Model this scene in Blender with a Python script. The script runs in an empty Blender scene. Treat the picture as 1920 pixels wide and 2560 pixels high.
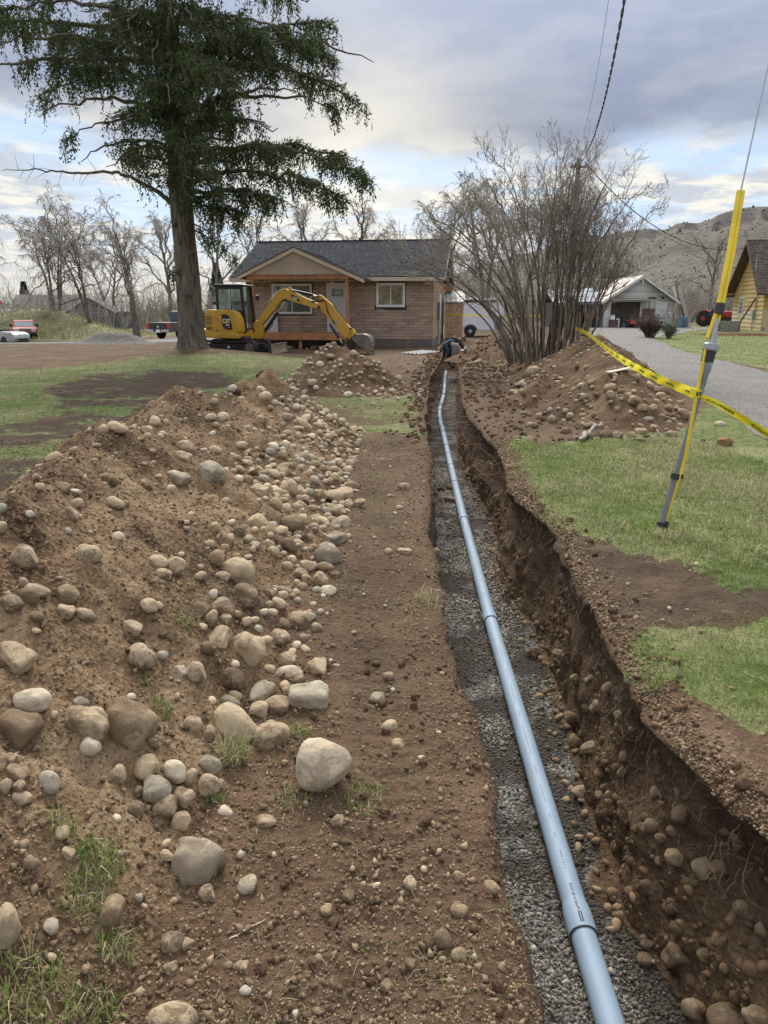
import bpy, bmesh, math, random
import numpy as np
from mathutils import Vector, Matrix
from mathutils.bvhtree import BVHTree

random.seed(7)
RNG = np.random.default_rng(7)
scene = bpy.context.scene
COL = scene.collection
R_ = math.radians

# ------------------------------------------------------------------ camera
FPX, CAMH = 1775.0, 1.65            # focal length in photo pixels, eye height in metres
PITCH = math.atan(508.0 / FPX)      # the horizon lies 508 px above the picture centre
cam_d = bpy.data.cameras.new('camera')
cam = bpy.data.objects.new('camera', cam_d)
COL.objects.link(cam)
cam.location = (0, 0, CAMH)
cam.rotation_euler = (math.pi / 2 - PITCH, 0, 0)
cam_d.sensor_fit = 'VERTICAL'
cam_d.sensor_height = 36.0
cam_d.sensor_width = 27.0
cam_d.lens = 36.0 * FPX / 2560.0
cam_d.clip_start = 0.05
cam_d.clip_end = 4000
scene.camera = cam

# ------------------------------------------------------------------ light
SUN_EL, SUN_AZ = R_(42), R_(-6)     # azimuth from +Y towards +X
sun_dir = Vector((math.sin(SUN_AZ) * math.cos(SUN_EL), math.cos(SUN_AZ) * math.cos(SUN_EL), math.sin(SUN_EL)))
sl = bpy.data.lights.new('sun', 'SUN')
sl.energy = 1.5
sl.angle = R_(28)
sl.color = (1.0, 0.93, 0.82)
sun = bpy.data.objects.new('sun', sl)
COL.objects.link(sun)
sun.rotation_euler = sun_dir.to_track_quat('Z', 'Y').to_euler()

world = bpy.data.worlds.new('World')
scene.world = world
world.use_nodes = True
wt = world.node_tree
wt.nodes.clear()


class NT:
    """small helper to write node graphs"""
    def __init__(self, tree):
        self.t = tree

    def n(self, typ, **kw):
        nd = self.t.nodes.new(typ)
        for k, v in kw.items():
            setattr(nd, k, v)
        return nd

    def link(self, a, b):
        self.t.links.new(a, b)

    def val(self, sock, v):
        if isinstance(v, bpy.types.NodeSocket):
            self.t.links.new(v, sock)
        elif v is not None:
            if sock.type == 'RGBA' and not isinstance(v, (int, float)) and len(v) == 3:
                v = (*v, 1)
            sock.default_value = v

    def math(self, op, a, b=None, c=None, clamp=False):
        nd = self.n('ShaderNodeMath', operation=op, use_clamp=clamp)
        for i, v in enumerate((a, b, c)):
            if v is not None:
                self.val(nd.inputs[i], v)
        return nd.outputs[0]

    def vmath(self, op, a, b=None, scale=None):
        nd = self.n('ShaderNodeVectorMath', operation=op)
        self.val(nd.inputs[0], a)
        if b is not None:
            self.val(nd.inputs[1], b)
        if scale is not None:
            self.val(nd.inputs[3], scale)
        return nd.outputs['Value'] if op in ('DOT_PRODUCT', 'LENGTH') else nd.outputs[0]

    def mix(self, f, a, b, blend='MIX'):
        nd = self.n('ShaderNodeMix', data_type='RGBA', blend_type=blend)
        self.val(nd.inputs[0], f)
        self.val(nd.inputs[6], a)
        self.val(nd.inputs[7], b)
        return nd.outputs[2]

    def noise(self, vec, scale, detail=4, rough=0.55, dist=0.0, out=0):
        nd = self.n('ShaderNodeTexNoise')
        if vec is not None:
            self.link(vec, nd.inputs['Vector'])
        self.val(nd.inputs['Scale'], scale)
        self.val(nd.inputs['Detail'], detail)
        self.val(nd.inputs['Roughness'], rough)
        self.val(nd.inputs['Distortion'], dist)
        return nd.outputs[out]

    def voro(self, vec, scale, feature='F1', out='Distance', rnd=1.0):
        nd = self.n('ShaderNodeTexVoronoi', feature=feature)
        if vec is not None:
            self.link(vec, nd.inputs['Vector'])
        self.val(nd.inputs['Scale'], scale)
        self.val(nd.inputs['Randomness'], rnd)
        return nd.outputs[out]

    def smooth(self, v, lo, hi, a=0.0, b=1.0):
        nd = self.n('ShaderNodeMapRange', interpolation_type='SMOOTHSTEP')
        self.val(nd.inputs[0], v)
        for i, x in enumerate((lo, hi, a, b)):
            self.val(nd.inputs[1 + i], x)
        return nd.outputs[0]

    def ramp(self, v, stops):
        nd = self.n('ShaderNodeValToRGB')
        self.link(v, nd.inputs[0])
        el = nd.color_ramp.elements
        while len(el) < len(stops):
            el.new(0.5)
        for e, (p, c) in zip(el, stops):
            e.position = p
            e.color = (*c, 1) if len(c) == 3 else c
        return nd.outputs[0]

    def bump(self, h, strength=0.5, dist=0.02, normal=None):
        nd = self.n('ShaderNodeBump')
        nd.inputs['Strength'].default_value = strength
        nd.inputs['Distance'].default_value = dist
        self.link(h, nd.inputs['Height'])
        if normal is not None:
            self.link(normal, nd.inputs['Normal'])
        return nd.outputs[0]


def build_sky():
    N = NT(wt)
    sky = N.n('ShaderNodeTexSky', sky_type='NISHITA')
    sky.sun_disc = False
    sky.sun_elevation = SUN_EL
    sky.sun_rotation = SUN_AZ
    sky.altitude = 400
    sky.air_density = 1.0
    sky.dust_density = 1.0
    tc = N.n('ShaderNodeTexCoord').outputs['Generated']
    d = N.vmath('NORMALIZE', tc)
    sep = N.n('ShaderNodeSeparateXYZ')
    N.link(d, sep.inputs[0])
    x, y, z = sep.outputs
    zc = N.math('MAXIMUM', z, 0.0)
    # clouds lie on flat layers: project the view direction on a plane overhead
    den = N.math('ADD', zc, 0.075)
    cmb = N.n('ShaderNodeCombineXYZ')
    N.link(N.math('DIVIDE', x, den), cmb.inputs[0])
    N.link(N.math('DIVIDE', y, den), cmb.inputs[1])
    p1 = N.vmath('ADD', cmb.outputs[0], (3.1, 1.7, 0.0))
    low = N.noise(p1, 0.95, 9, 0.58, 0.35)
    fine = N.noise(p1, 2.6, 7, 0.62, 0.2)
    big = N.noise(N.vmath('ADD', cmb.outputs[0], (11.0, 4.0, 2.0)), 0.33, 4, 0.5, 0.3)
    # upper deck: blue grey stratus that ends in a ragged edge low over the hills
    edge = N.math('ADD', z, N.math('MULTIPLY', N.math('SUBTRACT', big, 0.5), 0.30))
    edge = N.math('ADD', edge, N.math('MULTIPLY', N.math('SUBTRACT', low, 0.5), 0.10))
    deck = N.smooth(edge, 0.175, 0.275)
    k = 1.0 / 0.1
    deckc = N.mix(N.smooth(fine, 0.35, 0.7), (0.245 * k, 0.283 * k, 0.38 * k), (0.315 * k, 0.345 * k, 0.425 * k))
    zen = N.math('ADD', 0.09, N.math('MULTIPLY', zc, 1.48))   # overcast deck brightens overhead, steepened above the view to light the ground
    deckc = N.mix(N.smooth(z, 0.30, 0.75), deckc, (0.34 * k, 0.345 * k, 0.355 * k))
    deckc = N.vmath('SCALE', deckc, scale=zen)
    # broken bright cloud under the deck, blue gaps between
    gap = N.smooth(low, 0.41, 0.55)
    blue = N.vmath('SCALE', N.mix(0.88, sky.outputs[0], (0.155 * k, 0.215 * k, 0.295 * k)), scale=1.0)
    bright = N.mix(N.smooth(fine, 0.42, 0.60), (0.205 * k, 0.222 * k, 0.25 * k), (0.325 * k, 0.315 * k, 0.285 * k))
    gap = N.math('MULTIPLY', N.math('SUBTRACT', 1.0, gap), N.smooth(z, 0.03, 0.10, 0.0, 0.8))
    under = N.mix(gap, bright, blue)
    under = N.mix(N.smooth(z, 0.10, 0.0), under, (0.275 * k, 0.268 * k, 0.245 * k))
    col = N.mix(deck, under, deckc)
    # the sun behind the cloud
    gl = N.vmath('DOT_PRODUCT', d, tuple(Vector((math.sin(R_(-2)) * math.cos(R_(11.5)), math.cos(R_(-2)) * math.cos(R_(11.5)), math.sin(R_(11.5))))))
    gl = N.math('POWER', N.math('MAXIMUM', gl, 0.0), 90.0)
    gl = N.math('MULTIPLY', gl, N.smooth(low, 0.3, 0.62, 0.25, 1.0))
    col = N.mix(N.math('MULTIPLY', gl, 0.62), col, (0.40 * k, 0.375 * k, 0.315 * k))
    bg = N.n('ShaderNodeBackground')
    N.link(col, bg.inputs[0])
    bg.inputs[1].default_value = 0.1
    out = N.n('ShaderNodeOutputWorld')
    N.link(bg.outputs[0], out.inputs[0])


build_sky()
scene.view_settings.view_transform = 'Standard'
scene.view_settings.look = 'None'
scene.view_settings.exposure = 1.62
scene.view_settings.gamma = 1.0
scene.render.engine = 'CYCLES'
scene.cycles.use_denoising = True
scene.cycles.max_bounces = 6
scene.cycles.diffuse_bounces = 3
scene.cycles.transparent_max_bounces = 8


# ------------------------------------------------------------------ photo geometry
def ray(u, v):
    xc, yc = (u - 960.0) / FPX, (1280.0 - v) / FPX
    cp, sp = math.cos(PITCH), math.sin(PITCH)
    return Vector((xc, cp + yc * sp, -sp + yc * cp))


CAMP = Vector((0, 0, CAMH))


def gp(u, v, z=0.0):
    d = ray(u, v)
    p = CAMP + d * ((z - CAMH) / d.z)
    return p.x, p.y


def at(u, v, Y):
    d = ray(u, v)
    return CAMP + d * (Y / d.y)


# ------------------------------------------------------------------ numpy noise
def _hash(ix, iy, iz, seed):
    h = (ix.astype(np.int64) * 374761393 + iy.astype(np.int64) * 668265263 + iz.astype(np.int64) * 2147483647 + seed * 974634777) & 0xffffffff
    h = ((h ^ (h >> 13)) * 1274126177) & 0xffffffff
    h = ((h ^ (h >> 16)) * 2246822519) & 0xffffffff
    return ((h ^ (h >> 15)) & 0xffffff).astype(np.float64) / 0xffffff


def vnoise(x, y, z=0.0, seed=0):
    x, y, z = np.broadcast_arrays(np.asarray(x, float), np.asarray(y, float), np.asarray(z, float))
    ix, iy, iz = np.floor(x), np.floor(y), np.floor(z)
    fx, fy, fz = x - ix, y - iy, z - iz
    fx, fy, fz = [t * t * t * (t * (t * 6 - 15) + 10) for t in (fx, fy, fz)]
    r = 0
    for a in (0, 1):
        wa = fx if a else 1 - fx
        for b in (0, 1):
            wb = fy if b else 1 - fy
            for c in (0, 1):
                wc = fz if c else 1 - fz
                r = r + wa * wb * wc * _hash(ix + a, iy + b, iz + c, seed)
    return r * 2 - 1


def fbm(x, y, z=0.0, scale=1.0, octs=4, gain=0.5, seed=0):
    a, s, tot, r = 1.0, scale, 0.0, 0.0
    for o in range(octs):
        r = r + a * vnoise(np.asarray(x) * s + 17.3 * o, np.asarray(y) * s - 9.1 * o, np.asarray(z) * s + 4.7 * o, seed + o)
        tot += a
        a *= gain
        s *= 2.03
    return r / tot


def ss(lo, hi, v):
    t = np.clip((np.asarray(v, float) - lo) / (hi - lo), 0, 1)
    return t * t * (3 - 2 * t)


def inpoly(x, y, poly):
    x, y = np.asarray(x, float), np.asarray(y, float)
    r = np.zeros(x.shape, bool)
    n = len(poly)
    for i in range(n):
        x0, y0 = poly[i]
        x1, y1 = poly[(i + 1) % n]
        if y0 == y1:
            continue
        c = (y0 > y) != (y1 > y)
        r ^= c & (x < (x1 - x0) * (y - y0) / (y1 - y0) + x0)
    return r


def pixpoly(pts, z=0.0):
    return [gp(u, v, z) for u, v in pts]


# ------------------------------------------------------------------ mesh helpers
def raw_mesh(name, V, F, smooth=False):
    me = bpy.data.meshes.new(name)
    V = np.asarray(V, np.float32)
    if isinstance(F, np.ndarray):
        n, k = F.shape
        me.vertices.add(len(V))
        me.vertices.foreach_set('co', V.ravel())
        me.loops.add(n * k)
        me.loops.foreach_set('vertex_index', F.astype(np.int32).ravel())
        me.polygons.add(n)
        me.polygons.foreach_set('loop_start', np.arange(0, n * k, k, dtype=np.int32))
        me.update(calc_edges=True)
    else:
        me.from_pydata([tuple(map(float, v)) for v in V], [], F)
        me.update()
    if smooth:
        me.polygons.foreach_set('use_smooth', np.ones(len(me.polygons), bool))
    return me


def tag(o, label=None, cat=None, group=None, kind=None):
    if label:
        o['label'] = label
    if cat:
        o['category'] = cat
    if group:
        o['group'] = group
    if kind:
        o['kind'] = kind
    return o


def link(name, me, mat=None, parent=None):
    o = bpy.data.objects.new(name, me)
    COL.objects.link(o)
    if mat is not None:
        for m in (mat if isinstance(mat, (list, tuple)) else [mat]):
            me.materials.append(m)
    if parent is not None:
        o.parent = parent
    return o


def arr_obj(name, V, F, mat, parent=None, smooth=False, attr=None):
    me = raw_mesh(name, V, F, smooth)
    if attr is not None:
        for nm, data in attr.items():
            a = me.attributes.new(nm, 'FLOAT_COLOR', 'POINT')
            data = np.asarray(data, np.float32)
            if data.shape[1] == 3:
                data = np.hstack([data, np.ones((len(data), 1), np.float32)])
            a.data.foreach_set('color', np.ascontiguousarray(data).ravel())
    return link(name, me, mat, parent)


def thing(name, label, cat, loc=(0, 0, 0), rz=0.0, group=None):
    o = bpy.data.objects.new(name, None)
    COL.objects.link(o)
    o.empty_display_size = 0.2
    o.location = loc
    o.rotation_euler = (0, 0, rz)
    return tag(o, label, cat, group)


def frame_of(d):
    d = Vector(d).normalized()
    up = Vector((0, 0, 1)) if abs(d.z) < 0.95 else Vector((1, 0, 0))
    s = d.cross(up).normalized()
    return s, s.cross(d).normalized()


def tube_arr(P, rad, n=6, cap=True):
    """tube along points P (k,3) -> V, F(quads) numpy; caps collapse to a point"""
    P = np.asarray(P, float)
    k = len(P)
    rad = np.broadcast_to(np.asarray(rad, float), (k,))
    T = np.gradient(P, axis=0)
    T /= np.linalg.norm(T, axis=1)[:, None] + 1e-9
    ref = np.array([0, 0, 1.0]) if abs(T[0][2]) < 0.9 else np.array([1.0, 0, 0])
    S = np.cross(T, ref)
    S /= np.linalg.norm(S, axis=1)[:, None] + 1e-9
    U = np.cross(S, T)
    a = np.linspace(0, 2 * np.pi, n, endpoint=False)
    ring = np.cos(a)[None, :, None] * S[:, None, :] + np.sin(a)[None, :, None] * U[:, None, :]
    V = P[:, None, :] + ring * rad[:, None, None]
    V = V.reshape(-1, 3)
    i = np.arange(k - 1)[:, None] * n
    j = np.arange(n)[None, :]
    j2 = (j + 1) % n
    F = np.stack([i + j, i + j2, i + n + j2, i + n + j], -1).reshape(-1, 4)
    return V, F


class Acc:
    """collects quad arrays into one mesh"""
    def __init__(self):
        self.V, self.F, self.n = [], [], 0

    def add(self, V, F):
        self.V.append(np.asarray(V))
        self.F.append(np.asarray(F) + self.n)
        self.n += len(V)

    def tube(self, P, rad, n=5):
        self.add(*tube_arr(P, rad, n))

    def build(self, name, mat, parent=None, smooth=True, attr=None):
        return arr_obj(name, np.concatenate(self.V), np.concatenate(self.F), mat, parent, smooth, attr)


class MB:
    """collects boxes, prisms, tubes; build() links them as one mesh object"""
    def __init__(self):
        self.v, self.f, self.m = [], [], []

    def add(self, V, F, m=0):
        o = len(self.v)
        self.v += [tuple(map(float, p)) for p in V]
        for q in F:
            self.f.append([int(i) + o for i in q])
            self.m.append(m)
        return self

    def box(self, c, s, rot=None, m=0):
        V = [Vector((x * s[0] / 2, y * s[1] / 2, z * s[2] / 2)) for x in (-1, 1) for y in (-1, 1) for z in (-1, 1)]
        if rot is not None:
            M = rot if isinstance(rot, Matrix) else Matrix.Rotation(rot, 3, 'Z')
            V = [M @ p for p in V]
        V = [p + Vector(c) for p in V]
        return self.add(V, [(0, 1, 3, 2), (4, 6, 7, 5), (0, 4, 5, 1), (2, 3, 7, 6), (0, 2, 6, 4), (1, 5, 7, 3)], m)

    def b2(self, x0, x1, y0, y1, z0, z1, m=0):
        return self.box(((x0 + x1) / 2, (y0 + y1) / 2, (z0 + z1) / 2), (abs(x1 - x0), abs(y1 - y0), abs(z1 - z0)), None, m)

    def beam(self, a, b, w, h, m=0):
        a, b = Vector(a), Vector(b)
        d = b - a
        s, u = frame_of(d)
        V = []
        for p in (a, b):
            for i, j in ((-1, -1), (1, -1), (1, 1), (-1, 1)):
                V.append(p + s * (i * w / 2) + u * (j * h / 2))
        return self.add(V, [(3, 2, 1, 0), (4, 5, 6, 7), (0, 1, 5, 4), (1, 2, 6, 5), (2, 3, 7, 6), (3, 0, 4, 7)], m)

    def prism(self, poly, y0, y1, m=0, axis='y'):
        """polygon of (a,b) extruded; axis y: (x,z), axis x: (y,z), axis z: (x,y)"""
        def P(a, b, t):
            return (a, t, b) if axis == 'y' else ((t, a, b) if axis == 'x' else (a, b, t))
        n = len(poly)
        V = [P(a, b, y0) for a, b in poly] + [P(a, b, y1) for a, b in poly]
        F = [list(range(n)), list(range(2 * n - 1, n - 1, -1))]
        F += [(i, i + n, (i + 1) % n + n, (i + 1) % n) for i in range(n)]
        return self.add(V, F, m)

    def tube(self, P, r, n=8, m=0):
        P = [Vector(p) for p in P]
        V, F = tube_arr([tuple(p) for p in P], r, n)
        F = [list(q) for q in F]
        k = len(P)
        F.append(list(range(n - 1, -1, -1)))
        F.append([(k - 1) * n + i for i in range(n)])
        return self.add(V, F, m)

    def lathe(self, c, axis, prof, n=16, m=0):
        """profile of (distance along axis, radius)"""
        d = Vector(axis).normalized()
        s, u = frame_of(d)
        V, F = [], []
        for t, r in prof:
            for i in range(n):
                a = 2 * math.pi * i / n
                V.append(Vector(c) + d * t + (s * math.cos(a) + u * math.sin(a)) * r)
        k = len(prof)
        for i in range(k - 1):
            for j in range(n):
                F.append((i * n + j, i * n + (j + 1) % n, (i + 1) * n + (j + 1) % n, (i + 1) * n + j))
        F.append(list(range(n - 1, -1, -1)))
        F.append([(k - 1) * n + i for i in range(n)])
        return self.add(V, F, m)

    def build(self, name, mat, parent=None, smooth=False, bevel=0.0, seg=2):
        me = bpy.data.meshes.new(name)
        me.from_pydata(self.v, [], self.f)
        if any(self.m):
            me.polygons.foreach_set('material_index', self.m)
        bm = bmesh.new()
        bm.from_mesh(me)
        bmesh.ops.recalc_face_normals(bm, faces=bm.faces)
        bm.to_mesh(me)
        bm.free()
        me.update()
        o = link(name, me, mat, parent)
        if smooth:
            me.polygons.foreach_set('use_smooth', np.ones(len(me.polygons), bool))
            md = o.modifiers.new('edge', 'EDGE_SPLIT')
            md.split_angle = R_(40)
        if bevel:
            md = o.modifiers.new('bevel', 'BEVEL')
            md.width = bevel
            md.segments = seg
            md.limit_method = 'ANGLE'
            md.angle_limit = R_(35)
            if smooth:
                o.modifiers.move(0, 1)
        return o


def rand_rot(n, rng=RNG):
    q = rng.normal(size=(n, 4))
    q /= np.linalg.norm(q, axis=1)[:, None]
    w, x, y, z = q.T
    M = np.empty((n, 3, 3))
    M[:, 0, 0] = 1 - 2 * (y * y + z * z); M[:, 0, 1] = 2 * (x * y - z * w); M[:, 0, 2] = 2 * (x * z + y * w)
    M[:, 1, 0] = 2 * (x * y + z * w); M[:, 1, 1] = 1 - 2 * (x * x + z * z); M[:, 1, 2] = 2 * (y * z - x * w)
    M[:, 2, 0] = 2 * (x * z - y * w); M[:, 2, 1] = 2 * (y * z + x * w); M[:, 2, 2] = 1 - 2 * (x * x + y * y)
    return M


def ico(sub):
    bm = bmesh.new()
    bmesh.ops.create_icosphere(bm, subdivisions=sub, radius=1.0)
    bm.verts.ensure_lookup_table()
    V = np.array([v.co[:] for v in bm.verts])
    F = np.array([[v.index for v in f.verts] for f in bm.faces])
    bm.free()
    return V, F


def scatter_arr(bases, pos, scale, rot):
    """merge copies of low meshes; bases: list of (V,F)"""
    n = len(pos)
    which = RNG.integers(0, len(bases), n)
    Vs, Fs, idx, off = [], [], [], 0
    for b, (V, F) in enumerate(bases):
        sel = np.where(which == b)[0]
        if not len(sel):
            continue
        W = V[None, :, :] * scale[sel][:, None, :]
        W = np.einsum('nij,nkj->nki', rot[sel], W) + pos[sel][:, None, :]
        Vs.append(W.reshape(-1, 3))
        Fs.append((F[None] + (np.arange(len(sel)) * len(V))[:, None, None]).reshape(-1, 3) + off)
        idx.append(np.repeat(sel, len(V)))
        off += len(sel) * len(V)
    return np.concatenate(Vs), np.concatenate(Fs), np.concatenate(idx)


# ------------------------------------------------------------------ materials
MATS = {}


def new_mat(name):
    m = bpy.data.materials.new(name)
    m.use_nodes = True
    m.node_tree.nodes.clear()
    N = NT(m.node_tree)
    b = N.n('ShaderNodeBsdfPrincipled')
    o = N.n('ShaderNodeOutputMaterial')
    N.link(b.outputs[0], o.inputs[0])
    MATS[name] = m
    return m, N, b


def mat(name, col, rough=0.6, var=0.25, scale=6.0, bump=0.0, bscale=40.0, metal=0.0, spec=0.5, rnd=0.0, col2=None, coords='Object', dirt=0.0, dirtc=(0.12, 0.08, 0.05)):
    """plain procedural material: noise-broken base colour, uneven gloss and fine relief"""
    if name in MATS:
        return MATS[name]
    m, N, b = new_mat(name)
    tc = N.n('ShaderNodeTexCoord').outputs[coords]
    n1 = N.noise(tc, scale, 6, 0.6)
    dark = tuple(c * (1 - var) for c in col)
    lite = tuple(min(1, c * (1 + var)) for c in (col2 or col))
    c = N.mix(N.smooth(n1, 0.3, 0.7), dark, lite)
    if rnd:
        r = N.n('ShaderNodeObjectInfo').outputs['Random']
        c = N.mix(1.0, c, N.ramp(r, [(0, (1 - rnd,) * 3), (1, (1 + rnd,) * 3)]), 'MULTIPLY')
    if dirt:
        n2 = N.noise(tc, scale * 0.4, 7, 0.7)
        c = N.mix(N.math('MULTIPLY', N.smooth(n2, 0.45, 0.7), dirt), c, dirtc)
    N.link(c, b.inputs['Base Color'])
    N.link(N.smooth(n1, 0.2, 0.8, max(0.02, rough - 0.12), min(1, rough + 0.12)), b.inputs['Roughness'])
    b.inputs['Metallic'].default_value = metal
    b.inputs['Specular IOR Level'].default_value = spec
    if bump:
        N.link(N.bump(N.noise(tc, bscale, 5, 0.6), bump, 0.02), b.inputs['Normal'])
    return m
# ------------------------------------------------------------------ terrain functions
LIPL = np.array([(-3, .36), (1.3, .38), (1.93, .38), (2.1, .39), (2.44, .43), (2.88, .37), (3.35, .33), (4.26, .35), (5.33, .36), (6.6, .43), (8, .53), (10.3, .62), (11.6, .66), (14.4, .87), (18.1, 1.13), (22.6, 1.69), (28.3, 2.3), (33, 2.75)])
LIPR = np.array([(-3, 1.25), (1.93, 1.25), (2.16, 1.2), (2.33, 1.15), (2.64, 1.13), (3.06, 1.16), (3.5, 1.2), (4.4, 1.25), (5.0, 1.31), (5.5, 1.31), (6.06, 1.2), (6.6, 1.19), (7.6, 1.33), (8.77, 1.4), (10.1, 1.36), (12.5, 1.4), (15.6, 1.66), (19.1, 2.0), (22.6, 2.3), (31, 3.3), (33, 3.5)])
DEP = np.array([(-3, .955), (11, .955), (20, .82), (24, .70), (28, .62), (30.3, .55), (31.0, 0.0), (40, 0.0)])
PIPE_PTS = [(1.15, .83), (1.97, .837), (2.39, .843), (5.52, .905), (8.5, 1.0), (11.6, 1.12), (14.7, 1.24), (16.4, 1.30), (18.0, 1.42), (20.8, 1.74), (24.3, 2.06), (27.4, 2.36)]


def depth(y):
    return np.interp(y, DEP[:, 0], DEP[:, 1])


def lip_l(y):
    return np.interp(y, LIPL[:, 0], LIPL[:, 1]) + 0.035 * fbm(y, 3.0, 0, 1.6, 3, 0.6, 11) + 0.018 * fbm(y, 8.0, 0, 7, 3, 0.6, 12)


def lip_r(y):
    return np.interp(y, LIPR[:, 0], LIPR[:, 1]) + 0.045 * fbm(y, 5.0, 0, 1.3, 3, 0.6, 21) + 0.025 * fbm(y, 1.0, 0, 6, 3, 0.6, 22)


def far_z(x, y):
    return 0.23 * ss(32, 58, y) * ss(-2, 10, x) - 0.85 * ss(33, 56, y) * ss(4, 26, -x)


TREE_XY = (-6.65, 25.4)


def zg(x, y, micro=True):
    """height of the undug ground"""
    x, y = np.asarray(x, float), np.asarray(y, float)
    z = far_z(x, y)
    z = z + 0.34 * np.exp(-(((x - TREE_XY[0]) / 2.6) ** 2 + ((y - TREE_XY[1]) / 2.2) ** 2))
    w = ss(60, 25, y)
    z = z + w * 0.035 * fbm(x, y, 0, 0.35, 2, 0.5, 31) * ss(1.0, 8.0, y + np.abs(x))
    # wheel ruts along the bare strip left of the trench
    c = np.interp(y, LIPL[:, 0], LIPL[:, 1])
    b = ss(1.5, 0.2, np.abs(x - c + 0.35))
    z = z - b * 0.030 * np.exp(-((x - c + 0.42) / 0.13) ** 2) * (0.6 + 0.4 * vnoise(x * 0.0, y * 1.1, 0, 33)) * ss(12, 9, y)
    # tread marks pressed into it
    z = z + b * 0.006 * np.exp(-((x - c + 0.42) / 0.17) ** 2) * np.sin(y * 2 * np.pi / 0.085 + 0.8 * np.sin(x * 9)) * ss(0.0, 0.3, vnoise(x * 0.8, y * 0.9, 0, 40)) * ss(7, 4, y)
    # crumbled rim of the trench
    r = np.interp(y, LIPR[:, 0], LIPR[:, 1])
    on = (depth(y) > 0.2) * 1.0
    z = z + on * 0.05 * np.exp(-((x - r - 0.14) / 0.12) ** 2) * (0.5 + 0.8 * vnoise(x * 2, y * 2.3, 0, 34))
    # churned soil right of the far trench
    ch = ss(1.2, 2.0, x - r + 1.2) * ss(5.0, 3.0, x) * ss(8.5, 11, y) * ss(27, 23, y)
    z = z + ch * 0.09 * fbm(x, y, 0, 2.4, 4, 0.62, 37)
    # torn up mud of the field behind the long pile
    md = ss(-2.6, -3.6, x) * ss(18, 13, y) * ss(3, 5, y)
    z = z + md * 0.045 * fbm(x, y, 0, 2.2, 3, 0.6, 36)
    mr = ss(1.3, 1.6, x) * ss(3.0, 2.6, x) * ss(3.2, 3.6, y) * ss(5.4, 4.8, y)
    z = z + mr * 0.045 * fbm(x, y, 0, 6.5, 4, 0.7, 39)
    if micro:
        a = 0.020 * ss(40, 8, y)
        z = z + a * fbm(x, y, 0, 5.0, 5, 0.66, 35)
        z = z + 0.016 * ss(7, 2.5, y) * np.maximum(fbm(x, y, 2, 14.0, 3, 0.6, 38), -0.1)
    return z


CREST = np.array([(-1.0, -1.5, .42), (1.0, -1.5, .58), (2.0, -1.5, .80), (3.0, -1.56, .92), (4.0, -1.75, .86), (4.7, -1.9, .80), (5.1, -1.98, .88), (5.6, -2.0, .78), (6.4, -2.05, .78), (7.1, -2.05, .90), (7.5, -1.9, .80), (8.2, -1.65, .88), (8.9, -1.42, .86), (9.4, -1.3, .62), (9.9, -1.15, .32), (10.4, -1.1, .0), (11, -1.1, -.1)])


def h_long(x, y):
    x, y = np.asarray(x, float), np.asarray(y, float)
    xc = np.interp(y, CREST[:, 0], CREST[:, 1]) + 0.06 * fbm(y, 0, 0, 1.5, 3, 0.5, 42)
    h = np.interp(y, CREST[:, 0], CREST[:, 2]) + 0.05 * fbm(y, 9, 0, 2.1, 3, 0.6, 41)
    xt = np.interp(y, [-1, 1.9, 2.6, 3.9, 5.5, 7, 8.6, 9.8, 11], [-.75, -.55, -.5, -.46, -.42, -.36, -.30, -.36, -.5]) + 0.09 * fbm(y, 4, 0, 1.8, 2, 0.5, 43)
    tr = np.clip((x - xc) / (xt - xc), 0, 1.3)
    tl = np.clip((xc - x) / 1.25, 0, 1.3)
    pr = 1 - tr ** 0.92 * (1.0 - 0.10 * np.sin(np.pi * np.clip(tr, 0, 1)))
    pl = 1 - tl ** 1.05
    p = np.where(x > xc, pr, pl)
    z = np.maximum(h, 0.0) * p
    body = ss(-0.1, 0.25, p) * ss(-0.05, 0.3, h)
    z = z + body * (0.085 * fbm(x, y, 0, 1.5, 3, 0.5, 44) + 0.055 * fbm(x, y, 0, 6.0, 4, 0.62, 45) + 0.045 * fbm(x * 0.35, y, 0, 4.0, 3, 0.6, 46))
    # slumped slabs of topsoil
    st = fbm(x * 0.6 + 3, y * 0.8, 0, 2.4, 2, 0.5, 47)
    z = z + body * 0.055 * ss(0.05, 0.16, st)
    return z - 0.05 - 0.06 * ss(0.98, 1.25, np.maximum(tr, tl)) + np.where(h < 0.02, -0.1, 0)


def seg_d(x, y, a, b):
    ax, ay = a
    bx, by = b
    L = (bx - ax) ** 2 + (by - ay) ** 2
    t = np.clip(((x - ax) * (bx - ax) + (y - ay) * (by - ay)) / L, 0, 1)
    return np.hypot(x - ax - t * (bx - ax), y - ay - t * (by - ay)), t


def heap(x, y, ridges, slope, seed):
    x, y = np.asarray(x, float), np.asarray(y, float)
    wx = x + 0.22 * fbm(x, y, 0, 0.9, 3, 0.5, seed)
    wy = y + 0.22 * fbm(x, y, 5, 0.9, 3, 0.5, seed + 3)
    z = np.full(x.shape, -0.4)
    for a, b, h0, h1 in ridges:
        d, t = seg_d(wx, wy, a, b)
        h = h0 + (h1 - h0) * t
        s = h - slope * (np.sqrt(d * d + 0.03) - 0.15)
        s = np.where(s < 0.18, 0.18 - (0.18 - s) * 0.75, s)
        z = np.maximum(z, s)
    b = ss(-0.15, 0.25, z)
    z = z + b * (0.10 * fbm(x, y, 0, 1.4, 3, 0.5, seed + 5) + 0.05 * fbm(x, y, 0, 5.0, 4, 0.62, seed + 6))
    return z - 0.04


def h_cone(x, y):
    return heap(x, y, [((-1.05, 15.6), (-0.75, 15.3), .95, .85)], 0.74, 61)


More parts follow.
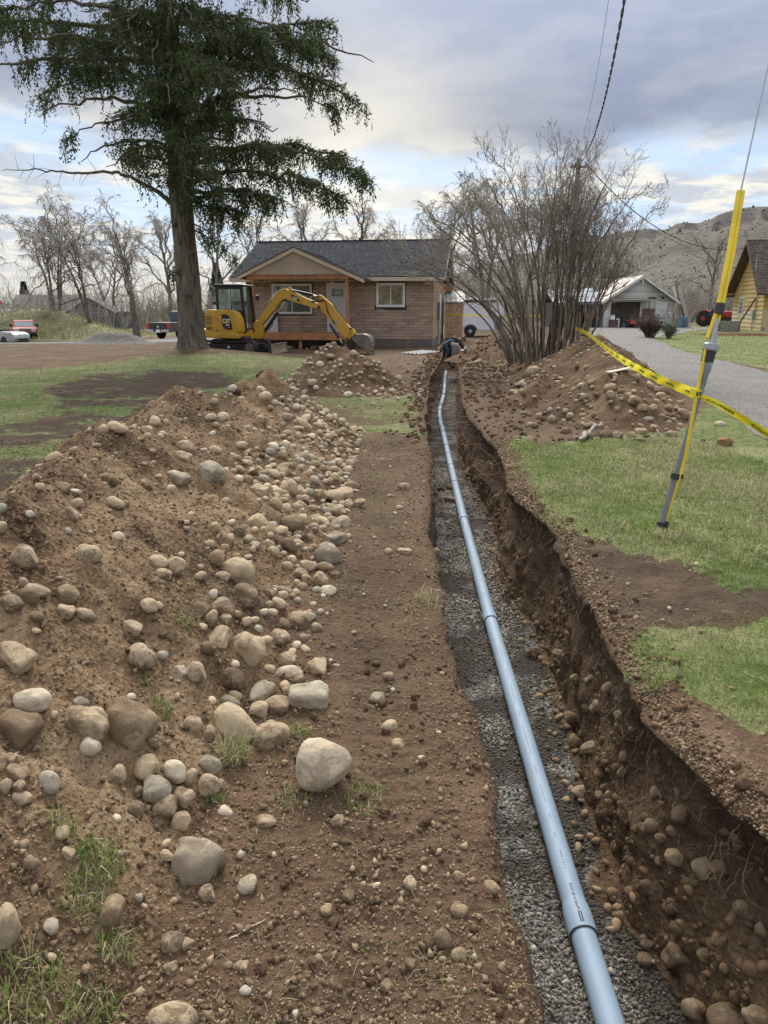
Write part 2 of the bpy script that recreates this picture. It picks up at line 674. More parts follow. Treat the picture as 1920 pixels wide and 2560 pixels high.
def h_right(x, y):
    return heap(x, y, [((4.9, 17.2), (4.6, 15.4), 1.15, 1.1), ((4.6, 15.4), (3.75, 11.6), 1.02, .72), ((3.75, 11.6), (3.55, 10.6), .70, .45), ((3.3, 14.0), (2.6, 13.0), .45, .25)], 0.70, 71)


def h_back(x, y):
    return heap(x, y, [((3.9, 24.5), (4.6, 22.5), .98, .80), ((4.6, 22.5), (4.8, 19.5), .8, .55)], 0.66, 81)


# ------------------------------------------------------------------ what grows or lies where
GRASS_NEAR = pixpoly([(1540, 1680), (1565, 1600), (1690, 1560), (1790, 1555), (2060, 1540), (2160, 1900), (1960, 1800), (1880, 1830), (1765, 1765), (1665, 1725)])
GRASS_MID = pixpoly([(1340, 1120), (1480, 1098), (1720, 1075), (1760, 1010), (1600, 905), (1560, 880), (1600, 880), (1760, 985), (1940, 1085), (2300, 1200), (2300, 1470), (1920, 1470), (1830, 1475), (1700, 1405), (1545, 1375), (1440, 1335), (1365, 1295), (1335, 1200)])
GRASS_LIP = pixpoly([(1265, 1100), (1300, 1080), (1340, 1120), (1360, 1190), (1275, 1190), (1290, 1150)])
GRASS_R2 = pixpoly([(1570, 852), (1600, 840), (1700, 826), (1790, 815), (2600, 815), (2600, 1000), (1935, 926), (1800, 900), (1690, 876)])
MUD = [pixpoly(q) for q in ([(110, 975), (230, 940), (420, 925), (560, 935), (600, 950), (520, 990), (470, 1010), (300, 1060), (180, 1100), (0, 1120), (-300, 1150), (-300, 1080), (60, 1060), (150, 1040)],
                            [(-200, 1240), (-200, 1170), (120, 1140), (260, 1090), (420, 1060), (300, 1180), (60, 1260)])]
BARE_FAR = pixpoly([(-400, 905), (-200, 868), (420, 862), (470, 858), (980, 872), (1130, 880), (1140, 930), (1060, 940), (960, 890), (760, 895), (560, 900), (300, 905), (60, 925)])
GRASS_CTR = pixpoly([(760, 985), (900, 965), (1040, 970), (1062, 985), (1058, 1040), (1066, 1080), (900, 1085), (800, 1040)])
STRAW = pixpoly([(1010, 872), (1100, 868), (1095, 905), (1040, 940), (960, 900)])


def grass_mask(x, y):
    x, y = np.asarray(x, float), np.asarray(y, float)
    s = np.clip(y / 8.0, 0.35, 1.6)
    wx = x + 0.22 * s * fbm(x, y, 0, 2.2, 3, 0.6, 91) + 0.10 * s * fbm(x, y, 0, 9, 3, 0.7, 89)
    wy = y + 0.35 * s * fbm(x, y, 7, 2.2, 3, 0.6, 92) + 0.16 * s * fbm(x, y, 4, 9, 3, 0.7, 88)
    n = fbm(x, y, 0, 1.1, 4, 0.6, 93)
    g = np.zeros(x.shape)
    g = np.maximum(g, inpoly(wx, wy, GRASS_NEAR) * 1.0)
    g = np.maximum(g, inpoly(wx, wy, GRASS_MID) * (0.80 + 0.25 * n))
    g = np.maximum(g, inpoly(wx, wy, GRASS_LIP) * 0.6)
    g = np.maximum(g, inpoly(wx, wy, GRASS_R2) * 1.0)
    g = np.maximum(g, inpoly(wx, wy, GRASS_CTR) * (0.52 + 0.4 * n))
    left = (wx < -0.3 - 0.09 * wy) & (wy > 3.2) & (wx < 0.6)
    n2 = fbm(x, y, 0, 3.5, 4, 0.65, 94)
    lf = np.where(left & (wy > 8), 0.66 + 0.35 * n + 0.25 * n2, np.where(left & (wx < -2.4), 0.62 + 0.4 * n + 0.25 * n2, 0))
    for q in MUD:
        lf = np.where(inpoly(wx, wy, q), np.minimum(lf, 0.36 + 0.5 * n + 0.45 * n2), lf)
    lf = np.where(inpoly(wx, wy, BARE_FAR), 0.24 + 0.35 * n + 0.4 * n2, lf)
    lf = np.where((wy > 34) & (x < 30), 0.25 * ss(-.1, .3, n), lf)
    g = np.maximum(g, lf)
    g = np.maximum(g, (y > 66) * 0.6)
    # thin tufts on the bare strips
    t = ss(0.18, 0.5, fbm(x, y, 3, 2.6, 3, 0.6, 95)) * ss(1.2, 2.5, y) * ss(16, 9, y)
    strip = (x > -0.45) & (x < lip_l(y)) & (y < 16)
    g = np.where(strip, np.maximum(g, 0.36 * t), g)
    return np.clip(g, 0, 1)


def mud_mask(x, y):
    m = np.zeros(np.shape(x))
    wx = x + 0.45 * fbm(x, y, 0, 2.0, 4, 0.65, 96)
    wy = y + 0.55 * fbm(x, y, 9, 2.0, 3, 0.6, 97)
    for q in MUD:
        m = np.maximum(m, inpoly(wx, wy, q) * 1.0)
    m = np.maximum(m, ((wx > 1.25) & (wx < 2.9) & (wy > 3.35) & (wy < 5.2)) * (0.80 + 0.5 * fbm(x, y, 0, 2.5, 3, 0.6, 98)))
    c = np.interp(y, LIPL[:, 0], LIPL[:, 1])
    bench = np.exp(-((x - c + 0.42) / 0.24) ** 2) * (0.42 + 0.55 * fbm(x, y, 0, 1.6, 4, 0.6, 100)) * ss(30, 14, y)
    ch = ss(0.0, 0.5, x - np.interp(y, LIPR[:, 0], LIPR[:, 1])) * ss(5.5, 3.5, x) * ss(8.5, 11, y) * ss(30, 25, y) * (0.5 + 0.5 * fbm(x, y, 0, 1.3, 3, 0.6, 101))
    m = np.maximum(m, ch)
    yd = ss(24, 28, y) * ss(40, 33, y) * ss(3, 0, x) * (0.35 + 0.6 * fbm(x, y, 0, .5, 4, 0.6, 102))
    return np.clip(np.maximum(np.maximum(m, bench), yd), 0, 1)


# ------------------------------------------------------------------ earth materials
def dirt_nodes(N, tc):
    """colour and relief shared by every patch of bare soil"""
    n1 = N.noise(tc, 1.3, 9, 0.62, 0.2)
    n2 = N.noise(tc, 7.0, 8, 0.65)
    n3 = N.noise(tc, 55.0, 4, 0.6)
    c = N.ramp(N.math('ADD', N.math('MULTIPLY', n1, 0.68), N.math('MULTIPLY', n2, 0.32)),
               [(0.40, (0.052, 0.030, 0.017)), (0.46, (0.115, 0.069, 0.038)), (0.53, (0.205, 0.134, 0.076)), (0.62, (0.325, 0.232, 0.140))])
    c = N.mix(N.math('MULTIPLY', N.smooth(n3, 0.46, 0.70), 0.6), c, (0.36, 0.265, 0.168))
    c = N.mix(N.math('MULTIPLY', N.smooth(n3, 0.46, 0.28), 0.65), c, (0.055, 0.033, 0.019))
    v = N.voro(tc, 38.0)
    h = N.math('ADD', N.math('MULTIPLY', n2, 1.0), N.math('MULTIPLY', n3, 0.75))
    h = N.math('ADD', h, N.math('MULTIPLY', v, -0.50))
    h = N.math('ADD', h, N.math('MULTIPLY', N.noise(tc, 150.0, 3, 0.6), 0.22))
    return c, h


def soil_material(name='soil', damp=0.0):
    m, N, b = new_mat(name)
    tc = N.n('ShaderNodeTexCoord').outputs['Object']
    c, h = dirt_nodes(N, tc)
    if damp:
        c = N.mix(damp, c, (0.075, 0.043, 0.026))
    N.link(c, b.inputs['Base Color'])
    b.inputs['Roughness'].default_value = 0.95
    b.inputs['Specular IOR Level'].default_value = 0.2
    N.link(N.bump(h, 0.9, 0.035), b.inputs['Normal'])
    return m


def ground_material():
    m, N, b = new_mat('ground')
    tc = N.n('ShaderNodeTexCoord').outputs['Object']
    at_ = N.n('ShaderNodeAttribute', attribute_name='mask')
    sp = N.n('ShaderNodeSeparateColor')
    N.link(at_.outputs['Color'], sp.inputs[0])
    gr, gv, md = sp.outputs
    c, h = dirt_nodes(N, tc)
    # the worked strips are a redder, damper soil
    c = N.mix(0.68, c, (0.082, 0.049, 0.030))
    nm = N.noise(tc, 3.0, 6, 0.6)
    c = N.mix(N.math('MULTIPLY', md, 0.82), c, N.mix(N.smooth(nm, 0.3, 0.7), (0.038, 0.026, 0.018), (0.090, 0.062, 0.042)))
    ng = N.noise(tc, 9.0, 7, 0.65)
    nl = N.noise(tc, 0.9, 4, 0.55)
    gc = N.ramp(ng, [(0.3, (0.050, 0.066, 0.022)), (0.5, (0.115, 0.160, 0.045)), (0.68, (0.215, 0.25, 0.09))])
    gc = N.mix(N.math('MULTIPLY', N.smooth(nl, 0.45, 0.68), 0.7), gc, (0.27, 0.255, 0.135))
    nedge = N.math('ADD', gr, N.math('MULTIPLY', N.math('SUBTRACT', ng, 0.5), 0.8))
    gf = N.smooth(nedge, 0.38, 0.66)
    c = N.mix(N.math('MULTIPLY', gf, 0.85), c, gc)
    # crushed rock in the trench bed
    v = N.n('ShaderNodeTexVoronoi')
    N.link(tc, v.inputs['Vector'])
    v.inputs['Scale'].default_value = 62.0
    vs = N.n('ShaderNodeSeparateColor')
    N.link(v.outputs['Color'], vs.inputs[0])
    rc = N.ramp(vs.outputs[0], [(0.0, (0.09, 0.086, 0.078)), (0.5, (0.20, 0.195, 0.18)), (0.85, (0.32, 0.315, 0.295)), (1.0, (0.46, 0.45, 0.43))])
    rc = N.mix(N.smooth(N.noise(tc, 2.4, 5, 0.6), 0.42, 0.54), rc, (0.075, 0.066, 0.055))
    gvf = N.smooth(N.math('ADD', gv, N.math('MULTIPLY', N.math('SUBTRACT', nm, 0.5), 0.5)), 0.4, 0.6)
    c = N.mix(gvf, c, rc)
    N.link(c, b.inputs['Base Color'])
    N.link(N.math('SUBTRACT', 0.95, N.math('MULTIPLY', md, N.smooth(nm, 0.5, 0.72, 0.0, 0.14))), b.inputs['Roughness'])
    b.inputs['Specular IOR Level'].default_value = 0.25
    h = N.math('ADD', h, N.math('MULTIPLY', N.math('MULTIPLY', v.outputs['Distance'], gvf), -1.6))
    N.link(N.bump(h, 0.85, 0.03), b.inputs['Normal'])
    return m


def gravel_material(name, tone=1.0, scale=38.0, brown=0.25):
    m, N, b = new_mat(name)
    tc = N.n('ShaderNodeTexCoord').outputs['Object']
    v = N.n('ShaderNodeTexVoronoi')
    N.link(tc, v.inputs['Vector'])
    v.inputs['Scale'].default_value = scale
    vs = N.n('ShaderNodeSeparateColor')
    N.link(v.outputs['Color'], vs.inputs[0])
    c = N.ramp(vs.outputs[0], [(0, tuple(0.11 * tone * k for k in (1, .97, .93))), (.6, tuple(.20 * tone * k for k in (1, .98, .95))), (1, tuple(.36 * tone * k for k in (1, .98, .95)))])
    n = N.noise(tc, 0.55, 6, 0.62)
    c = N.mix(N.math('MULTIPLY', N.smooth(n, 0.42, 0.66), brown + 0.2), c, (0.15 * tone, 0.128 * tone, 0.105 * tone))
    n2 = N.noise(tc, 2.2, 6, 0.62)
    c = N.mix(N.math('MULTIPLY', N.smooth(n2, 0.5, 0.72), 0.4), c, (0.26 * tone, 0.25 * tone, 0.235 * tone))
    N.link(c, b.inputs['Base Color'])
    b.inputs['Roughness'].default_value = 0.9
    h = N.math('ADD', N.math('MULTIPLY', v.outputs['Distance'], -0.6), N.noise(tc, 90, 4, 0.6))
    N.link(N.bump(h, 0.8, 0.03), b.inputs['Normal'])
    return m


soil_material()
soil_material('soil_damp', 0.5)
ground_material()
gravel_material('driveway_gravel', 0.88)
gravel_material('road_gravel', 0.8, 20, 0.5)
gravel_material('mound_gravel', 0.55, 16, 0.1)


# ------------------------------------------------------------------ ground sheet with the trench cut into it
def build_ground():
    ys = list(np.arange(-3.0, 1.2, 0.07))
    y = 1.2
    while y < 36:
        ys.append(y)
        y += 0.0075 * max(y, 1.6)
    while y < 1500:
        ys.append(y)
        y *= 1.035
    Y = np.array(ys)
    n = len(Y)
    w1 = np.concatenate([np.arange(0, 0.62, 0.0046), 0.62 * 1.09 ** np.arange(1, 36)])
    w2 = np.concatenate([np.arange(0, 0.52, 0.0042), 0.52 * 1.09 ** np.arange(1, 36)])
    nw, nf = 40, 26
    D = depth(Y)
    cut = np.clip(D / 0.9, 0, 1)
    xl, xr = lip_l(Y), lip_r(Y)
    sc = np.maximum(Y + 1.6, 0.9)
    XL = xl[:, None] - (w1[::-1])[None, :] * sc[:, None]
    XR = xr[:, None] + w2[None, :] * sc[:, None]
    YY = Y[:, None]
    ZL = zg(XL, YY + 0 * XL)
    ZR = zg(XR, YY + 0 * XR)
    # soften the lips
    dl = xl[:, None] - XL
    ZL = ZL - cut[:, None] * 0.05 * np.exp(-dl / 0.035) 
    dr = XR - xr[:, None]
    ZR = ZR - cut[:, None] * 0.04 * np.exp(-dr / 0.04)
    t = (np.arange(1, nw + 1) / (nw + 1))[None, :]
    zl, zr = ZL[:, -1:], ZR[:, :1]
    zf = far_z(xl, Y)[:, None] - D[:, None]
    # left wall: near vertical, crumbly
    WL_z = zl + (zf - zl) * t
    WL_x = xl[:, None] + cut[:, None] * (0.02 + 0.06 * t ** 2 - 0.05 * np.sin(np.pi * t) + 0.045 * fbm(YY + 0 * t, WL_z, 2, 4.5, 4, 0.6, 51))
    # right wall: roots and turf overhang, scooped hollow below, rubble at the foot
    WR_z = zr + (zf - zr) * t[:, ::-1] * 1.0
    tt = t[:, ::-1]
    sc_y = 0.6 + 0.5 * vnoise(Y * 0.9, Y * 0, 0, 53)[:, None]
    WR_x = xr[:, None] + cut[:, None] * (0.12 * sc_y * np.sin(np.pi * np.clip(tt / 0.62, 0, 1)) - 0.03 * ss(0.6, 1.0, tt) + 0.07 * fbm(YY + 0 * tt, WR_z, 5, 3.2, 4, 0.62, 52) + 0.036 * fbm(YY + 0 * tt, WR_z, 8, 12, 4, 0.65, 54))
    s = np.linspace(0, 1, nf)[None, :]
    fx0 = xl[:, None] + cut[:, None] * 0.07
    fx1 = xr[:, None] - cut[:, None] * 0.035
    FX = fx0 + (fx1 - fx0) * s
    FZ = zf + cut[:, None] * (0.014 * fbm(FX, YY + 0 * FX, 0, 7, 4, 0.6, 55) + 0.05 * ss(0.88, 1.0, s) + 0.02 * ss(0.12, 0.0, s))
    X = np.concatenate([XL, WL_x, FX, WR_x, XR], 1)
    Z = np.concatenate([ZL, WL_z, FZ, WR_z, ZR], 1)
    YG = np.repeat(YY, X.shape[1], 1)
    k1 = XL.shape[1]
    jit = cut[:, None] * 0.02
    YG[:, k1:k1 + nw] += jit * fbm(WL_x, YY + 0 * WL_x, WL_z, 6, 2, 0.5, 56)
    m = X.shape[1]
    V = np.stack([X, YG, Z], -1).reshape(-1, 3)
    i = np.arange(n - 1)[:, None] * m
    j = np.arange(m - 1)[None, :]
    F = np.stack([i + j, i + j + 1, i + m + j + 1, i + m + j], -1).reshape(-1, 4)
    mask = np.zeros((n, m, 3))
    mask[:, :, 0] = np.concatenate([grass_mask(XL, YY + 0 * XL), np.zeros((n, 2 * nw + nf)), grass_mask(XR, YY + 0 * XR)], 1)
    mask[:, :, 2] = np.concatenate([mud_mask(XL, YY + 0 * XL), np.zeros((n, 2 * nw + nf)), mud_mask(XR, YY + 0 * XR)], 1)
    mask[:, k1 + nw + nf:k1 + 2 * nw + nf, 2] = 0.04 + 0.32 * (1 - ss(0.2, 0.5, tt))
    mask[:, k1:k1 + nw, 2] = 0.45
    gvl = ss(28, 24, Y)[:, None] * (1 - 0.9 * np.exp(-((FX - fx1) / 0.055) ** 2))
    # a slump of brown soil covers the bed at one place
    gvl = gvl * (1 - 0.95 * np.exp(-((YY - 2.72) / 0.16) ** 2 - ((FX - 1.06) / 0.12) ** 2))
    mask[:, k1 + nw:k1 + nw + nf, 1] = gvl
    o = arr_obj('ground', V, F, MATS['ground'], None, True, {'mask': mask.reshape(-1, 3)})
    tag(o, kind='structure')
    return V, F


GV, GF = build_ground()


def build_heap(name, label, xs, ys, hf, matn='soil_damp', res_keep=-0.03):
    X, Y = np.meshgrid(xs, ys)
    Z = hf(X, Y) + zg(X, Y, False)
    fine = 0.016 * fbm(X, Y, 0, 16, 4, 0.7, 99) + 0.012 * np.maximum(fbm(X, Y, 0, 30, 2, 0.6, 97), 0)
    Z = Z + fine
    keep = Z > zg(X, Y, False) + res_keep
    n, m = X.shape
    V = np.stack([X, Y, Z], -1).reshape(-1, 3)
    i = np.arange(n - 1)[:, None] * m
    j = np.arange(m - 1)[None, :]
    F = np.stack([i + j, i + j + 1, i + m + j + 1, i + m + j], -1).reshape(-1, 4)
    kf = keep.reshape(-1)[F].any(1)
    F = F[kf]
    used = np.unique(F)
    remap = np.zeros(len(V), int)
    remap[used] = np.arange(len(used))
    V, F = V[used], remap[F]
    # drape a skirt: outer vertices dip under the ground
    o = arr_obj(name, V, F, MATS[matn], None, True)
    tag(o, label, 'dirt pile', 'heaps of dug soil along the trench')
    return V, F


yl = [-0.9]
while yl[-1] < 10.9:
    yl.append(yl[-1] + 0.0075 * max(yl[-1] + 0.6, 1.9))
P1 = build_heap('dirt_pile', 'long brown dirt pile full of rounded cobbles left of the pipe trench', np.arange(-3.5, 0.05, 0.0165), np.array(yl), h_long, 'soil')
P2 = build_heap('dirt_pile', 'small cone-shaped dirt pile in front of the brick house porch', np.arange(-2.9, 1.1, 0.04), np.arange(13.4, 17.6, 0.04), h_cone)
P3 = build_heap('dirt_pile', 'dark dirt pile with cobbles and a pale board beside the yellow tape', np.arange(1.2, 7.2, 0.035), np.arange(8.6, 19.5, 0.045), h_right)
P4 = build_heap('dirt_pile', 'low dirt pile between the bent worker and the bare shrub', np.arange(1.8, 7.2, 0.06), np.arange(17.6, 27.0, 0.07), h_back)


def make_bvh(parts):
    V, F, off = [], [], 0
    for v, f in parts:
        V.append(v)
        F.append(f + off)
        off += len(v)
    V = np.concatenate(V)
    F = np.concatenate(F)
    return BVHTree.FromPolygons(V.tolist(), F.tolist())


_sel = (GV[GF[:, 0], 1] < 60) & (np.abs(GV[GF[:, 0], 0]) < 60)
BV = make_bvh([(GV, GF[_sel]), P1, P2, P3, P4])


def hit(u, v):
    """where the photo ray of pixel u,v meets the earth"""
    p, n, i, d = BV.ray_cast(CAMP, ray(u, v).normalized())
    return p, n


def drop(x, y, top=6.0):
    p, n, i, d = BV.ray_cast(Vector((x, y, top)), Vector((0, 0, -1)))
    return (p, n) if p is not None else (Vector((x, y, float(far_z(x, y)))), Vector((0, 0, 1)))


def gz(x, y):
    return drop(x, y)[0].z


# ------------------------------------------------------------------ driveway, road
def strip(name, L, Rr, matn, n=160, m=46, lift=0.006, edge=0.18):
    def res(P):
        P = np.array(P)
        d = np.concatenate([[0], np.cumsum(np.hypot(*np.diff(P, axis=0).T))])
        s = np.linspace(0, d[-1], n)
        return np.stack([np.interp(s, d, P[:, 0]), np.interp(s, d, P[:, 1])], -1)
    A, B = res(L), res(Rr)
    nz = np.arange(n) * 0.23
    A = A + (edge * fbm(nz, 1, 0, 1.0, 4, 0.6, 5))[:, None]
    B = B + (edge * fbm(nz, 7, 0, 1.0, 4, 0.6, 6))[:, None]
    t = np.linspace(0, 1, m)[None, :, None]
    Pxy = A[:, None, :] * (1 - t) + B[:, None, :] * t
    X, Y = Pxy[..., 0], Pxy[..., 1]
    e = np.minimum(t[..., 0], 1 - t[..., 0])
    Z = zg(X, Y, False) + lift + 0.018 * ss(0.0, 0.08, e) + 0.006 * fbm(X, Y, 0, 3, 3, 0.5, 77)
    Z = np.maximum(Z, zg(X, Y) + lift)
    V = np.stack([X, Y, Z], -1).reshape(-1, 3)
    i = np.arange(n - 1)[:, None] * m
    j = np.arange(m - 1)[None, :]
    F = np.stack([i + j, i + j + 1, i + m + j + 1, i + m + j], -1).reshape(-1, 4)
    return tag(arr_obj(name, V, F, MATS[matn], None, True), kind='structure')


DL = [(2.6, -2), (3.7, 3), (4.45, 6.5), (5.15, 9.8), (6.2, 14), (6.9, 19), (8.0, 26), (9.2, 33), (11.5, 42), (14.2, 50), (16.0, 57.2)]
DR = [(6.6, -2), (7.6, 3), (8.5, 8), (9.4, 14), (10.5, 20), (11.3, 25), (12.2, 30), (13.3, 34), (15.0, 41), (21.0, 50), (27.0, 57.5)]
strip('driveway', DL, DR, 'driveway_gravel', 220, 60)
strip('road', [(-60, 30.5), (-36, 33), (-24, 34.5), (-14, 36.5), (-9.5, 38.5), (-8.2, 46)], [(-60, 37), (-36, 38.5), (-26, 39.5), (-19, 43), (-16.5, 48), (-16, 58)], 'road_gravel', 140, 40, 0.01, 0.5)


# ------------------------------------------------------------------ hills
def hill_material():
    m, N, b = new_mat('hillside')
    tc = N.n('ShaderNodeTexCoord').outputs['Object']
    geo = N.n('ShaderNodeNewGeometry')
    n1 = N.noise(tc, 0.03, 8, 0.62)
    n2 = N.noise(tc, 0.35, 6, 0.6)
    c = N.ramp(n1, [(0.3, (0.105, 0.098, 0.085)), (0.5, (0.14, 0.130, 0.110)), (0.7, (0.17, 0.156, 0.130))])
    c = N.mix(N.math('MULTIPLY', N.smooth(n2, 0.46, 0.60), 0.6), c, (0.078, 0.078, 0.069))
    at_ = N.n('ShaderNodeAttribute', attribute_name='rock')
    rk = N.ramp(N.noise(N.vmath('MULTIPLY', tc, (1, 1, 0.25)), 0.28, 7, 0.7), [(0.3, (0.035, 0.034, 0.034)), (0.5, (0.085, 0.082, 0.08)), (0.7, (0.15, 0.145, 0.14))])
    c = N.mix(at_.outputs['Fac'], c, rk)
    N.link(c, b.inputs['Base Color'])
    b.inputs['Roughness'].default_value = 0.95
    b.inputs['Specular IOR Level'].default_value = 0.1
    N.link(N.bump(n2, 0.9, 2.0), b.inputs['Normal'])
    return m


hill_material()


def hill(uv, y0, y1, y2, seed, amp, cliffs):
    us = np.arange(uv[0][0], uv[-1][0] + 1, 6.0)
    vs = np.interp(us, [q[0] for q in uv], [q[1] for q in uv])
    ny = 110
    t = np.linspace(0, 1, ny)
    ydist = np.where(t < 0.8, y0 + (y1 - y0) * (t / 0.8), y1 + (y2 - y1) * (t - 0.8) / 0.2)
    az = np.array([ray(u, v).x / ray(u, v).y for u, v in zip(us, vs)])
    el = np.array([ray(u, v).z / ray(u, v).y for u, v in zip(us, vs)])
    zr = CAMH + el * y1
    prof = np.where(t < 0.8, np.clip(t / 0.8, 0, 1) ** 1.25, 1 - ((t - 0.8) / 0.2) ** 2 * 0.8)
    Y = ydist[:, None] + 0 * az[None]
    X = az[None] * Y
    w = np.sin(np.pi * np.clip(t / 0.8, 0, 1))[:, None]
    Z = np.maximum(zr, -2)[None] * prof[:, None] + w * amp * fbm(X, Y, 0, 0.012, 4, 0.55, seed) * np.clip(zr / 40, 0.1, 1)[None]
    Z = Z + (0.5 + 0.5 * w) * 0.9 * fbm(X, Y, 0, 0.07, 4, 0.6, seed + 4)
    rock = np.zeros(X.shape)
    U = us[None] + 0 * X
    for (ua, ub, ta, tb, hh) in cliffs:
        r = ss(ua, ua + 25, U) * ss(ub, ub - 25, U)
        tw = t[:, None] + 0.02 * fbm(X, Y, 0, 0.05, 3, 0.6, seed + 9)
        band = ss(ta, ta + 0.02, tw) * ss(tb, tb - 0.02, tw)
        rock = np.maximum(rock, r * band)
        Z = Z - r * hh * ss(tb, ta, tw) * ss(ta - 0.18, ta, tw)
        Z = Z + r * band * 1.6 * fbm(X, Y, Z * 0.3, 0.22, 3, 0.6, seed + 12)
    Z = Z - 3 * (1 - ss(0, 0.03, t))[:, None]
    n, m = X.shape
    V = np.stack([X, Y, Z], -1).reshape(-1, 3)
    i = np.arange(n - 1)[:, None] * m
    j = np.arange(m - 1)[None, :]
    F = np.stack([i + j, i + j + 1, i + m + j + 1, i + m + j], -1).reshape(-1, 4)
    o = arr_obj('hill', V, F, MATS['hillside'], None, True, {'rock': np.repeat(rock.reshape(-1, 1), 3, 1)})
    return tag(o, kind='structure'), X, Y, Z, rock


H1 = hill([(1250, 768), (1380, 745), (1480, 690), (1560, 640), (1620, 606), (1655, 583), (1690, 560), (1720, 556), (1745, 558), (1775, 549), (1800, 536), (1830, 525), (1870, 517), (1920, 515), (2050, 519), (2200, 535), (2600, 560)], 110, 430, 640, 201, 7.0,
          [(1690, 1760, .74, .80, 2.0), (1630, 1672, .64, .72, 3.0), (1778, 1900, .70, .79, 6.0), (1900, 2150, .73, .79, 4.0)])
H2 = hill([(820, 770), (1000, 735), (1200, 665), (1330, 628), (1420, 606), (1480, 597), (1530, 586), (1580, 576), (1620, 571), (1650, 575), (1690, 590), (1800, 640), (1950, 700)], 300, 760, 950, 231, 9.0,
          [(1585, 1660, .72, .79, 5.0)])
# ------------------------------------------------------------------ stones
def stone_material(name, light, mid, dirtamt, dirtc=(0.17, 0.115, 0.07), speck=0.35):
    m, N, b = new_mat(name)
    tc = N.n('ShaderNodeTexCoord').outputs['Object']
    oi = N.n('ShaderNodeObjectInfo').outputs['Random']
    off = N.n('ShaderNodeCombineXYZ')
    N.link(N.math('MULTIPLY', oi, 37.0), off.inputs[0])
    p = N.vmath('ADD', tc, off.outputs[0])
    n1 = N.noise(p, 1.3, 6, 0.6)
    c = N.mix(N.smooth(n1, 0.3, 0.7), mid, light)
    sp = N.noise(p, 16.0, 3, 0.7)
    c = N.mix(N.math('MULTIPLY', N.smooth(sp, 0.55, 0.68), speck), c, tuple(k * 0.35 for k in mid))
    c = N.mix(N.math('MULTIPLY', N.smooth(sp, 0.40, 0.30), speck), c, (0.55, 0.5, 0.42))
    # soil sticking to the stone
    d1 = N.noise(p, 1.0, 9, 0.72, 0.4)
    thr = N.math('ADD', 0.52, N.math('MULTIPLY', N.math('SUBTRACT', oi, 0.5), 0.18))
    df = N.math('MULTIPLY', N.smooth(N.math('SUBTRACT', d1, thr), -0.03, 0.05), dirtamt)
    gr = N.noise(p, 26.0, 4, 0.65)
    dc = N.mix(N.smooth(gr, 0.3, 0.7), tuple(k * 0.55 for k in dirtc), tuple(k * 1.35 for k in dirtc))
    c = N.mix(df, c, dc)
    c = N.mix(1.0, c, N.ramp(oi, [(0, (0.78, 0.76, 0.73)), (0.5, (1, 0.98, 0.95)), (1, (1.12, 1.1, 1.08))]), 'MULTIPLY')
    N.link(c, b.inputs['Base Color'])
    b.inputs['Roughness'].default_value = 0.85
    b.inputs['Specular IOR Level'].default_value = 0.3
    h = N.math('ADD', N.math('MULTIPLY', sp, 0.25), N.math('MULTIPLY', N.math('MULTIPLY', df, gr), 0.9))
    h = N.math('ADD', h, N.math('MULTIPLY', n1, 0.8))
    N.link(N.bump(h, 0.55, 0.06), b.inputs['Normal'])
    return m


stone_material('stone_tan', (0.50, 0.40, 0.275), (0.38, 0.295, 0.195), 0.7)
stone_material('stone_pale', (0.62, 0.54, 0.42), (0.50, 0.42, 0.31), 0.35)
stone_material('stone_grey', (0.46, 0.415, 0.325), (0.34, 0.30, 0.23), 0.45)
stone_material('stone_dirty', (0.40, 0.31, 0.205), (0.30, 0.225, 0.145), 0.95, (0.30, 0.215, 0.138))
stone_material('stone_orange', (0.33, 0.19, 0.10), (0.22, 0.12, 0.065), 0.3)
stone_material('stone_damp', (0.25, 0.18, 0.118), (0.17, 0.118, 0.075), 0.9, (0.12, 0.079, 0.049))


def stone_shape(seed, sub, rough=0.22, square=2.35):
    V, F = ico(sub)
    r = np.random.default_rng(seed)
    p = r.uniform(square - 0.35, square + 0.75)
    s = (np.abs(V) ** p).sum(1) ** (1 / p)
    V = V / s[:, None]
    o = r.uniform(0, 50, 3)
    n = fbm(V[:, 0] + o[0], V[:, 1] + o[1], V[:, 2] + o[2], 0.9, 3, 0.45, seed)
    V = V * (1 + rough * n)[:, None]
    # a worn flat or two
    for k in range(r.integers(1, 4)):
        d = r.normal(size=3)
        d /= np.linalg.norm(d)
        h = V @ d
        lim = r.uniform(0.72, 0.9)
        over = np.maximum(h - lim, 0)
        V = V - d[None] * (over * 0.75)[:, None]
    tp = r.uniform(-0.22, 0.22)
    V[:, 1:] *= (1 + tp * V[:, :1])
    V /= np.abs(V).max(0)[None]
    return V, F


STONE_ME = []
for k in range(14):
    V_, F_ = stone_shape(300 + k, 4)
    STONE_ME.append(raw_mesh('cobble', V_, F_, True))
ANG_ME = []
for k in range(4):
    V_, F_ = stone_shape(340 + k, 4, 0.34, 3.4)
    ANG_ME.append(raw_mesh('boulder', V_, F_, True))
LOW_STONES = [stone_shape(360 + k, 2) for k in range(10)]
TINY = [stone_shape(380 + k, 1, 0.3, 2.2) for k in range(8)]
SHARP = [stone_shape(390 + k, 1, 0.55, 3.5) for k in range(8)]
_mesh_mat = {}


def mesh_with(me, matn):
    key = (me.name, matn)
    if key not in _mesh_mat:
        c = me.copy()
        c.materials.append(MATS[matn])
        _mesh_mat[key] = c
    return _mesh_mat[key]


FWD = Vector((0, math.cos(PITCH), -math.sin(PITCH)))
taken = []        # (x, y, r) of stones already laid
stone_n = 0


HUE = {'stone_tan': 'tan', 'stone_pale': 'pale', 'stone_grey': 'grey', 'stone_dirty': 'soil-coated', 'stone_orange': 'orange', 'stone_damp': 'damp brown'}


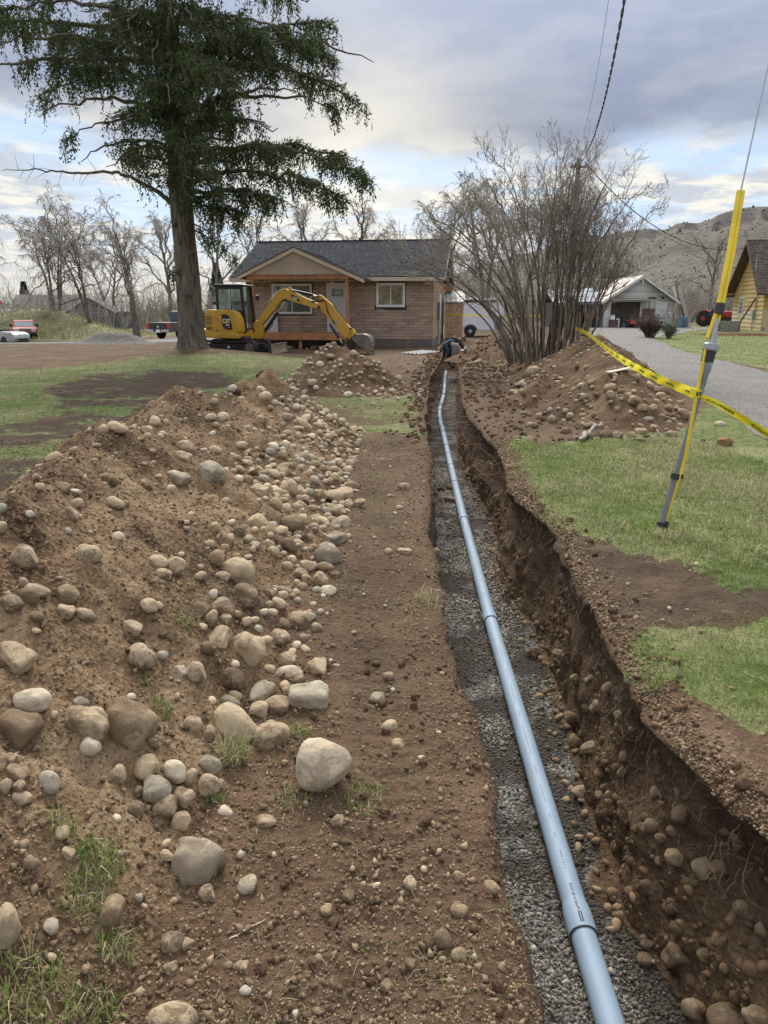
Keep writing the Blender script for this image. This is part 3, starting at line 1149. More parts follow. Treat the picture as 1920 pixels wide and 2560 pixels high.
def vary(label, matn, p, a, c):
    """what tells one look-alike from another: size, form, colour and where on the heap it lies"""
    s = 'large' if a > .075 else ('fist-sized' if a > .042 else 'small')
    f = 'flat' if c < .58 * a else ('upright' if c > 1.05 * a else 'rounded')
    h = HUE[matn]
    if label == L_PILE[0]:
        xc = float(np.interp(p[1], CREST[:, 0], CREST[:, 1]))
        t = (p[0] - xc) / (-.38 - xc)
        w = 'near the crest of' if t < .35 else ('on the slope of' if t < .8 else 'at the toe of')
        e = ', toward the house' if p[1] > 7 else (', far from the house' if p[1] < 2.6 else '')
        return f'{s} {f} {h} cobble {w} the long pile{e}'
    for L, t in ((L_RIGHT, 'on the dirt pile beside the yellow tape'), (L_STRIP, 'loose on the bare strip beside the trench'), (L_WALL, 'bedded in the cut side of the trench'), (L_BED, 'lying on the gravel trench bed')):
        if label == L[0]:
            return f'{s} {f} {h} cobble {t}'
    return label


def lay(p, n, a, b, c, matn, name='cobble', label=None, group=None, roll=0.0, yaw=None, sink=0.3, me=None):
    global stone_n
    me = me or (ANG_ME[stone_n % 4] if stone_n % 6 == 2 else STONE_ME[stone_n % len(STONE_ME)])
    stone_n += 1
    o = bpy.data.objects.new(name, mesh_with(me, matn))
    COL.objects.link(o)
    nn = Vector((0, 0, 1)).lerp(Vector(n), 0.6).normalized()
    q = Vector((0, 0, 1)).rotation_difference(nn).to_matrix()
    yaw = random.uniform(-0.6, 0.6) if yaw is None else yaw
    M = q @ Matrix.Rotation(yaw, 3, 'Z') @ Matrix.Rotation(roll, 3, 'Y')
    o.rotation_euler = M.to_euler()
    o.scale = (a, b, c)
    o.location = Vector(p) + nn * c * (1 - 2 * sink)
    tag(o, vary(label, matn, p, a, c) if group else label, 'rock', group)
    taken.append((o.location.x, o.location.y, max(a, b) * 0.9))
    return o


L_RIGHT = ('rounded brown cobble on the dark dirt pile beside the yellow tape', 'cobbles on the right-hand pile')
L_STRIP = ('loose cobble on the bare strip between the long pile and the trench', 'cobbles on the bare strip')
L_WALL = ('soil-stained cobble bedded in the cut side of the trench', 'cobbles in the trench wall')
L_BED = ('brown cobble lying loose on the grey gravel trench bed', 'cobbles on the trench bed')
L_PILE = ('rounded tan cobble lying on the long dirt pile beside the trench', 'cobbles on the long dirt pile')
# photo-measured stones: u, v, width, height (photo pixels), roll, material, label (None = one of the pile's look-alikes)
def c1(x, y): return x / 1.728, 1600 + y / 1.728
def c0(x, y): return x / 1.728, 900 + y / 1.728
HAND = []
for x, y, w, h, ro, mt, lb in [
    (1390, 540, 236, 236, 0, 'stone_pale', 'large pale speckled boulder standing alone on the bare strip by the trench'),
    (855, 905, 240, 250, .5, 'stone_pale', 'blunt wedge-shaped pale boulder lying at the toe of the long pile'),
    (1335, 215, 180, 138, .1, 'stone_grey', 'blocky grey boulder at the toe of the long pile behind the lone pale boulder'),
    (1010, 340, 232, 145, .1, 'stone_tan', 'wide tan loaf-shaped boulder behind the tall dry grass tuft'),
    (1185, 385, 150, 135, -.4, 'stone_tan', 'tilted egg-shaped tan boulder leaning against the loaf-shaped one'),
    (545, 310, 250, 210, .2, 'stone_dirty', 'broad soil-coated slab boulder half sunk in the long pile'),
    (75, 345, 180, 180, 0, 'stone_dirty', 'round boulder under a thick dark coat of soil on the long pile'),
    (140, 235, 155, 110, -.1, 'stone_pale', 'clean pale cobble resting on top of the soil-coated round boulder'),
    (60, 45, 175, 120, .1, 'stone_tan', 'half-buried smooth tan boulder with soil washed over its upper side'),
    (610, 50, 135, 115, .4, 'stone_tan', None), (838, 125, 100, 100, 0, 'stone_tan', None),
    (750, 550, 115, 90, 0, 'stone_pale', None), (675, 615, 125, 130, -.5, 'stone_grey', None), (712, 690, 115, 105, .2, 'stone_tan', None),
    (785, 655, 90, 85, 0, 'stone_tan', None), (815, 575, 50, 95, 0, 'stone_tan', None), (900, 530, 108, 75, .1, 'stone_grey', None),
    (895, 605, 105, 115, 0, 'stone_tan', None), (745, 1285, 108, 102, 0, 'stone_tan', 'ball-shaped tan cobble lying apart from the pile past the wedge-shaped boulder'),
    (30, 1190, 112, 215, 0, 'stone_tan', 'tall upright tan boulder standing in the near end of the long pile'),
    (895, 1085, 70, 92, -.2, 'stone_tan', None), (750, 1610, 215, 130, .1, 'stone_tan', 'broad low tan boulder lying past the ball-shaped cobble, away from the house'),
    (475, 1140, 100, 140, 0, 'stone_dirty', None), (385, 445, 95, 85, -.3, 'stone_pale', None), (505, 565, 75, 85, 0, 'stone_tan', None),
    (205, 600, 110, 85, .2, 'stone_grey', None), (70, 560, 100, 65, .1, 'stone_dirty', None), (15, 620, 60, 72, 0, 'stone_tan', None),
    (75, 625, 62, 76, 0, 'stone_tan', None), (90, 672, 84, 56, -.1, 'stone_tan', None), (780, 765, 85, 90, 0, 'stone_tan', None),
    (720, 925, 70, 40, .1, 'stone_tan', None), (1240, 75, 80, 85, .5, 'stone_tan', None), (1000, 150, 112, 92, .6, 'stone_damp', None),
    (830, 350, 85, 76, 0, 'stone_tan', None), (1010, 235, 60, 56, 0, 'stone_tan', None), (580, 730, 75, 92, 0, 'stone_tan', None),
    (130, 950, 78, 60, 0, 'stone_dirty', None), (290, 910, 62, 50, 0, 'stone_tan', None), (655, 435, 65, 45, 0, 'stone_tan', None),
    (900, 395, 60, 80, 0, 'stone_dirty', None), (1195, 265, 130, 70, .1, 'stone_dirty', None), (1120, 290, 90, 80, 0, 'stone_tan', None),
    (1250, 215, 70, 60, 0, 'stone_tan', None), (45, 500, 55, 50, 0, 'stone_tan', None), (600, 640, 50, 60, 0, 'stone_tan', None), (960, 620, 40, 70, 0, 'stone_tan', None)]:
    HAND.append((*c1(x, y), w / 1.728, h / 1.728, ro, mt, lb))
for x, y, w, h, ro, mt, lb in [
    (915, 470, 125, 105, .6, 'stone_grey', 'smooth pale grey egg-shaped cobble high on the long pile'),
    (1025, 885, 152, 130, .1, 'stone_tan', 'big rounded tan boulder midway along the long pile with dark clod before it'),
    (1415, 835, 122, 96, 0, 'stone_grey', 'pale grey-green boulder resting at the outer toe of the long pile'),
    (1060, 1210, 140, 150, .3, 'stone_tan', 'pear-shaped smooth tan boulder on the lower slope of the long pile'),
    (505, 285, 102, 52, -.1, 'stone_tan', 'flat oval tan cobble lying on the very crest of the long pile'),
    (105, 830, 115, 112, .2, 'stone_tan', 'blunt reddish tan boulder in the upper slope of the long pile'),
    (1385, 945, 76, 78, .2, 'stone_tan', None), (1110, 695, 95, 75, .2, 'stone_tan', None), (800, 365, 76, 56, .2, 'stone_tan', None), (790, 410, 82, 52, .1, 'stone_tan', None),
    (680, 865, 86, 60, 0, 'stone_tan', None), (750, 875, 80, 86, .2, 'stone_tan', None), (160, 990, 112, 60, 0, 'stone_pale', None), (100, 955, 42, 45, 0, 'stone_tan', None),
    (290, 1000, 112, 76, 0, 'stone_dirty', None), (280, 1075, 80, 66, 0, 'stone_tan', None), (365, 1090, 95, 45, .2, 'stone_tan', None), (630, 530, 62, 42, .2, 'stone_tan', None),
    (500, 610, 86, 50, .3, 'stone_tan', None), (1250, 540, 76, 76, .5, 'stone_tan', None), (1190, 610, 56, 60, 0, 'stone_tan', None), (1555, 615, 56, 56, 0, 'stone_tan', None),
    (1500, 620, 42, 50, 0, 'stone_tan', None), (1450, 580, 100, 60, .1, 'stone_tan', None), (1380, 580, 62, 62, .5, 'stone_tan', None), (1300, 630, 72, 46, .5, 'stone_tan', None),
    (1130, 255, 52, 45, .2, 'stone_tan', None), (970, 760, 72, 76, .5, 'stone_tan', None), (925, 715, 42, 52, 0, 'stone_tan', None), (1030, 735, 56, 60, 0, 'stone_tan', None),
    (1265, 690, 112, 76, .1, 'stone_dirty', None), (1180, 820, 56, 42, 0, 'stone_tan', None), (1160, 790, 56, 46, 0, 'stone_tan', None), (1100, 795, 52, 46, 0, 'stone_grey', None),
    (1250, 790, 80, 46, .4, 'stone_tan', None), (960, 1060, 106, 86, .2, 'stone_tan', None), (915, 1095, 52, 70, .3, 'stone_tan', None), (970, 1110, 56, 50, 0, 'stone_tan', None),
    (1200, 1045, 72, 46, .1, 'stone_tan', None), (1225, 990, 66, 46, 0, 'stone_grey', None), (1340, 1105, 56, 50, 0, 'stone_grey', None), (1370, 1150, 50, 46, 0, 'stone_tan', None),
    (1310, 1195, 46, 36, 0, 'stone_pale', None), (1220, 1185, 72, 50, .2, 'stone_tan', None), (900, 1230, 78, 60, .2, 'stone_tan', None), (570, 1145, 90, 66, .3, 'stone_tan', None),
    (1240, 240, 45, 40, 0, 'stone_grey', None), (1310, 270, 90, 40, .5, 'stone_tan', None), (1285, 292, 60, 25, -.3, 'stone_tan', None), (1420, 325, 45, 42, 0, 'stone_tan', None),
    (930, 840, 75, 75, 0, 'stone_dirty', None), (310, 655, 65, 40, .5, 'stone_tan', None), (0, 715, 40, 60, 0, 'stone_tan', None), (270, 545, 65, 55, 0, 'stone_dirty', None),
    (1340, 885, 70, 60, .2, 'stone_tan', None), (1325, 940, 45, 45, 0, 'stone_tan', None), (1450, 925, 50, 30, 0, 'stone_tan', None), (1290, 750, 55, 50, 0, 'stone_tan', None)]:
    HAND.append((*c0(x, y), w / 1.728, h / 1.728, ro, mt, lb))


def lay_px(u, v, w, h, roll, mt, name, label, group, sink=0.3, depthf=0.85, me=None):
    p, n = hit(u, v + 0.34 * h)
    if p is None:
        return None
    dep = (p - CAMP).dot(FWD)
    a, c = w / 2 / FPX * dep, h / 2 / FPX * dep
    return lay(p, n, a, (a + c) / 2 * depthf, c, mt, name, label, group, roll, random.uniform(-.25, .25), sink, me)


for u, v, w, h, ro, mt, lb in HAND:
    big = lb is not None
    me = ANG_ME[stone_n % 4] if mt == 'stone_dirty' and w > 90 else None
    alone = lb is not None and 'standing alone' in lb
    lay_px(u, v, w, h, ro, mt, 'boulder' if w > 70 else 'cobble', lb or L_PILE[0], None if big else L_PILE[1], 0.10 if alone else (0.35 if h > 60 else 0.30), 0.9, STONE_ME[3] if alone else (ANG_ME[1] if lb and 'wedge' in lb else me))

# right-hand pile, lawn and the strips by the trench
def c2(x, y): return 960 + x / 1.728, 840 + y / 1.728
for x, y, w, h, mt in [(980, 250, 42, 46, 'stone_tan'), (1085, 275, 62, 42, 'stone_tan'), (1115, 305, 52, 36, 'stone_tan'), (865, 255, 36, 32, 'stone_pale'), (650, 145, 62, 52, 'stone_tan'),
                       (885, 385, 52, 42, 'stone_tan'), (725, 355, 42, 36, 'stone_dirty'), (1190, 255, 42, 36, 'stone_tan'), (1285, 330, 60, 46, 'stone_dirty'), (960, 420, 60, 40, 'stone_dirty'),
                       (1010, 425, 46, 36, 'stone_tan'), (1105, 410, 60, 40, 'stone_dirty'), (1165, 395, 50, 36, 'stone_tan'), (790, 405, 46, 34, 'stone_dirty'), (1240, 420, 60, 34, 'stone_dirty'),
                       (610, 335, 56, 24, 'stone_tan'), (640, 380, 46, 24, 'stone_tan'), (1100, 448, 50, 28, 'stone_tan'), (1070, 425, 40, 34, 'stone_tan'), (830, 440, 30, 24, 'stone_tan'), (805, 340, 34, 28, 'stone_tan'),
                       (590, 205, 44, 24, 'stone_tan'), (560, 240, 40, 24, 'stone_tan'), (405, 110, 44, 22, 'stone_pale'), (355, 140, 26, 16, 'stone_tan'), (1150, 210, 40, 26, 'stone_tan')]:
    lay_px(*c2(x, y), w / 1.728, h / 1.728, 0, mt, 'cobble', *L_RIGHT, sink=0.28)
lay_px(*c2(1470, 457), 68 / 1.728, 44 / 1.728, 0, 'stone_orange', 'cobble', 'rust-orange cobble sitting in the grass beyond the yellow guy-wire guard', None, 0.2)
lay_px(*c2(1452, 378), 52 / 1.728, 30 / 1.728, 0, 'stone_pale', 'cobble', 'whitish grey cobble in the grass beneath the yellow tape', None, 0.3)
for x, y, w, h, mt in [(88, 645, 52, 36, 'stone_tan'), (88, 925, 62, 30, 'stone_tan'), (68, 737, 32, 22, 'stone_pale'), (30, 688, 34, 16, 'stone_tan'), (50, 250, 36, 20, 'stone_orange')]:
    lay_px(*c2(x, y), w / 1.728, h / 1.728, 0, mt, 'cobble', *L_STRIP, sink=0.3)
for x, y, w, h in [(1150, 775, 92, 46), (1460, 770, 62, 56), (1045, 1400, 66, 56), (820, 1475, 45, 30), (985, 1400, 45, 30), (1230, 525, 30, 28), (1320, 700, 25, 25), (750, 1120, 30, 28), (620, 1145, 30, 30)]:
    lay_px(*c1(x, y), w / 1.728, h / 1.728, 0, 'stone_tan', 'cobble', *L_STRIP, sink=0.33)
def c4(x, y): return 960 + x / 1.728, 1600 + y / 1.728
for x, y, w, h, mt in [(20, 145, 50, 42, 'stone_tan'), (62, 440, 56, 56, 'stone_tan'), (305, 332, 42, 26, 'stone_tan'), (325, 1010, 50, 56, 'stone_dirty'), (255, 1275, 85, 100, 'stone_dirty'), (115, 1390, 50, 56, 'stone_dirty'), (390, 1362, 26, 34, 'stone_pale'), (190, 597, 24, 26, 'stone_tan'), (325, 1160, 80, 60, 'stone_dirty'), (325, 1350, 70, 60, 'stone_dirty')]:
    lay_px(*c4(x, y), w / 1.728, h / 1.728, 0, mt, 'cobble', *L_STRIP, sink=0.35)
for x, y, w, h, ro, mt in [(1390, 955, 84, 84, .3, 'stone_damp'), (1265, 1325, 100, 112, -.4, 'stone_dirty'), (1345, 1560, 84, 104, .3, 'stone_dirty'), (1265, 905, 62, 92, -.3, 'stone_damp'), (1290, 725, 92, 66, 0, 'stone_damp'),
                           (1500, 1610, 165, 110, .2, 'stone_dirty'), (1630, 1590, 85, 140, 0, 'stone_damp'), (890, 450, 72, 46, .2, 'stone_damp'), (1160, 780, 56, 70, .4, 'stone_damp'), (1125, 800, 46, 60, 0, 'stone_damp'),
                           (1175, 640, 52, 50, 0, 'stone_damp'), (1020, 320, 36, 60, .2, 'stone_damp'), (970, 195, 50, 40, 0, 'stone_damp'), (890, 160, 40, 40, 0, 'stone_damp'), (830, 150, 36, 50, 0, 'stone_damp'),
                           (1395, 1340, 60, 60, 0, 'stone_damp'), (1550, 1140, 60, 62, 0, 'stone_damp'), (1590, 1200, 50, 50, 0, 'stone_damp'), (1470, 1290, 45, 45, 0, 'stone_damp'), (1640, 1230, 50, 90, 0, 'stone_damp'),
                           (1460, 940, 40, 100, -.4, 'stone_dirty'), (1200, 840, 50, 50, 0, 'stone_damp'), (770, 40, 40, 70, 0, 'stone_damp')]:
    lay_px(*c4(x, y), w * 1.15 / 1.728, h * 1.15 / 1.728, ro, 'stone_dirty' if mt == 'stone_damp' and x % 3 else mt, 'cobble', *L_WALL, sink=0.42)
for x, y, w, h, ro, mt in [(820, 320, 52, 78, 0, 'stone_dirty'), (825, 425, 56, 66, 0, 'stone_dirty'), (920, 275, 62, 46, -.2, 'stone_dirty'), (945, 565, 70, 42, .2, 'stone_dirty'), (1035, 560, 52, 32, -.1, 'stone_dirty'),
                           (655, 45, 42, 64, 0, 'stone_dirty'), (622, 52, 32, 42, 0, 'stone_dirty'), (707, 220, 46, 36, 0, 'stone_dirty'), (758, 328, 46, 26, 0, 'stone_dirty'), (975, 660, 34, 40, 0, 'stone_dirty'), (940, 660, 36, 50, 0, 'stone_dirty'), (980, 690, 36, 50, 0, 'stone_dirty'), (955, 628, 40, 26, 0, 'stone_damp')]:
    lay_px(*c4(x, y), w / 1.728, h / 1.728, ro, mt, 'cobble', *L_BED, sink=0.3)
for x, y, w, h in [(285, 652, 42, 26), (287, 705, 58, 34), (248, 662, 36, 22), (375, 580, 48, 36), (215, 680, 30, 20), (210, 720, 34, 30), (495, 770, 34, 20), (492, 690, 40, 26), (220, 930, 40, 40)]:
    lay_px(*c2(x, y), w / 1.728, h / 1.728, .2, 'stone_damp' if w < 40 else 'stone_dirty', 'cobble', *L_BED, sink=0.25)

N_HAND = stone_n


def fill_cobbles():
    """random cobbles: the ones that show largest become things of their own, the rest one mass per heap"""
    r = np.random.default_rng(5)
    cand = []

    def area(n, fx, size, lab, mats, extra=None):
        for _ in range(n):
            x, y = fx()
            s = size()
            if extra and not extra(x, y):
                continue
            if any((x - q[0]) ** 2 + (y - q[1]) ** 2 < (0.8 * (q[2] + s)) ** 2 for q in taken):
                continue
            taken.append((x, y, s))
            cand.append((x, y, s, lab, mats[r.integers(len(mats))]))
    tan = ['stone_tan', 'stone_tan', 'stone_tan', 'stone_dirty', 'stone_grey', 'stone_pale']
    drk = ['stone_dirty', 'stone_dirty', 'stone_dirty', 'stone_damp', 'stone_tan', 'stone_grey']
    ls = lambda lo, hi, sg: (lambda: float(np.clip(lo * math.exp(abs(r.normal()) * sg), lo, hi)))
    # tumbled band along the toe of the long pile
    def toe():
        y = r.uniform(2.5, 10.2)
        return -0.36 - abs(r.normal()) * 0.30 + 0.05 * r.normal(), y
    area(520, toe, ls(.022, .075, .55), L_PILE, tan, lambda x, y: x < -0.22)
    def toe2():
        y = r.uniform(5.2, 10.3)
        return -0.33 - abs(r.normal()) * 0.42, y
    area(900, toe2, ls(.032, .085, .45), L_PILE, tan, lambda x, y: x < -0.2)
    def slope():
        y = 0.8 + 9 * r.random() ** 1.3
        return r.uniform(-2.1, -0.5), y
    area(460, slope, ls(.013, .07, .7), L_PILE, tan)
    def conep():
        a, d = r.uniform(0, 6.28), abs(r.normal(1.15, 0.45))
        return -0.9 + d * math.cos(a), 15.45 + d * math.sin(a)
    area(420, conep, ls(.03, .09, .5), ('cobble lying on or round the small cone-shaped dirt pile', 'cobbles of the cone pile'), tan, lambda x, y: x < 0.95)
    def rightp():
        if r.random() < 0.6:
            y = r.uniform(8.8, 11.6)
            return r.uniform(2.0, 5.4), y
        return r.uniform(1.75, 5.6), r.uniform(10.5, 16.5)
    area(620, rightp, ls(.03, .10, .5), L_RIGHT, drk, lambda x, y: float(h_right(x, y)) > -0.02 and x > float(lip_r(y)) + 0.12)
    def backp():
        return r.uniform(2.3, 5.0), r.uniform(16.5, 25)
    area(240, backp, ls(.03, .11, .5), ('cobble on the churned soil beside the far end of the trench', 'cobbles by the far trench'), drk, lambda x, y: x > float(lip_r(y)) + 0.1)
    def bench():
        y = 1.2 + 10 * r.random() ** 1.5
        return r.uniform(-0.5, float(lip_l(y)) - 0.05), y
    area(80, bench, ls(.009, .035, .6), L_STRIP, tan)
    def lefb():
        y = r.uniform(12, 26)
        return float(lip_l(y)) - 0.1 - abs(r.normal()) * 0.9, y
    area(130, lefb, ls(.02, .06, .5), ('cobble on the trampled ground left of the far trench', 'cobbles left of the far trench'), drk)
    def rlawn():
        y = r.uniform(2.2, 8.5)
        return float(lip_r(y)) + 0.08 + abs(r.normal()) * 0.9, y
    area(60, rlawn, ls(.012, .035, .5), ('small stone in the turf right of the trench', 'stones in the turf'), drk)
    def bed():
        y = r.uniform(2.2, 14)
        xl, xr = float(lip_l(y)), float(lip_r(y))
        return (xr - 0.04 - abs(r.normal()) * 0.07, y)
    px = lambda y: np.interp(y, [q[0] for q in PIPE_PTS], [q[1] for q in PIPE_PTS])
    area(260, bed, ls(.014, .04, .5), L_BED, ['stone_damp', 'stone_dirty'], lambda x, y: abs(x - px(y)) > 0.1 and x < float(lip_r(y)) - 0.03)
    wp_, ws_, wc_ = [], [], []
    while len(wp_) < 800:
        y = 1.9 + 11 * r.random() ** 1.7
        d = float(depth(y))
        z = -d * r.uniform(.22, .98)
        p, n, i, q = BV.ray_cast(Vector((float(lip_r(y)) - .3, y, z)), Vector((1, 0, 0)))
        if p is None or q > .6 or (fbm(y, z * 1.6, 0, 1.5, 3, .6, 161) + r.normal(0, .15)) < -.02:
            continue
        s = min(.007 * math.exp(abs(r.normal()) * .75) * (.9 + .1 * y), .030)
        wp_.append(tuple(p - n * s * .12))
        ws_.append(s)
        wc_.append(np.array((.185, .122, .075)) * r.uniform(.5, 1.35))
    S = np.array(ws_)
    V, F, ix = scatter_arr(LOW_STONES, np.array(wp_), S[:, None] * r.uniform([.7, .8, .6], [1.0, 1.3, 1.0], (len(S), 3)), rand_rot(len(S), r))
    tag(arr_obj('wall_pebbles', V, F, tinted(), None, True, {'tint': np.array(wc_)[ix]}), kind='stuff')
    cand.sort(key=lambda q: -q[2] / math.hypot(q[0], q[1]))
    n_ind = 300 - N_HAND
    rest = cand[n_ind:]
    for x, y, s, lab, mt in cand[:n_ind]:
        p, n = drop(x, y)
        e = r.uniform(0.6, 1.0, 3)
        lay(p, n, s * (0.8 + .4 * e[0]), s * (0.7 + 0.4 * e[1]), s * (0.45 + 0.4 * e[2]), mt, 'cobble', lab[0], lab[1], r.uniform(-.3, .3), r.uniform(0, 6.28), r.uniform(.22, .45))
    groups = {}
    for q in rest:
        groups.setdefault(q[3][1], []).append(q)
    tint = {'stone_tan': (0.42, 0.33, 0.22), 'stone_dirty': (0.30, 0.222, 0.145), 'stone_grey': (0.37, 0.335, 0.27), 'stone_pale': (0.50, 0.43, 0.32), 'stone_damp': (0.20, 0.14, 0.09)}
    for g, L in groups.items():
        pos, nrm = [], []
        for x, y, s, lab, mt in L:
            p, n = drop(x, y)
            pos.append(p + n * s * 0.2)
        pos = np.array([tuple(p) for p in pos])
        S = np.array([q[2] for q in L])
        sc = S[:, None] * r.uniform([.8, .7, .5], [1.2, 1.05, .9], (len(L), 3))
        yaw = r.uniform(0, 6.28, len(L))
        til = r.normal(0, .25, (len(L), 2))
        M = np.array([(Matrix.Rotation(a, 3, 'Z') @ Matrix.Rotation(t[0], 3, 'X') @ Matrix.Rotation(t[1], 3, 'Y')) for a, t in zip(yaw, til)])
        V, F, ix = scatter_arr(LOW_STONES, pos, sc, M)
        col = np.array([tint[q[4]] for q in L]) * r.uniform(.78, 1.2, (len(L), 1))
        o = arr_obj('small_stones', V, F, tinted(), None, True, {'tint': col[ix]})
        tag(o, kind='stuff')


def tinted(name='tinted_stone', bump=0.5, scale=30.0):
    if name in MATS:
        return MATS[name]
    m, N, b = new_mat(name)
    tc = N.n('ShaderNodeTexCoord').outputs['Object']
    a = N.n('ShaderNodeAttribute', attribute_name='tint').outputs['Color']
    n = N.noise(tc, scale, 6, 0.65)
    c = N.mix(1.0, a, N.ramp(n, [(0.25, (0.55, 0.53, 0.5)), (0.5, (1, 1, 1)), (0.75, (1.3, 1.28, 1.22))]), 'MULTIPLY')
    N.link(c, b.inputs['Base Color'])
    b.inputs['Roughness'].default_value = 0.9
    b.inputs['Specular IOR Level'].default_value = 0.2
    if bump:
        N.link(N.bump(n, bump, 0.015), b.inputs['Normal'])
    return m


fill_cobbles()


# ------------------------------------------------------------------ crumbs of soil, clods, trench gravel
OCT = []
for k in range(6):
    q_ = np.array([(1, 0, 0), (-1, 0, 0), (0, 1, 0), (0, -1, 0), (0, 0, 1), (0, 0, -1.0)]) * np.random.default_rng(k).uniform(.75, 1.3, (6, 1)) + np.random.default_rng(k + 9).normal(0, .18, (6, 3))
    OCT.append((q_, np.array([(0, 2, 4), (2, 1, 4), (1, 3, 4), (3, 0, 4), (2, 0, 5), (1, 2, 5), (3, 1, 5), (0, 3, 5)])))


def crumbs():
    r = np.random.default_rng(9)
    CN = r.normal(0, .3, 4096)
    pos, S, colr = [], [], []
    dark, lite = np.array((0.085, 0.054, 0.033)), np.array((0.36, 0.27, 0.175))
    for k in range(41000):
        y = 1.15 + 8.0 * r.random() ** 2.2
        if r.random() < 0.72:
            x = r.uniform(-0.60 * y - 0.35, float(np.interp(y, LIPL[:, 0], LIPL[:, 1])) + 0.01)
        else:
            x = float(np.interp(y, LIPR[:, 0], LIPR[:, 1])) + abs(r.normal()) * 0.085
        if abs(x - float(np.interp(y, LIPL[:, 0], LIPL[:, 1])) + .42) < .17 and y > 2.1 and r.random() < .7:
            continue
        p, n = drop(x, y)
        if p.z < -0.1:
            continue
        s = 0.0028 * math.exp(abs(r.normal()) * 0.72) * (0.6 + 0.16 * y)
        s = min(s, 0.013)
        pos.append(tuple(p + n * s * 0.25))
        S.append(s)
        f = .22 + .78 * r.random()
        f *= float(np.clip(.62 + 1.3 * CN[k % 4096], .15, 1)) if s > .006 else 1
        colr.append(dark + (lite - dark) * f)
    pos, S = np.array(pos), np.array(S)
    V, F, ix = scatter_arr(OCT, pos, S[:, None] * r.uniform(.6, 1.3, (len(S), 3)), rand_rot(len(S), r))
    tag(arr_obj('soil_crumbs', V, F, tinted('crumb', 0.0, 60), None, False, {'tint': np.array(colr)[ix]}), kind='stuff')
    # bigger clods on the rims and the near strip
    CL = [stone_shape(420 + k, 2, 0.75, 3.0) for k in range(8)]
    pos, S = [], []
    for k in range(1500):
        q = r.random()
        if k > 300:
            y = r.uniform(9, 27)
            x = float(lip_r(y)) + .05 + abs(r.normal()) * .9 if q < .7 else float(lip_l(y)) - .05 - abs(r.normal()) * .22
        elif q < 0.4:
            y = r.uniform(1.2, 3.2)
            x = r.uniform(-0.5, 0.36)
        elif q < 0.75:
            y = 1.9 + 6 * r.random() ** 1.5
            x = float(lip_r(y)) + 0.02 + abs(r.normal()) * 0.10
        else:
            y = r.uniform(1.2, 9)
            x = r.uniform(-2.0, -0.5)
        p, n = drop(x, y)
        if p.z < -0.1:
            continue
        s = 0.0075 * math.exp(abs(r.normal()) * 0.5) * (1 + .12 * y)
        pos.append(tuple(p + n * s * 0.2))
        S.append(min(s, .05))
    pos, S = np.array(pos), np.array(S)
    V, F, ix = scatter_arr(CL, pos, S[:, None] * r.uniform(.7, 1.15, (len(S), 3)), rand_rot(len(S), r))
    tag(arr_obj('soil_clods', V, F, MATS['soil_damp'], None, True), kind='stuff')
    # crushed rock of the trench bed
    px = lambda y: np.interp(y, [q[0] for q in PIPE_PTS], [q[1] for q in PIPE_PTS])
    pos, S, colr = [], [], []
    while len(pos) < 14500:
        y = 1.7 + 10.5 * r.random() ** 1.9
        xl, xr = float(np.interp(y, LIPL[:, 0], LIPL[:, 1])), float(np.interp(y, LIPR[:, 0], LIPR[:, 1]))
        x = r.uniform(xl + 0.04, xr - 0.02)
        if abs(x - px(y)) < 0.035:
            continue
        if math.exp(-((y - 2.72) / 0.2) ** 2 - ((x - 1.06) / 0.14) ** 2) > 0.3 and r.random() < 0.93:
            continue
        lim = 0.42 + 1.5 * float(fbm(x, y, 0, 2.0, 3, 0.6, 131))
        if x > xr - 0.10 and r.random() < 0.55:
            continue
        if r.random() > max(lim, 0.10):
            continue
        p, n = drop(x, y)
        if p.z > -0.35:
            continue
        s = 0.0046 * math.exp(abs(r.normal()) * 0.42) * (0.85 + 0.08 * y)
        pos.append(tuple(p + Vector((0, 0, s * 0.3))))
        S.append(min(s, 0.017))
        g = np.clip(r.normal(0.23, 0.075), 0.09, 0.48) * np.clip(0.45 + lim, .45, 1.15)
        bw = .12 * r.random()
        colr.append((g * (1.02 + bw), g, g * (0.90 - bw)))
    pos, S = np.array(pos), np.array(S)
    V, F, ix = scatter_arr(OCT, pos, S[:, None] * r.uniform([.8, .8, .6], [1.4, 1.3, 1.0], (len(S), 3)), rand_rot(len(S), r))
    tag(arr_obj('trench_gravel', V, F, tinted('gravel_chip', 0.0, 80), None, False, {'tint': np.array(colr)[ix]}), kind='stuff')


crumbs()


# ------------------------------------------------------------------ pipe
def pipe_material():
    m, N, b = new_mat('pipe_plastic')
    tc = N.n('ShaderNodeTexCoord').outputs['Object']
    n = N.noise(tc, 3.0, 6, 0.6)
    c = N.mix(N.smooth(n, 0.3, 0.7), (0.235, 0.325, 0.435), (0.28, 0.375, 0.49))
    s = N.noise(tc, 60.0, 5, 0.75)
    c = N.mix(N.math('MULTIPLY', N.smooth(s, 0.60, 0.75), 0.35), c, (0.2, 0.18, 0.15))
    du = N.noise(N.vmath('MULTIPLY', tc, (9.0, 2.2, 9.0)), 1.0, 8, 0.72, 0.3)
    c = N.mix(N.math('MULTIPLY', N.smooth(du, 0.56, 0.72), 0.42), c, (0.27, 0.225, 0.17))
    b.inputs['Specular IOR Level'].default_value = 0.35
    N.link(c, b.inputs['Base Color'])
    N.link(N.smooth(n, 0.2, 0.8, 0.50, 0.66), b.inputs['Roughness'])
    N.link(N.bump(s, 0.05, 0.005), b.inputs['Normal'])
    return m


pipe_material()
mat('gasket', (0.045, 0.06, 0.075), 0.6)
mat('print_ink', (0.05, 0.06, 0.075), 0.7, 0.3, 80)


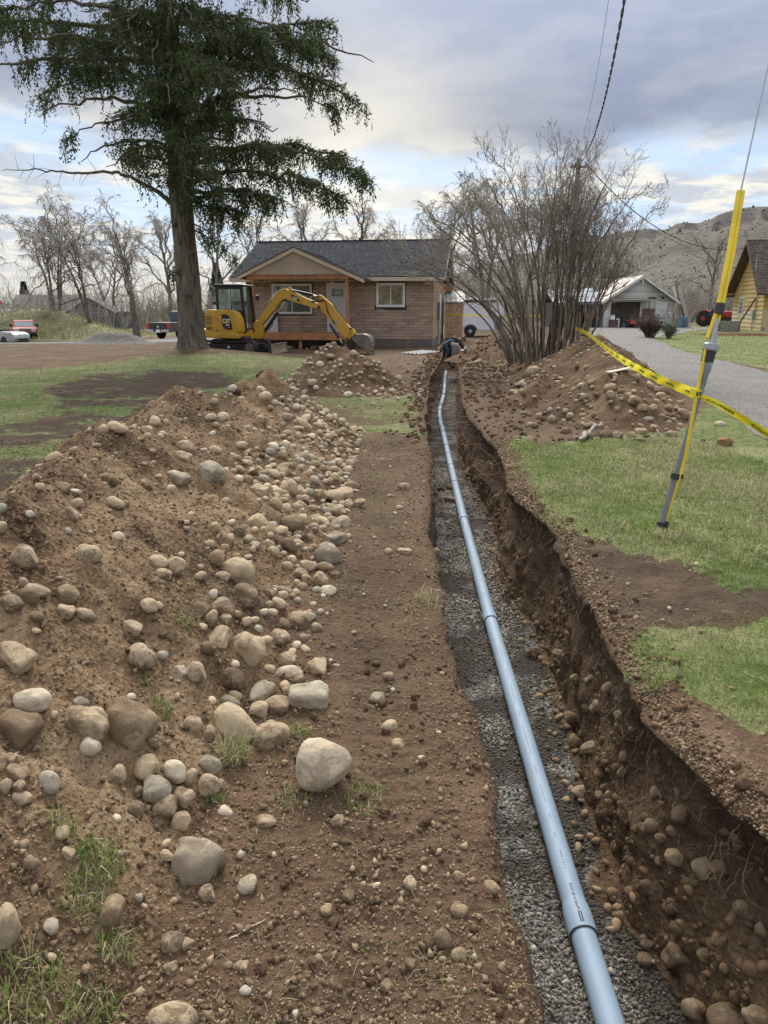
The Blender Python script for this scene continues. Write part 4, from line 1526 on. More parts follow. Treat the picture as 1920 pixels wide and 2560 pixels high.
def pipe_curve():
    P = np.array([(x, y, -float(depth(y)) + 0.058) for y, x in PIPE_PTS])
    out = []
    for i in range(len(P) - 1):
        a, b = P[i], P[i + 1]
        pa = P[i - 1] if i else a * 2 - b
        pb = P[i + 2] if i + 2 < len(P) else b * 2 - a
        k = 10
        for t in np.arange(k) / k:
            if 3 < i:
                out.append(0.5 * ((2 * a) + (-pa + b) * t + (2 * pa - 5 * a + 4 * b - pb) * t * t + (-pa + 3 * a - 3 * b + pb) * t ** 3))
            else:
                out.append(a + (b - a) * t)
    out.append(P[-1])
    return np.array(out)


PC = pipe_curve()


def pipe_at(y):
    return Vector((np.interp(y, PC[:, 1], PC[:, 0]), y, np.interp(y, PC[:, 1], PC[:, 2])))


def build_pipe():
    T = thing('drain_pipe', 'grey-blue plastic pipe laid along the gravel trench bed', 'pipe', pipe_at(1.2))
    base = T.location.copy()
    joints = [1.15, 2.39, 5.52, 8.5, 11.6, 14.7, 17.6, 20.6, 23.6, 26.6]
    r0 = 0.054
    for i in range(len(joints) - 1):
        ya, yb = joints[i], joints[i + 1] + 0.06
        ys = np.linspace(ya + (0.0 if i == 0 else 0.14), yb, 26)
        P = [pipe_at(y) - base for y in ys]
        mb = MB().tube(P, r0, 40)
        sec = mb.build('pipe_section', MATS['pipe_plastic'], T, True)
        if i:
            a = pipe_at(ya)
            d = (pipe_at(ya + 0.2) - a).normalized()
            mb = MB().lathe(a - base, d, [(0.0, r0 + .001), (0.0, .0615), (.115, .0615), (.122, .061), (.160, .0546), (.166, .0542)], 40)
            mb.build('bell', MATS['pipe_plastic'], sec, True)
            mb = MB().lathe(a - base - d * 0.004, d, [(0, r0 + .0005), (0, .0602), (.0035, .0602), (.0035, r0 + .0005)], 40)
            mb.build('gasket', MATS['gasket'], sec, True)
        # maker's print along the upper side, too small to read but for the last words
        if 0 < i < 4:
            q = MB()
            rr = random.Random(i)
            y = ya + (0.32 if i else 0.1)
            lim = yb - 0.35
            while y < min(lim, ya + 2.6):
                L = rr.uniform(0.004, 0.011)
                a, b = pipe_at(y), pipe_at(y + L)
                d = (b - a).normalized()
                s, u = frame_of(d)
                ang = 0.16
                nrm = (u * math.cos(ang) - s * math.sin(ang)) if u.z > 0 else (u * -math.cos(ang) - s * math.sin(ang))
                side = d.cross(nrm).normalized()
                cc = a - base + nrm * (r0 + 0.0006)
                q.add([cc - side * .0028, cc + d * L - side * .0028, cc + d * L + side * .0028, cc + side * .0028], [(0, 1, 2, 3)])
                y += L + rr.uniform(0.006, 0.014) + (0.09 if rr.random() < 0.06 else 0)
            q.build('print', MATS['print_ink'], sec)
    # legible words on the nearest bell
    cu = bpy.data.curves.new('t', 'FONT')
    cu.body = 'Made in the U.S.A.'
    cu.size = 0.021
    to = bpy.data.objects.new('t', cu)
    COL.objects.link(to)
    dg = bpy.context.evaluated_depsgraph_get()
    me = bpy.data.meshes.new_from_object(to.evaluated_get(dg))
    bpy.data.objects.remove(to)
    y0 = 2.47
    a = pipe_at(y0)
    d = (pipe_at(y0 + 0.2) - a).normalized()
    s, u = frame_of(d)
    if u.z < 0:
        u = -u
    for v in me.vertices:
        rr = 0.0622 if v.co.x < 0.085 else 0.0555
        an = 0.1 - (v.co.y - 0.007) / rr
        v.co = (a - base) + d * (v.co.x) + (u * math.cos(an) - s * math.sin(an)) * rr
    link('lettering', me, MATS['print_ink'], T)
    q = MB()
    for k in range(14):
        yk = 2.405 + k * 0.0042
        for row in (0, 1):
            cc = pipe_at(yk) - base
            an = 0.0 + row * 0.16
            nrm = u * math.cos(an) - s * math.sin(an)
            side = d.cross(nrm)
            cc = cc + nrm * 0.0621
            q.add([cc - side * .0035, cc + d * .0026 - side * .0035, cc + d * .0026 + side * .0035, cc + side * .0035], [(0, 1, 2, 3)])
    q.build('print', MATS['print_ink'], T)
    # short white stub at the far end, half assembled
    return T


build_pipe()


# ------------------------------------------------------------------ grass
def blade_material():
    m, N, b = new_mat('blade')
    a = N.n('ShaderNodeAttribute', attribute_name='tint').outputs['Color']
    N.link(a, b.inputs['Base Color'])
    b.inputs['Roughness'].default_value = 0.7
    b.inputs['Specular IOR Level'].default_value = 0.25
    tr = N.n('ShaderNodeBsdfTranslucent')
    N.link(a, tr.inputs[0])
    mx = N.n('ShaderNodeMixShader')
    mx.inputs[0].default_value = 0.3
    N.link(b.outputs[0], mx.inputs[1])
    N.link(tr.outputs[0], mx.inputs[2])
    out = [n for n in m.node_tree.nodes if n.type == 'OUTPUT_MATERIAL'][0]
    N.link(mx.outputs[0], out.inputs[0])
    return m


blade_material()
GREENS = np.array([(0.12, 0.195, 0.035), (0.165, 0.25, 0.05), (0.225, 0.29, 0.08), (0.14, 0.22, 0.055)])
STRAWS = np.array([(0.44, 0.385, 0.23), (0.52, 0.465, 0.30), (0.35, 0.30, 0.175), (0.31, 0.30, 0.16)])


def blades(P, h, w, lean, dry, r):
    """P (n,3) roots; curved two-segment blades -> V,F(tri),col"""
    n = len(P)
    az = r.uniform(0, 2 * np.pi, n)
    D = np.stack([np.cos(az), np.sin(az), 0 * az], -1)
    Sd = np.stack([-np.sin(az), np.cos(az), 0 * az], -1)
    l1 = lean * r.uniform(0.2, 1.0, n)
    m1 = P + (D * (l1 * 0.35 * h)[:, None]) + np.array([0, 0, 1]) * (h * 0.55)[:, None]
    tp = P + (D * (l1 * h)[:, None]) + np.array([0, 0, 1]) * (h * (1 - 0.45 * l1))[:, None]
    w = w[:, None]
    V = np.stack([P - Sd * w, P + Sd * w, m1 - Sd * w * 0.75, m1 + Sd * w * 0.75, tp], 1).reshape(-1, 3)
    b = np.arange(n)[:, None, None] * 5
    F = (np.array([(0, 1, 3), (0, 3, 2), (2, 3, 4)])[None] + b).reshape(-1, 3)
    isd = r.random(n) < dry
    c = np.where(isd[:, None], STRAWS[r.integers(0, 4, n)], GREENS[r.integers(0, 4, n)]) * r.uniform(0.75, 1.2, (n, 1))
    return V, F, np.repeat(c, 5, 0)


def grass_field():
    r = np.random.default_rng(21)
    parts = []

    def region(n, fx, fy, hgt, wid, lean, dryf, dens=1.0, thr=0.45):
        x = fx(n)
        y = fy(n, x)
        g = grass_mask(x + r.normal(0, .05, n) * np.clip(y / 4, .6, 3), y + r.normal(0, .09, n) * np.clip(y / 4, .6, 3))
        clump = 0.5 + 0.9 * fbm(x, y, 0, 4.5, 3, 0.6, 141)
        keep = (g > thr + 0.25 * r.random(n)) & (r.random(n) < clump + 0.25)
        x, y = x[keep], y[keep]
        Z = np.array([gz(a, b) for a, b in zip(x, y)])
        ok = (Z > -0.12) & (Z < 0.35 + 0 * x) & (np.abs(Z - zg(x, y)) < 0.05)
        x, y, Z = x[ok], y[ok], Z[ok]
        k = len(x)
        d = np.clip(dryf(x, y), 0.03, 0.95)
        h = hgt * np.exp(r.normal(0, .35, k)) * (0.8 + 0.25 * np.clip(fbm(x, y, 0, 1.2, 2, .5, 143) * 2, -1, 1))
        parts.append(blades(np.stack([x, y, Z - 0.004], -1), h, wid * np.exp(r.normal(0, .25, k)), lean, d, r))
    near_dry = lambda x, y: 0.06 + 0.15 * fbm(x, y, 0, 2, 2, .5, 151)
    mid_dry = lambda x, y: 0.28 + 0.8 * fbm(x, y, 0, 0.9, 3, .5, 152)
    # bright patch by the rim, then the lawn up to the driveway
    region(52000, lambda n: r.uniform(1.2, 3.2, n), lambda n, x: r.uniform(2.0, 4.5, n), 0.034, 0.0014, 0.9, near_dry)
    region(70000, lambda n: r.uniform(1.3, 4.2, n), lambda n, x: r.uniform(4.3, 9.2, n), 0.050, 0.0024, 1.2, mid_dry)
    region(16000, lambda n: r.uniform(1.3, 7.5, n), lambda n, x: r.uniform(7.0, 19.0, n), 0.055, 0.0032, 1.0, mid_dry)
    # field on the left
    region(42000, lambda n: r.uniform(-9, -1.6, n), lambda n, x: 4.2 + 10 * r.random(n), 0.040, 0.0034, 1.0, lambda x, y: 0.25 + 0.5 * fbm(x, y, 0, 0.7, 3, .5, 153), thr=0.5)
    region(44000, lambda n: r.uniform(-15, 1.5, n), lambda n, x: 9 + 16 * r.random(n), 0.050, 0.0055, 1.0, lambda x, y: 0.35 + 0.06 * (y - 20) + 0.55 * fbm(x, y, 0, 0.5, 3, .5, 154))
    # lawn beyond the driveway
    region(26000, lambda n: r.uniform(8, 30, n), lambda n, x: r.uniform(16, 52, n), 0.055, 0.012, 1.0, lambda x, y: 0.12 + 0.3 * fbm(x, y, 0, 0.3, 3, .5, 155))
    # sparse sprouts on the bare strips
    n = 9000
    y = 1.2 + 11 * r.random(n) ** 1.4
    x = np.where(r.random(n) < .75, r.uniform(-0.45, 0.35, n) + 0.04 * y * (y > 5), 1.3 + np.abs(r.normal(0, .35, n)))
    t = fbm(x, y, 3, 2.6, 3, 0.6, 95)
    k = t > 0.05 + 0.22 * r.random(n)
    x, y = x[k], y[k]
    Z = np.array([gz(a, b) for a, b in zip(x, y)])
    ok = (Z > -0.1) & (Z < 0.2)
    x, y, Z = x[ok], y[ok], Z[ok]
    parts.append(blades(np.stack([x, y, Z - .003], -1), 0.028 * np.exp(r.normal(0, .4, len(x))), np.full(len(x), .0011) * (0.8 + y * .12), 1.3, 0.55, r))
    V, F, C, off = [], [], [], 0
    for a, b, c in parts:
        V.append(a); F.append(b + off); C.append(c)
        off += len(a)
    tag(arr_obj('grass', np.concatenate(V), np.concatenate(F), MATS['blade'], None, False, {'tint': np.concatenate(C)}), kind='stuff')


grass_field()


def tuft(u, v, n, h, spread, dry, label, group=None, w=0.0014):
    r = np.random.default_rng(int(u * 7 + v))
    p, nn = hit(u, v)
    dep = (p - CAMP).dot(FWD)
    a = r.uniform(0, 6.28, n)
    d = spread * np.sqrt(r.random(n))
    roots = []
    for x, y in zip(p.x + d * np.cos(a), p.y + d * np.sin(a)):
        q, _ = drop(float(x), float(y))
        if abs(q.z - p.z) < .07 + spread * .6:
            roots.append((x, y, q.z - 0.006))
    roots = np.array(roots)
    n = len(roots)
    V, F, C = blades(roots, h * np.exp(r.normal(0, .3, n)), np.full(n, w * max(1, dep / 2.6)), 1.1, dry, r)
    base = roots[:, :3].mean(0)
    o = arr_obj('grass_tuft', V - base, F, MATS['blade'], None, False, {'tint': C})
    o.location = base
    tag(o, label, 'grass tuft', group)


GT = ('small green grass tuft sprouting from the dug soil of the long pile', 'grass tufts on the long pile')
tuft(*c1(1015, 520), 190, .10, .055, .72, 'tall straw-coloured grass tuft beside the loaf-shaped boulder')
tuft(*c1(430, 960), 260, .05, .055, .35, 'green sod tuft on an upturned turf slab in the long pile', None)
for x, y, n, h, s in [(380, 1130, 190, .045, .06), (500, 1345, 120, .045, .04), (410, 1610, 150, .05, .05), (150, 1560, 220, .055, .08), (700, 300, 110, .045, .04), (1300, 405, 80, .05, .04), (930, 690, 110, .04, .045), (640, 185, 60, .04, .03), (270, 815, 90, .045, .035), (1255, 700, 90, .03, .06), (1590, 690, 170, .035, .09), (1115, 95, 60, .04, .03)]:
    tuft(*c1(x, y), n, h, s, .45, f"{'broad' if n > 140 else 'sparse' if n < 85 else 'small'} {'tall' if h > .045 else 'short'} green grass tuft in the long pile, {'at its toe' if x > 850 else 'on its broad lower slope' if y > 1200 else 'among its stones'}", GT[1])
for x, y in [(1265, 455), (1350, 700), (800, 1150)]:
    tuft(*c0(x, y), 60, .045, .045, .4, *GT)
tuft(1085, 1510, 150, .085, .10, .97, 'dry brown root and straw tuft on the left lip of the trench', None, .0011)
tuft(1668, 1345, 150, .085, .12, .93, 'dry straw clump round the foot of the guy anchor rod', None, .0012)
tuft(1530, 1320, 110, .08, .16, .95, 'pale dry weed clump at the muddy edge of the lawn', None, .0012)
for x, y in [(1170, 165), (1165, 205)]:
    tuft(*c4(x, y), 130, .045, .05, .25, 'green turf tuft hanging over the right lip of the trench', 'turf tufts on the right lip', .0011)


# ------------------------------------------------------------------ roots and sticks
mat('root', (0.20, 0.135, 0.085), 0.9, 0.35, 20)
mat('weathered_wood', (0.27, 0.235, 0.195), 0.85, 0.35, 9, 0.5, 60)
mat('pale_board', (0.58, 0.52, 0.42), 0.7, 0.15, 8, 0.2, 60)


def roots():
    r = np.random.default_rng(33)
    A = Acc()
    for k in range(330):
        y = 2.0 + 10 * r.random() ** 1.5
        x = float(lip_r(y)) + r.uniform(-0.03, 0.06)
        z = -r.uniform(0.02, 0.35)
        L = r.uniform(0.05, 0.24)
        n = 6
        P = [np.array([x, y, z])]
        d = np.array([-0.5, r.normal(0, .5), -0.8])
        for i in range(n):
            d = d + r.normal(0, .32, 3) + np.array([0.08, 0, -0.12])
            d /= np.linalg.norm(d)
            P.append(P[-1] + d * L / n)
        A.tube(np.array(P), np.linspace(.0013, .0005, n + 1) * (0.8 + .16 * y), 3)
    for k in range(150):
        y = r.uniform(8, 25)
        left = r.random() < 0.6
        x = float(lip_l(y) if left else lip_r(y)) + (-.03 if left else .03)
        z = -r.uniform(0.04, 0.45)
        L = r.uniform(0.2, 0.8)
        d = np.array([1.0 if left else -1.0, r.normal(0, .5), r.normal(-0.1, .3)])
        P = [np.array([x, y, z])]
        for i in range(7):
            d = d + r.normal(0, .25, 3)
            d /= np.linalg.norm(d)
            P.append(P[-1] + d * L / 7)
        A.tube(np.array(P), np.linspace(.006, .0018, 8), 4)
    for k in range(26):
        y = 1.6 + 6 * r.random()
        x = float(lip_l(y))
        P = [np.array([x - .02, y, -r.uniform(.02, .3)])]
        d = np.array([.9, r.normal(0, .4), -.3])
        for i in range(6):
            d = d + r.normal(0, .45, 3)
            d /= np.linalg.norm(d)
            P.append(P[-1] + d * .018)
        A.tube(np.array(P), np.linspace(.0016, .0007, 7), 3)
    tag(A.build('torn_roots', MATS['root']), kind='stuff')
    # straw and twig litter on the strips
    A = Acc()
    for k in range(900):
        y = 1.2 + 9 * r.random() ** 1.4
        x = r.uniform(-0.55, 0.33) if r.random() < 0.6 else 1.3 + abs(r.normal(0, .5))
        p, n = drop(x, y)
        if p.z < -0.1:
            continue
        a = r.uniform(0, 6.28)
        L = r.uniform(.01, .05) * (1 + .1 * y)
        q = p + Vector((math.cos(a) * L, math.sin(a) * L, r.uniform(-.002, .008)))
        A.tube(np.array([tuple(p + Vector((0, 0, .003))), tuple((p + q) / 2 + Vector((0, 0, .006))), tuple(q + Vector((0, 0, .003)))]), .0008 * (0.8 + .14 * y), 3)
    tag(A.build('straw_litter', mat('straw', (0.34, 0.28, 0.17), 0.9, 0.4, 30)), kind='stuff')


roots()


def stick(pix, rad, label, matn='weathered_wood', group=None):
    P = []
    for u, v, lift in pix:
        p, n = hit(u, v)
        P.append(p + Vector((0, 0, lift + rad * .6)))
    base = P[0].copy()
    A = Acc()
    pts = np.array([tuple(p - base) for p in P])
    t = np.linspace(0, len(pts) - 1, 14)
    Q = np.stack([np.interp(t, np.arange(len(pts)), pts[:, i]) for i in range(3)], -1)
    Q += 0.4 * rad * RNG.normal(size=Q.shape)
    A.tube(Q, np.linspace(rad, rad * .35, 14) * RNG.uniform(.6, 1.25, 14) * np.array([.25, .8] + [1] * 10 + [.8, .2]), 7)
    o = A.build('stick', MATS[matn])
    o.location = base
    tag(o, label, 'stick', group)


stick([(573, 2348, 0), (620, 2325, .004), (668, 2302, .004)], .0032, 'thin straw-pale stick lying on the track-marked soil', 'pale_board')
stick([(1450, 1108, .0), (1475, 1090, .05), (1510, 1066, .04)], .045, 'gnarled weathered root stump at the toe of the right-hand pile')
stick([(1590, 1108, .0), (1640, 1095, .03), (1700, 1100, .0)], .012, 'forked grey branch lying in the grass below the right-hand pile')
stick([(1640, 1082, .05), (1655, 1098, .03), (1680, 1112, .0)], .010, 'thin grey twig crossing the branch below the right-hand pile')
stick([(1320, 1128, .0), (1370, 1124, .01), (1420, 1118, .0)], .009, 'straight thin stick on the grass beside the trench lip')
# pale board on the right-hand pile
p_, n_ = hit(1535, 940)
q_, _ = hit(1570, 933)
mb = MB().beam((0, 0, 0), tuple((q_ - p_).normalized() * 0.48), 0.10, 0.02)
o_ = mb.build('board', MATS['pale_board'], None, bevel=.004)
o_.location = p_ + Vector((-.12, -.04, .06))
tag(o_, 'pale splintered board lying across the right-hand dirt pile', 'board')
# ------------------------------------------------------------------ building materials
def brick_material():
    m, N, b = new_mat('brick')
    tc = N.n('ShaderNodeTexCoord').outputs['Object']
    oi = N.n('ShaderNodeObjectInfo').outputs['Random']
    n = N.noise(tc, 14, 6, 0.65)
    c = N.mix(N.smooth(n, 0.3, 0.7), (0.33, 0.25, 0.19), (0.45, 0.35, 0.275))
    c = N.mix(1.0, c, N.ramp(oi, [(0, (0.80, 0.78, 0.76)), (0.5, (1, 1, 1)), (1, (1.18, 1.16, 1.14))]), 'MULTIPLY')
    N.link(c, b.inputs['Base Color'])
    b.inputs['Roughness'].default_value = 0.9
    N.link(N.bump(N.noise(tc, 60, 5, 0.7), 0.4, 0.01), b.inputs['Normal'])
    return m


brick_material()
mat('brick_side', (0.33, 0.235, 0.16), 0.9, 0.25, 9, 0.4, 60)
mat('mortar', (0.12, 0.088, 0.068), 0.95, 0.3, 20, 0.3, 80)
mat('concrete', (0.22, 0.195, 0.165), 0.9, 0.25, 3, 0.4, 50)
mat('foundation', (0.155, 0.128, 0.108), 0.9, 0.3, 2.5, 0.4, 50)
mat('tan_trim', (0.58, 0.48, 0.36), 0.6, 0.08, 3, 0.1, 60)
mat('tan_panel', (0.45, 0.37, 0.275), 0.65, 0.08, 2, 0.1, 60)
mat('cedar', (0.42, 0.20, 0.095), 0.65, 0.3, 4, 0.3, 40)
mat('osb', (0.40, 0.235, 0.115), 0.8, 0.35, 10, 0.3, 60)
mat('dark_underside', (0.05, 0.035, 0.027), 0.9, 0.3, 5)
mat('vinyl_white', (0.72, 0.73, 0.74), 0.4, 0.05, 5)
mat('door_white', (0.60, 0.62, 0.64), 0.45, 0.06, 3)
mat('flashing', (0.03, 0.03, 0.032), 0.6, 0.3, 10)
mat('curtain', (0.30, 0.265, 0.165), 0.9, 0.35, 3.0)
mat('lead_glass', (0.22, 0.23, 0.235), 0.3, 0.5, 14)
mat('conduit', (0.33, 0.36, 0.40), 0.45, 0.1, 6)
mat('meter_grey', (0.15, 0.17, 0.185), 0.5, 0.1, 6)
mat('tin_roof', (0.27, 0.31, 0.37), 0.65, 0.12, 1.2, 0.1, 20)


def glass_material(name, tint, rough=0.08):
    m, N, b = new_mat(name)
    tc = N.n('ShaderNodeTexCoord').outputs['Object']
    n = N.noise(tc, 1.2, 4, 0.6)
    N.link(N.mix(n, tuple(k * 0.8 for k in tint), tuple(k * 1.2 for k in tint)), b.inputs['Base Color'])
    b.inputs['Roughness'].default_value = rough
    b.inputs['Specular IOR Level'].default_value = 0.8
    return m


glass_material('pane_grey', (0.135, 0.145, 0.142))
glass_material('pane_dark', (0.03, 0.035, 0.04))
glass_material('pane_sky', (0.17, 0.21, 0.24))


def clear_glass():
    m, N, b = new_mat('cab_glass')
    g = N.n('ShaderNodeBsdfTransparent')
    g.inputs[0].default_value = (0.62, 0.68, 0.66, 1)
    gl = N.n('ShaderNodeBsdfGlossy')
    gl.inputs['Roughness'].default_value = 0.04
    n = N.noise(N.n('ShaderNodeTexCoord').outputs['Object'], 2.0, 3, 0.5)
    mx = N.n('ShaderNodeMixShader')
    N.link(N.smooth(n, 0.2, 0.8, 0.07, 0.16), mx.inputs[0])
    N.link(g.outputs[0], mx.inputs[1])
    N.link(gl.outputs[0], mx.inputs[2])
    out = [k for k in m.node_tree.nodes if k.type == 'OUTPUT_MATERIAL'][0]
    N.link(mx.outputs[0], out.inputs[0])
    return m


clear_glass()


def tint_boxes(items, name, matn, parent):
    """many little boxes (centre, size, 3x3 rot or None, colour) as one part"""
    base = np.array([(x, y, z) for x in (-.5, .5) for y in (-.5, .5) for z in (-.5, .5)])
    quads = np.array([(0, 1, 3, 2), (4, 6, 7, 5), (0, 4, 5, 1), (2, 3, 7, 6), (0, 2, 6, 4), (1, 5, 7, 3)])
    V, F, C = [], [], []
    for i, (c, s, M, col) in enumerate(items):
        W = base * np.array(s)
        if M is not None:
            W = W @ np.array(M).T
        V.append(W + np.array(c))
        F.append(quads + 8 * i)
        C.append(np.repeat([col], 8, 0))
    return arr_obj(name, np.concatenate(V), np.concatenate(F), MATS[matn], parent, False, {'tint': np.concatenate(C)})


def shingle_slope(parent, name, a, b, up, length, cw, tw, col, rng, matn='shingle', th=0.012, name_kind=True):
    """courses of tabs on a roof plane: a->b is the eave line, up the unit direction up the slope"""
    a, b, up = Vector(a), Vector(b), Vector(up).normalized()
    ex = (b - a).normalized()
    W = (b - a).length
    nrm = ex.cross(up).normalized()
    if nrm.z < 0:
        nrm = -nrm
    tilt = Matrix((ex, up, nrm)).transposed() @ Matrix.Rotation(-th * 1.2 / cw, 3, 'X')
    items = []
    n = int(length / cw)
    for i in range(n + 1):
        x = -rng.uniform(0, tw)
        while x < W:
            w = tw * rng.uniform(0.75, 1.25)
            x0, x1 = max(x, 0), min(x + w, W)
            if x1 - x0 > 0.02:
                c = a + ex * ((x0 + x1) / 2) + up * min(i * cw + cw * 0.55, length - cw * .4) + nrm * (th * 0.9)
                k = rng.uniform(0.72, 1.28)
                items.append((tuple(c), (x1 - x0 - 0.006, cw * 1.12, th * rng.uniform(.7, 1.3)), tilt, tuple(q * k for q in col)))
            x += w
    o = tint_boxes(items, name, matn, parent)
    if name_kind:
        o['kind'] = 'stuff'
    return o


tinted('shingle', 0.6, 25)


# ------------------------------------------------------------------ brick house
def window(parent, x0, x1, z0, z1, y, panes, frame='vinyl_white', fw=0.075, pane='pane_grey', dep=0.06, name='window'):
    f = MB()
    f.b2(x0, x1, y - dep, y, z1 - fw, z1).b2(x0, x1, y - dep, y, z0, z0 + fw)
    f.b2(x0, x0 + fw, y - dep * .98, y, z0 + fw, z1 - fw).b2(x1 - fw, x1, y - dep * .98, y, z0 + fw, z1 - fw)
    w = f.build(name, MATS[frame], parent, bevel=.006)
    k = len(panes) if isinstance(panes, (list, tuple)) else panes
    W = (x1 - x0 - 2 * fw)
    for i in range(k):
        a, b = x0 + fw + W * i / k, x0 + fw + W * (i + 1) / k
        pm = panes[i] if isinstance(panes, (list, tuple)) else pane
        MB().b2(a + .02, b - .02, y - dep * .55, y - .012, z0 + fw + .02, z1 - fw - .02).build('pane', MATS[pm], w)
        s = MB()
        s.b2(a, a + .02, y - dep * .8, y - .01, z0 + fw, z1 - fw).b2(b - .02, b, y - dep * .8, y - .01, z0 + fw, z1 - fw)
        s.b2(a + .02, b - .02, y - dep * .79, y - .01, z0 + fw, z0 + fw + .02).b2(a + .02, b - .02, y - dep * .79, y - .01, z1 - fw - .02, z1 - fw)
        s.build('sash', MATS[frame], w)
    return w


def brick_house():
    rg = random.Random(3)
    T = thing('brick_house', 'small brown brick house with dark shingle roof and open front porch', 'house', (2.13, 32.5, 0.0), R_(-8))
    W, Dp = 8.46, 8.0
    core = MB()
    core.prism([(-W + .02, .33), (-.02, .33), (-.02, 2.94), (-W + .02, 2.94)], .05, Dp)
    core.build('wall', MATS['mortar'], T)
    MB().b2(-W - .02, .03, -.02, Dp + .02, -.3, .325).build('foundation', MATS['foundation'], T, bevel=.01)
    # front bricks, each its own piece
    opens = [(-2.52, -1.18, 1.66, 2.78), (-7.29, -5.36, 1.38, 2.77), (-4.72, -3.74, .3, 2.76)]
    bh, bl = 0.1265, 0.405
    count = 0
    bm_cache = {}
    rest = []
    for r in range(20):
        z = .335 + r * bh
        x = -W + (0 if r % 2 else -bl / 2)
        while x < -0.01:
            x0, x1 = max(x, -W), min(x + bl, 0.0)
            x += bl
            for (a, b, c, d) in opens:
                if z + bh > c and z < d and x1 > a and x0 < b:
                    if x0 < a and a - x0 > b - x0 - (b - a):
                        x1 = min(x1, a)
                    if x1 > b:
                        x0 = max(x0, b)
                    if x0 >= a and x1 <= b:
                        x1 = x0
            L = round(x1 - x0 - .010, 2)
            if L < 0.03:
                continue
            cx, cz = (x0 + x1) / 2, z + bh / 2
            jut = rg.uniform(-.006, .006)
            if count < 300:
                if L not in bm_cache:
                    q = MB().b2(-L / 2, L / 2, -.035, .03, -bh / 2 + .006, bh / 2 - .006)
                    me = bpy.data.meshes.new('brick')
                    me.from_pydata(q.v, [], q.f)
                    me.materials.append(MATS['brick'])
                    bm_cache[L] = me
                o = bpy.data.objects.new('brick', bm_cache[L])
                COL.objects.link(o)
                o.parent = T
                o.location = (cx, .02 + jut, cz)
                count += 1
            else:
                rest.append(((cx, .02 + jut, cz), (L, .065, bh - .012), None, (.33 * rg.uniform(.9, 1.1), .25, .19)))
    for r in range(25):
        z = .335 + r * .1
        y = .03 - (r % 2) * .15
        while y < Dp:
            y0, y1 = max(y, .045), min(y + .30, Dp)
            y += .30
            if y1 - y0 > .04:
                k = rg.uniform(.85, 1.15)
                rest.append(((.0, (y0 + y1) / 2, z + .05), (.05, y1 - y0 - .010, .09), None, (.46 * k, .36 * k, .25 * k)))
    tint_boxes(rest, 'brickwork', 'shingle', T)['kind'] = 'stuff'
    # main roof
    ez, rz_, ey = 2.98, 4.84, -.52
    rx0, rx1 = -9.05, .55
    sl = math.hypot(rz_ - ez, 4 - ey)
    up = Vector((0, 4 - ey, rz_ - ez)).normalized()
    deck = MB()
    deck.prism([(ey, ez - .1), (4, rz_ - .1), (8.52, ez - .1), (8.52, ez - .02), (4, rz_ - .02), (ey, ez - .02)], rx0 + .03, rx1 - .03, axis='x')
    roof = deck.build('roof', MATS['dark_underside'], T)
    shingle_slope(roof, 'shingles', (rx0, ey - .02, ez), (rx1, ey - .02, ez), up, sl, .135, .30, (.072, .077, .088), rg)
    shingle_slope(roof, 'shingles', (rx1, 8.54, ez), (rx0, 8.54, ez), Vector((0, -up.y, up.z)), sl, .30, .9, (.072, .077, .088), rg)
    MB().box(((rx0 + rx1) / 2, 4, rz_ + .02), (rx1 - rx0, .3, .03)).build('ridge_cap', MATS['flashing'], roof)
    MB().b2(rx0, rx1, ey - .045, ey - .015, ez - .17, ez - .015).build('fascia', MATS['tan_trim'], roof, bevel=.004)
    MB().b2(rx0 + .05, rx1 - .05, ey, .0, ez - .17, ez - .155).build('soffit', MATS['tan_panel'], roof)
    for sx, tg in ((rx1, 1), (rx0, -1)):
        q = MB()
        q.prism([(ey, ez - .16), (4, rz_ - .16), (4, rz_ - .0), (ey, ez - .0)], sx - .015 * tg, sx + .02 * tg, axis='x')
        q.prism([(8.52, ez - .16), (4, rz_ - .16), (4, rz_ - .0), (8.52, ez - .0)], sx - .015 * tg, sx + .02 * tg, axis='x')
        q.build('rake_board', MATS['tan_trim'], roof)
    for gx in (-.02, -W + .02):
        MB().prism([(0, 2.94), (Dp, 2.94), (4, rz_ - .25)], gx - .02, gx + .02, axis='x').build('gable_wall', MATS['osb'], T)
    q = MB()
    for k in range(8):
        q.b2(.0, rx1 - .03, ey + .2 + k * 1.1, ey + .29 + k * 1.1, 2.92, 2.99)
    q2 = MB().b2(.03, .50, 7.6, 8.5, 2.62, 2.84).b2(.03, .50, 7.6, 8.5, 2.86, 2.92)
    q2.build('eave_box', MATS['cedar'], roof)
    MB().tube([(-5.0 + 1.0, 4.5, 4.5), (-4.0, 4.5, 5.02)], .05, 10).build('vent_pipe', MATS['flashing'], roof)
    # porch
    P = MB()
    px, pz = -5.6, 4.10
    for tgx, tz in ((-8.10, 2.96), (-2.66, 2.84)):
        P.prism([(px, pz), (tgx, tz), (tgx, tz - .09), (px, pz - .09)], -2.2, 2.6, axis='y')
    pr = P.build('porch_roof', MATS['dark_underside'], T)
    for tgx, tz in ((-8.10, 2.96), (-2.66, 2.84)):
        d = Vector((px - tgx, 0, pz - tz))
        if tgx < px:
            shingle_slope(pr, 'shingles', (tgx, 2.45, tz), (tgx, -2.23, tz), d, d.length, .135, .3, (.072, .077, .088), rg)
        else:
            shingle_slope(pr, 'shingles', (tgx, -2.23, tz), (tgx, 2.45, tz), d, d.length, .135, .3, (.072, .077, .088), rg)
        w = MB().prism([(px, pz - .02), (tgx, tz - .02), (tgx, tz - .17), (px, pz - .19)], -2.26, -2.215)
        w.build('fascia', MATS['tan_trim'], pr, bevel=.004)
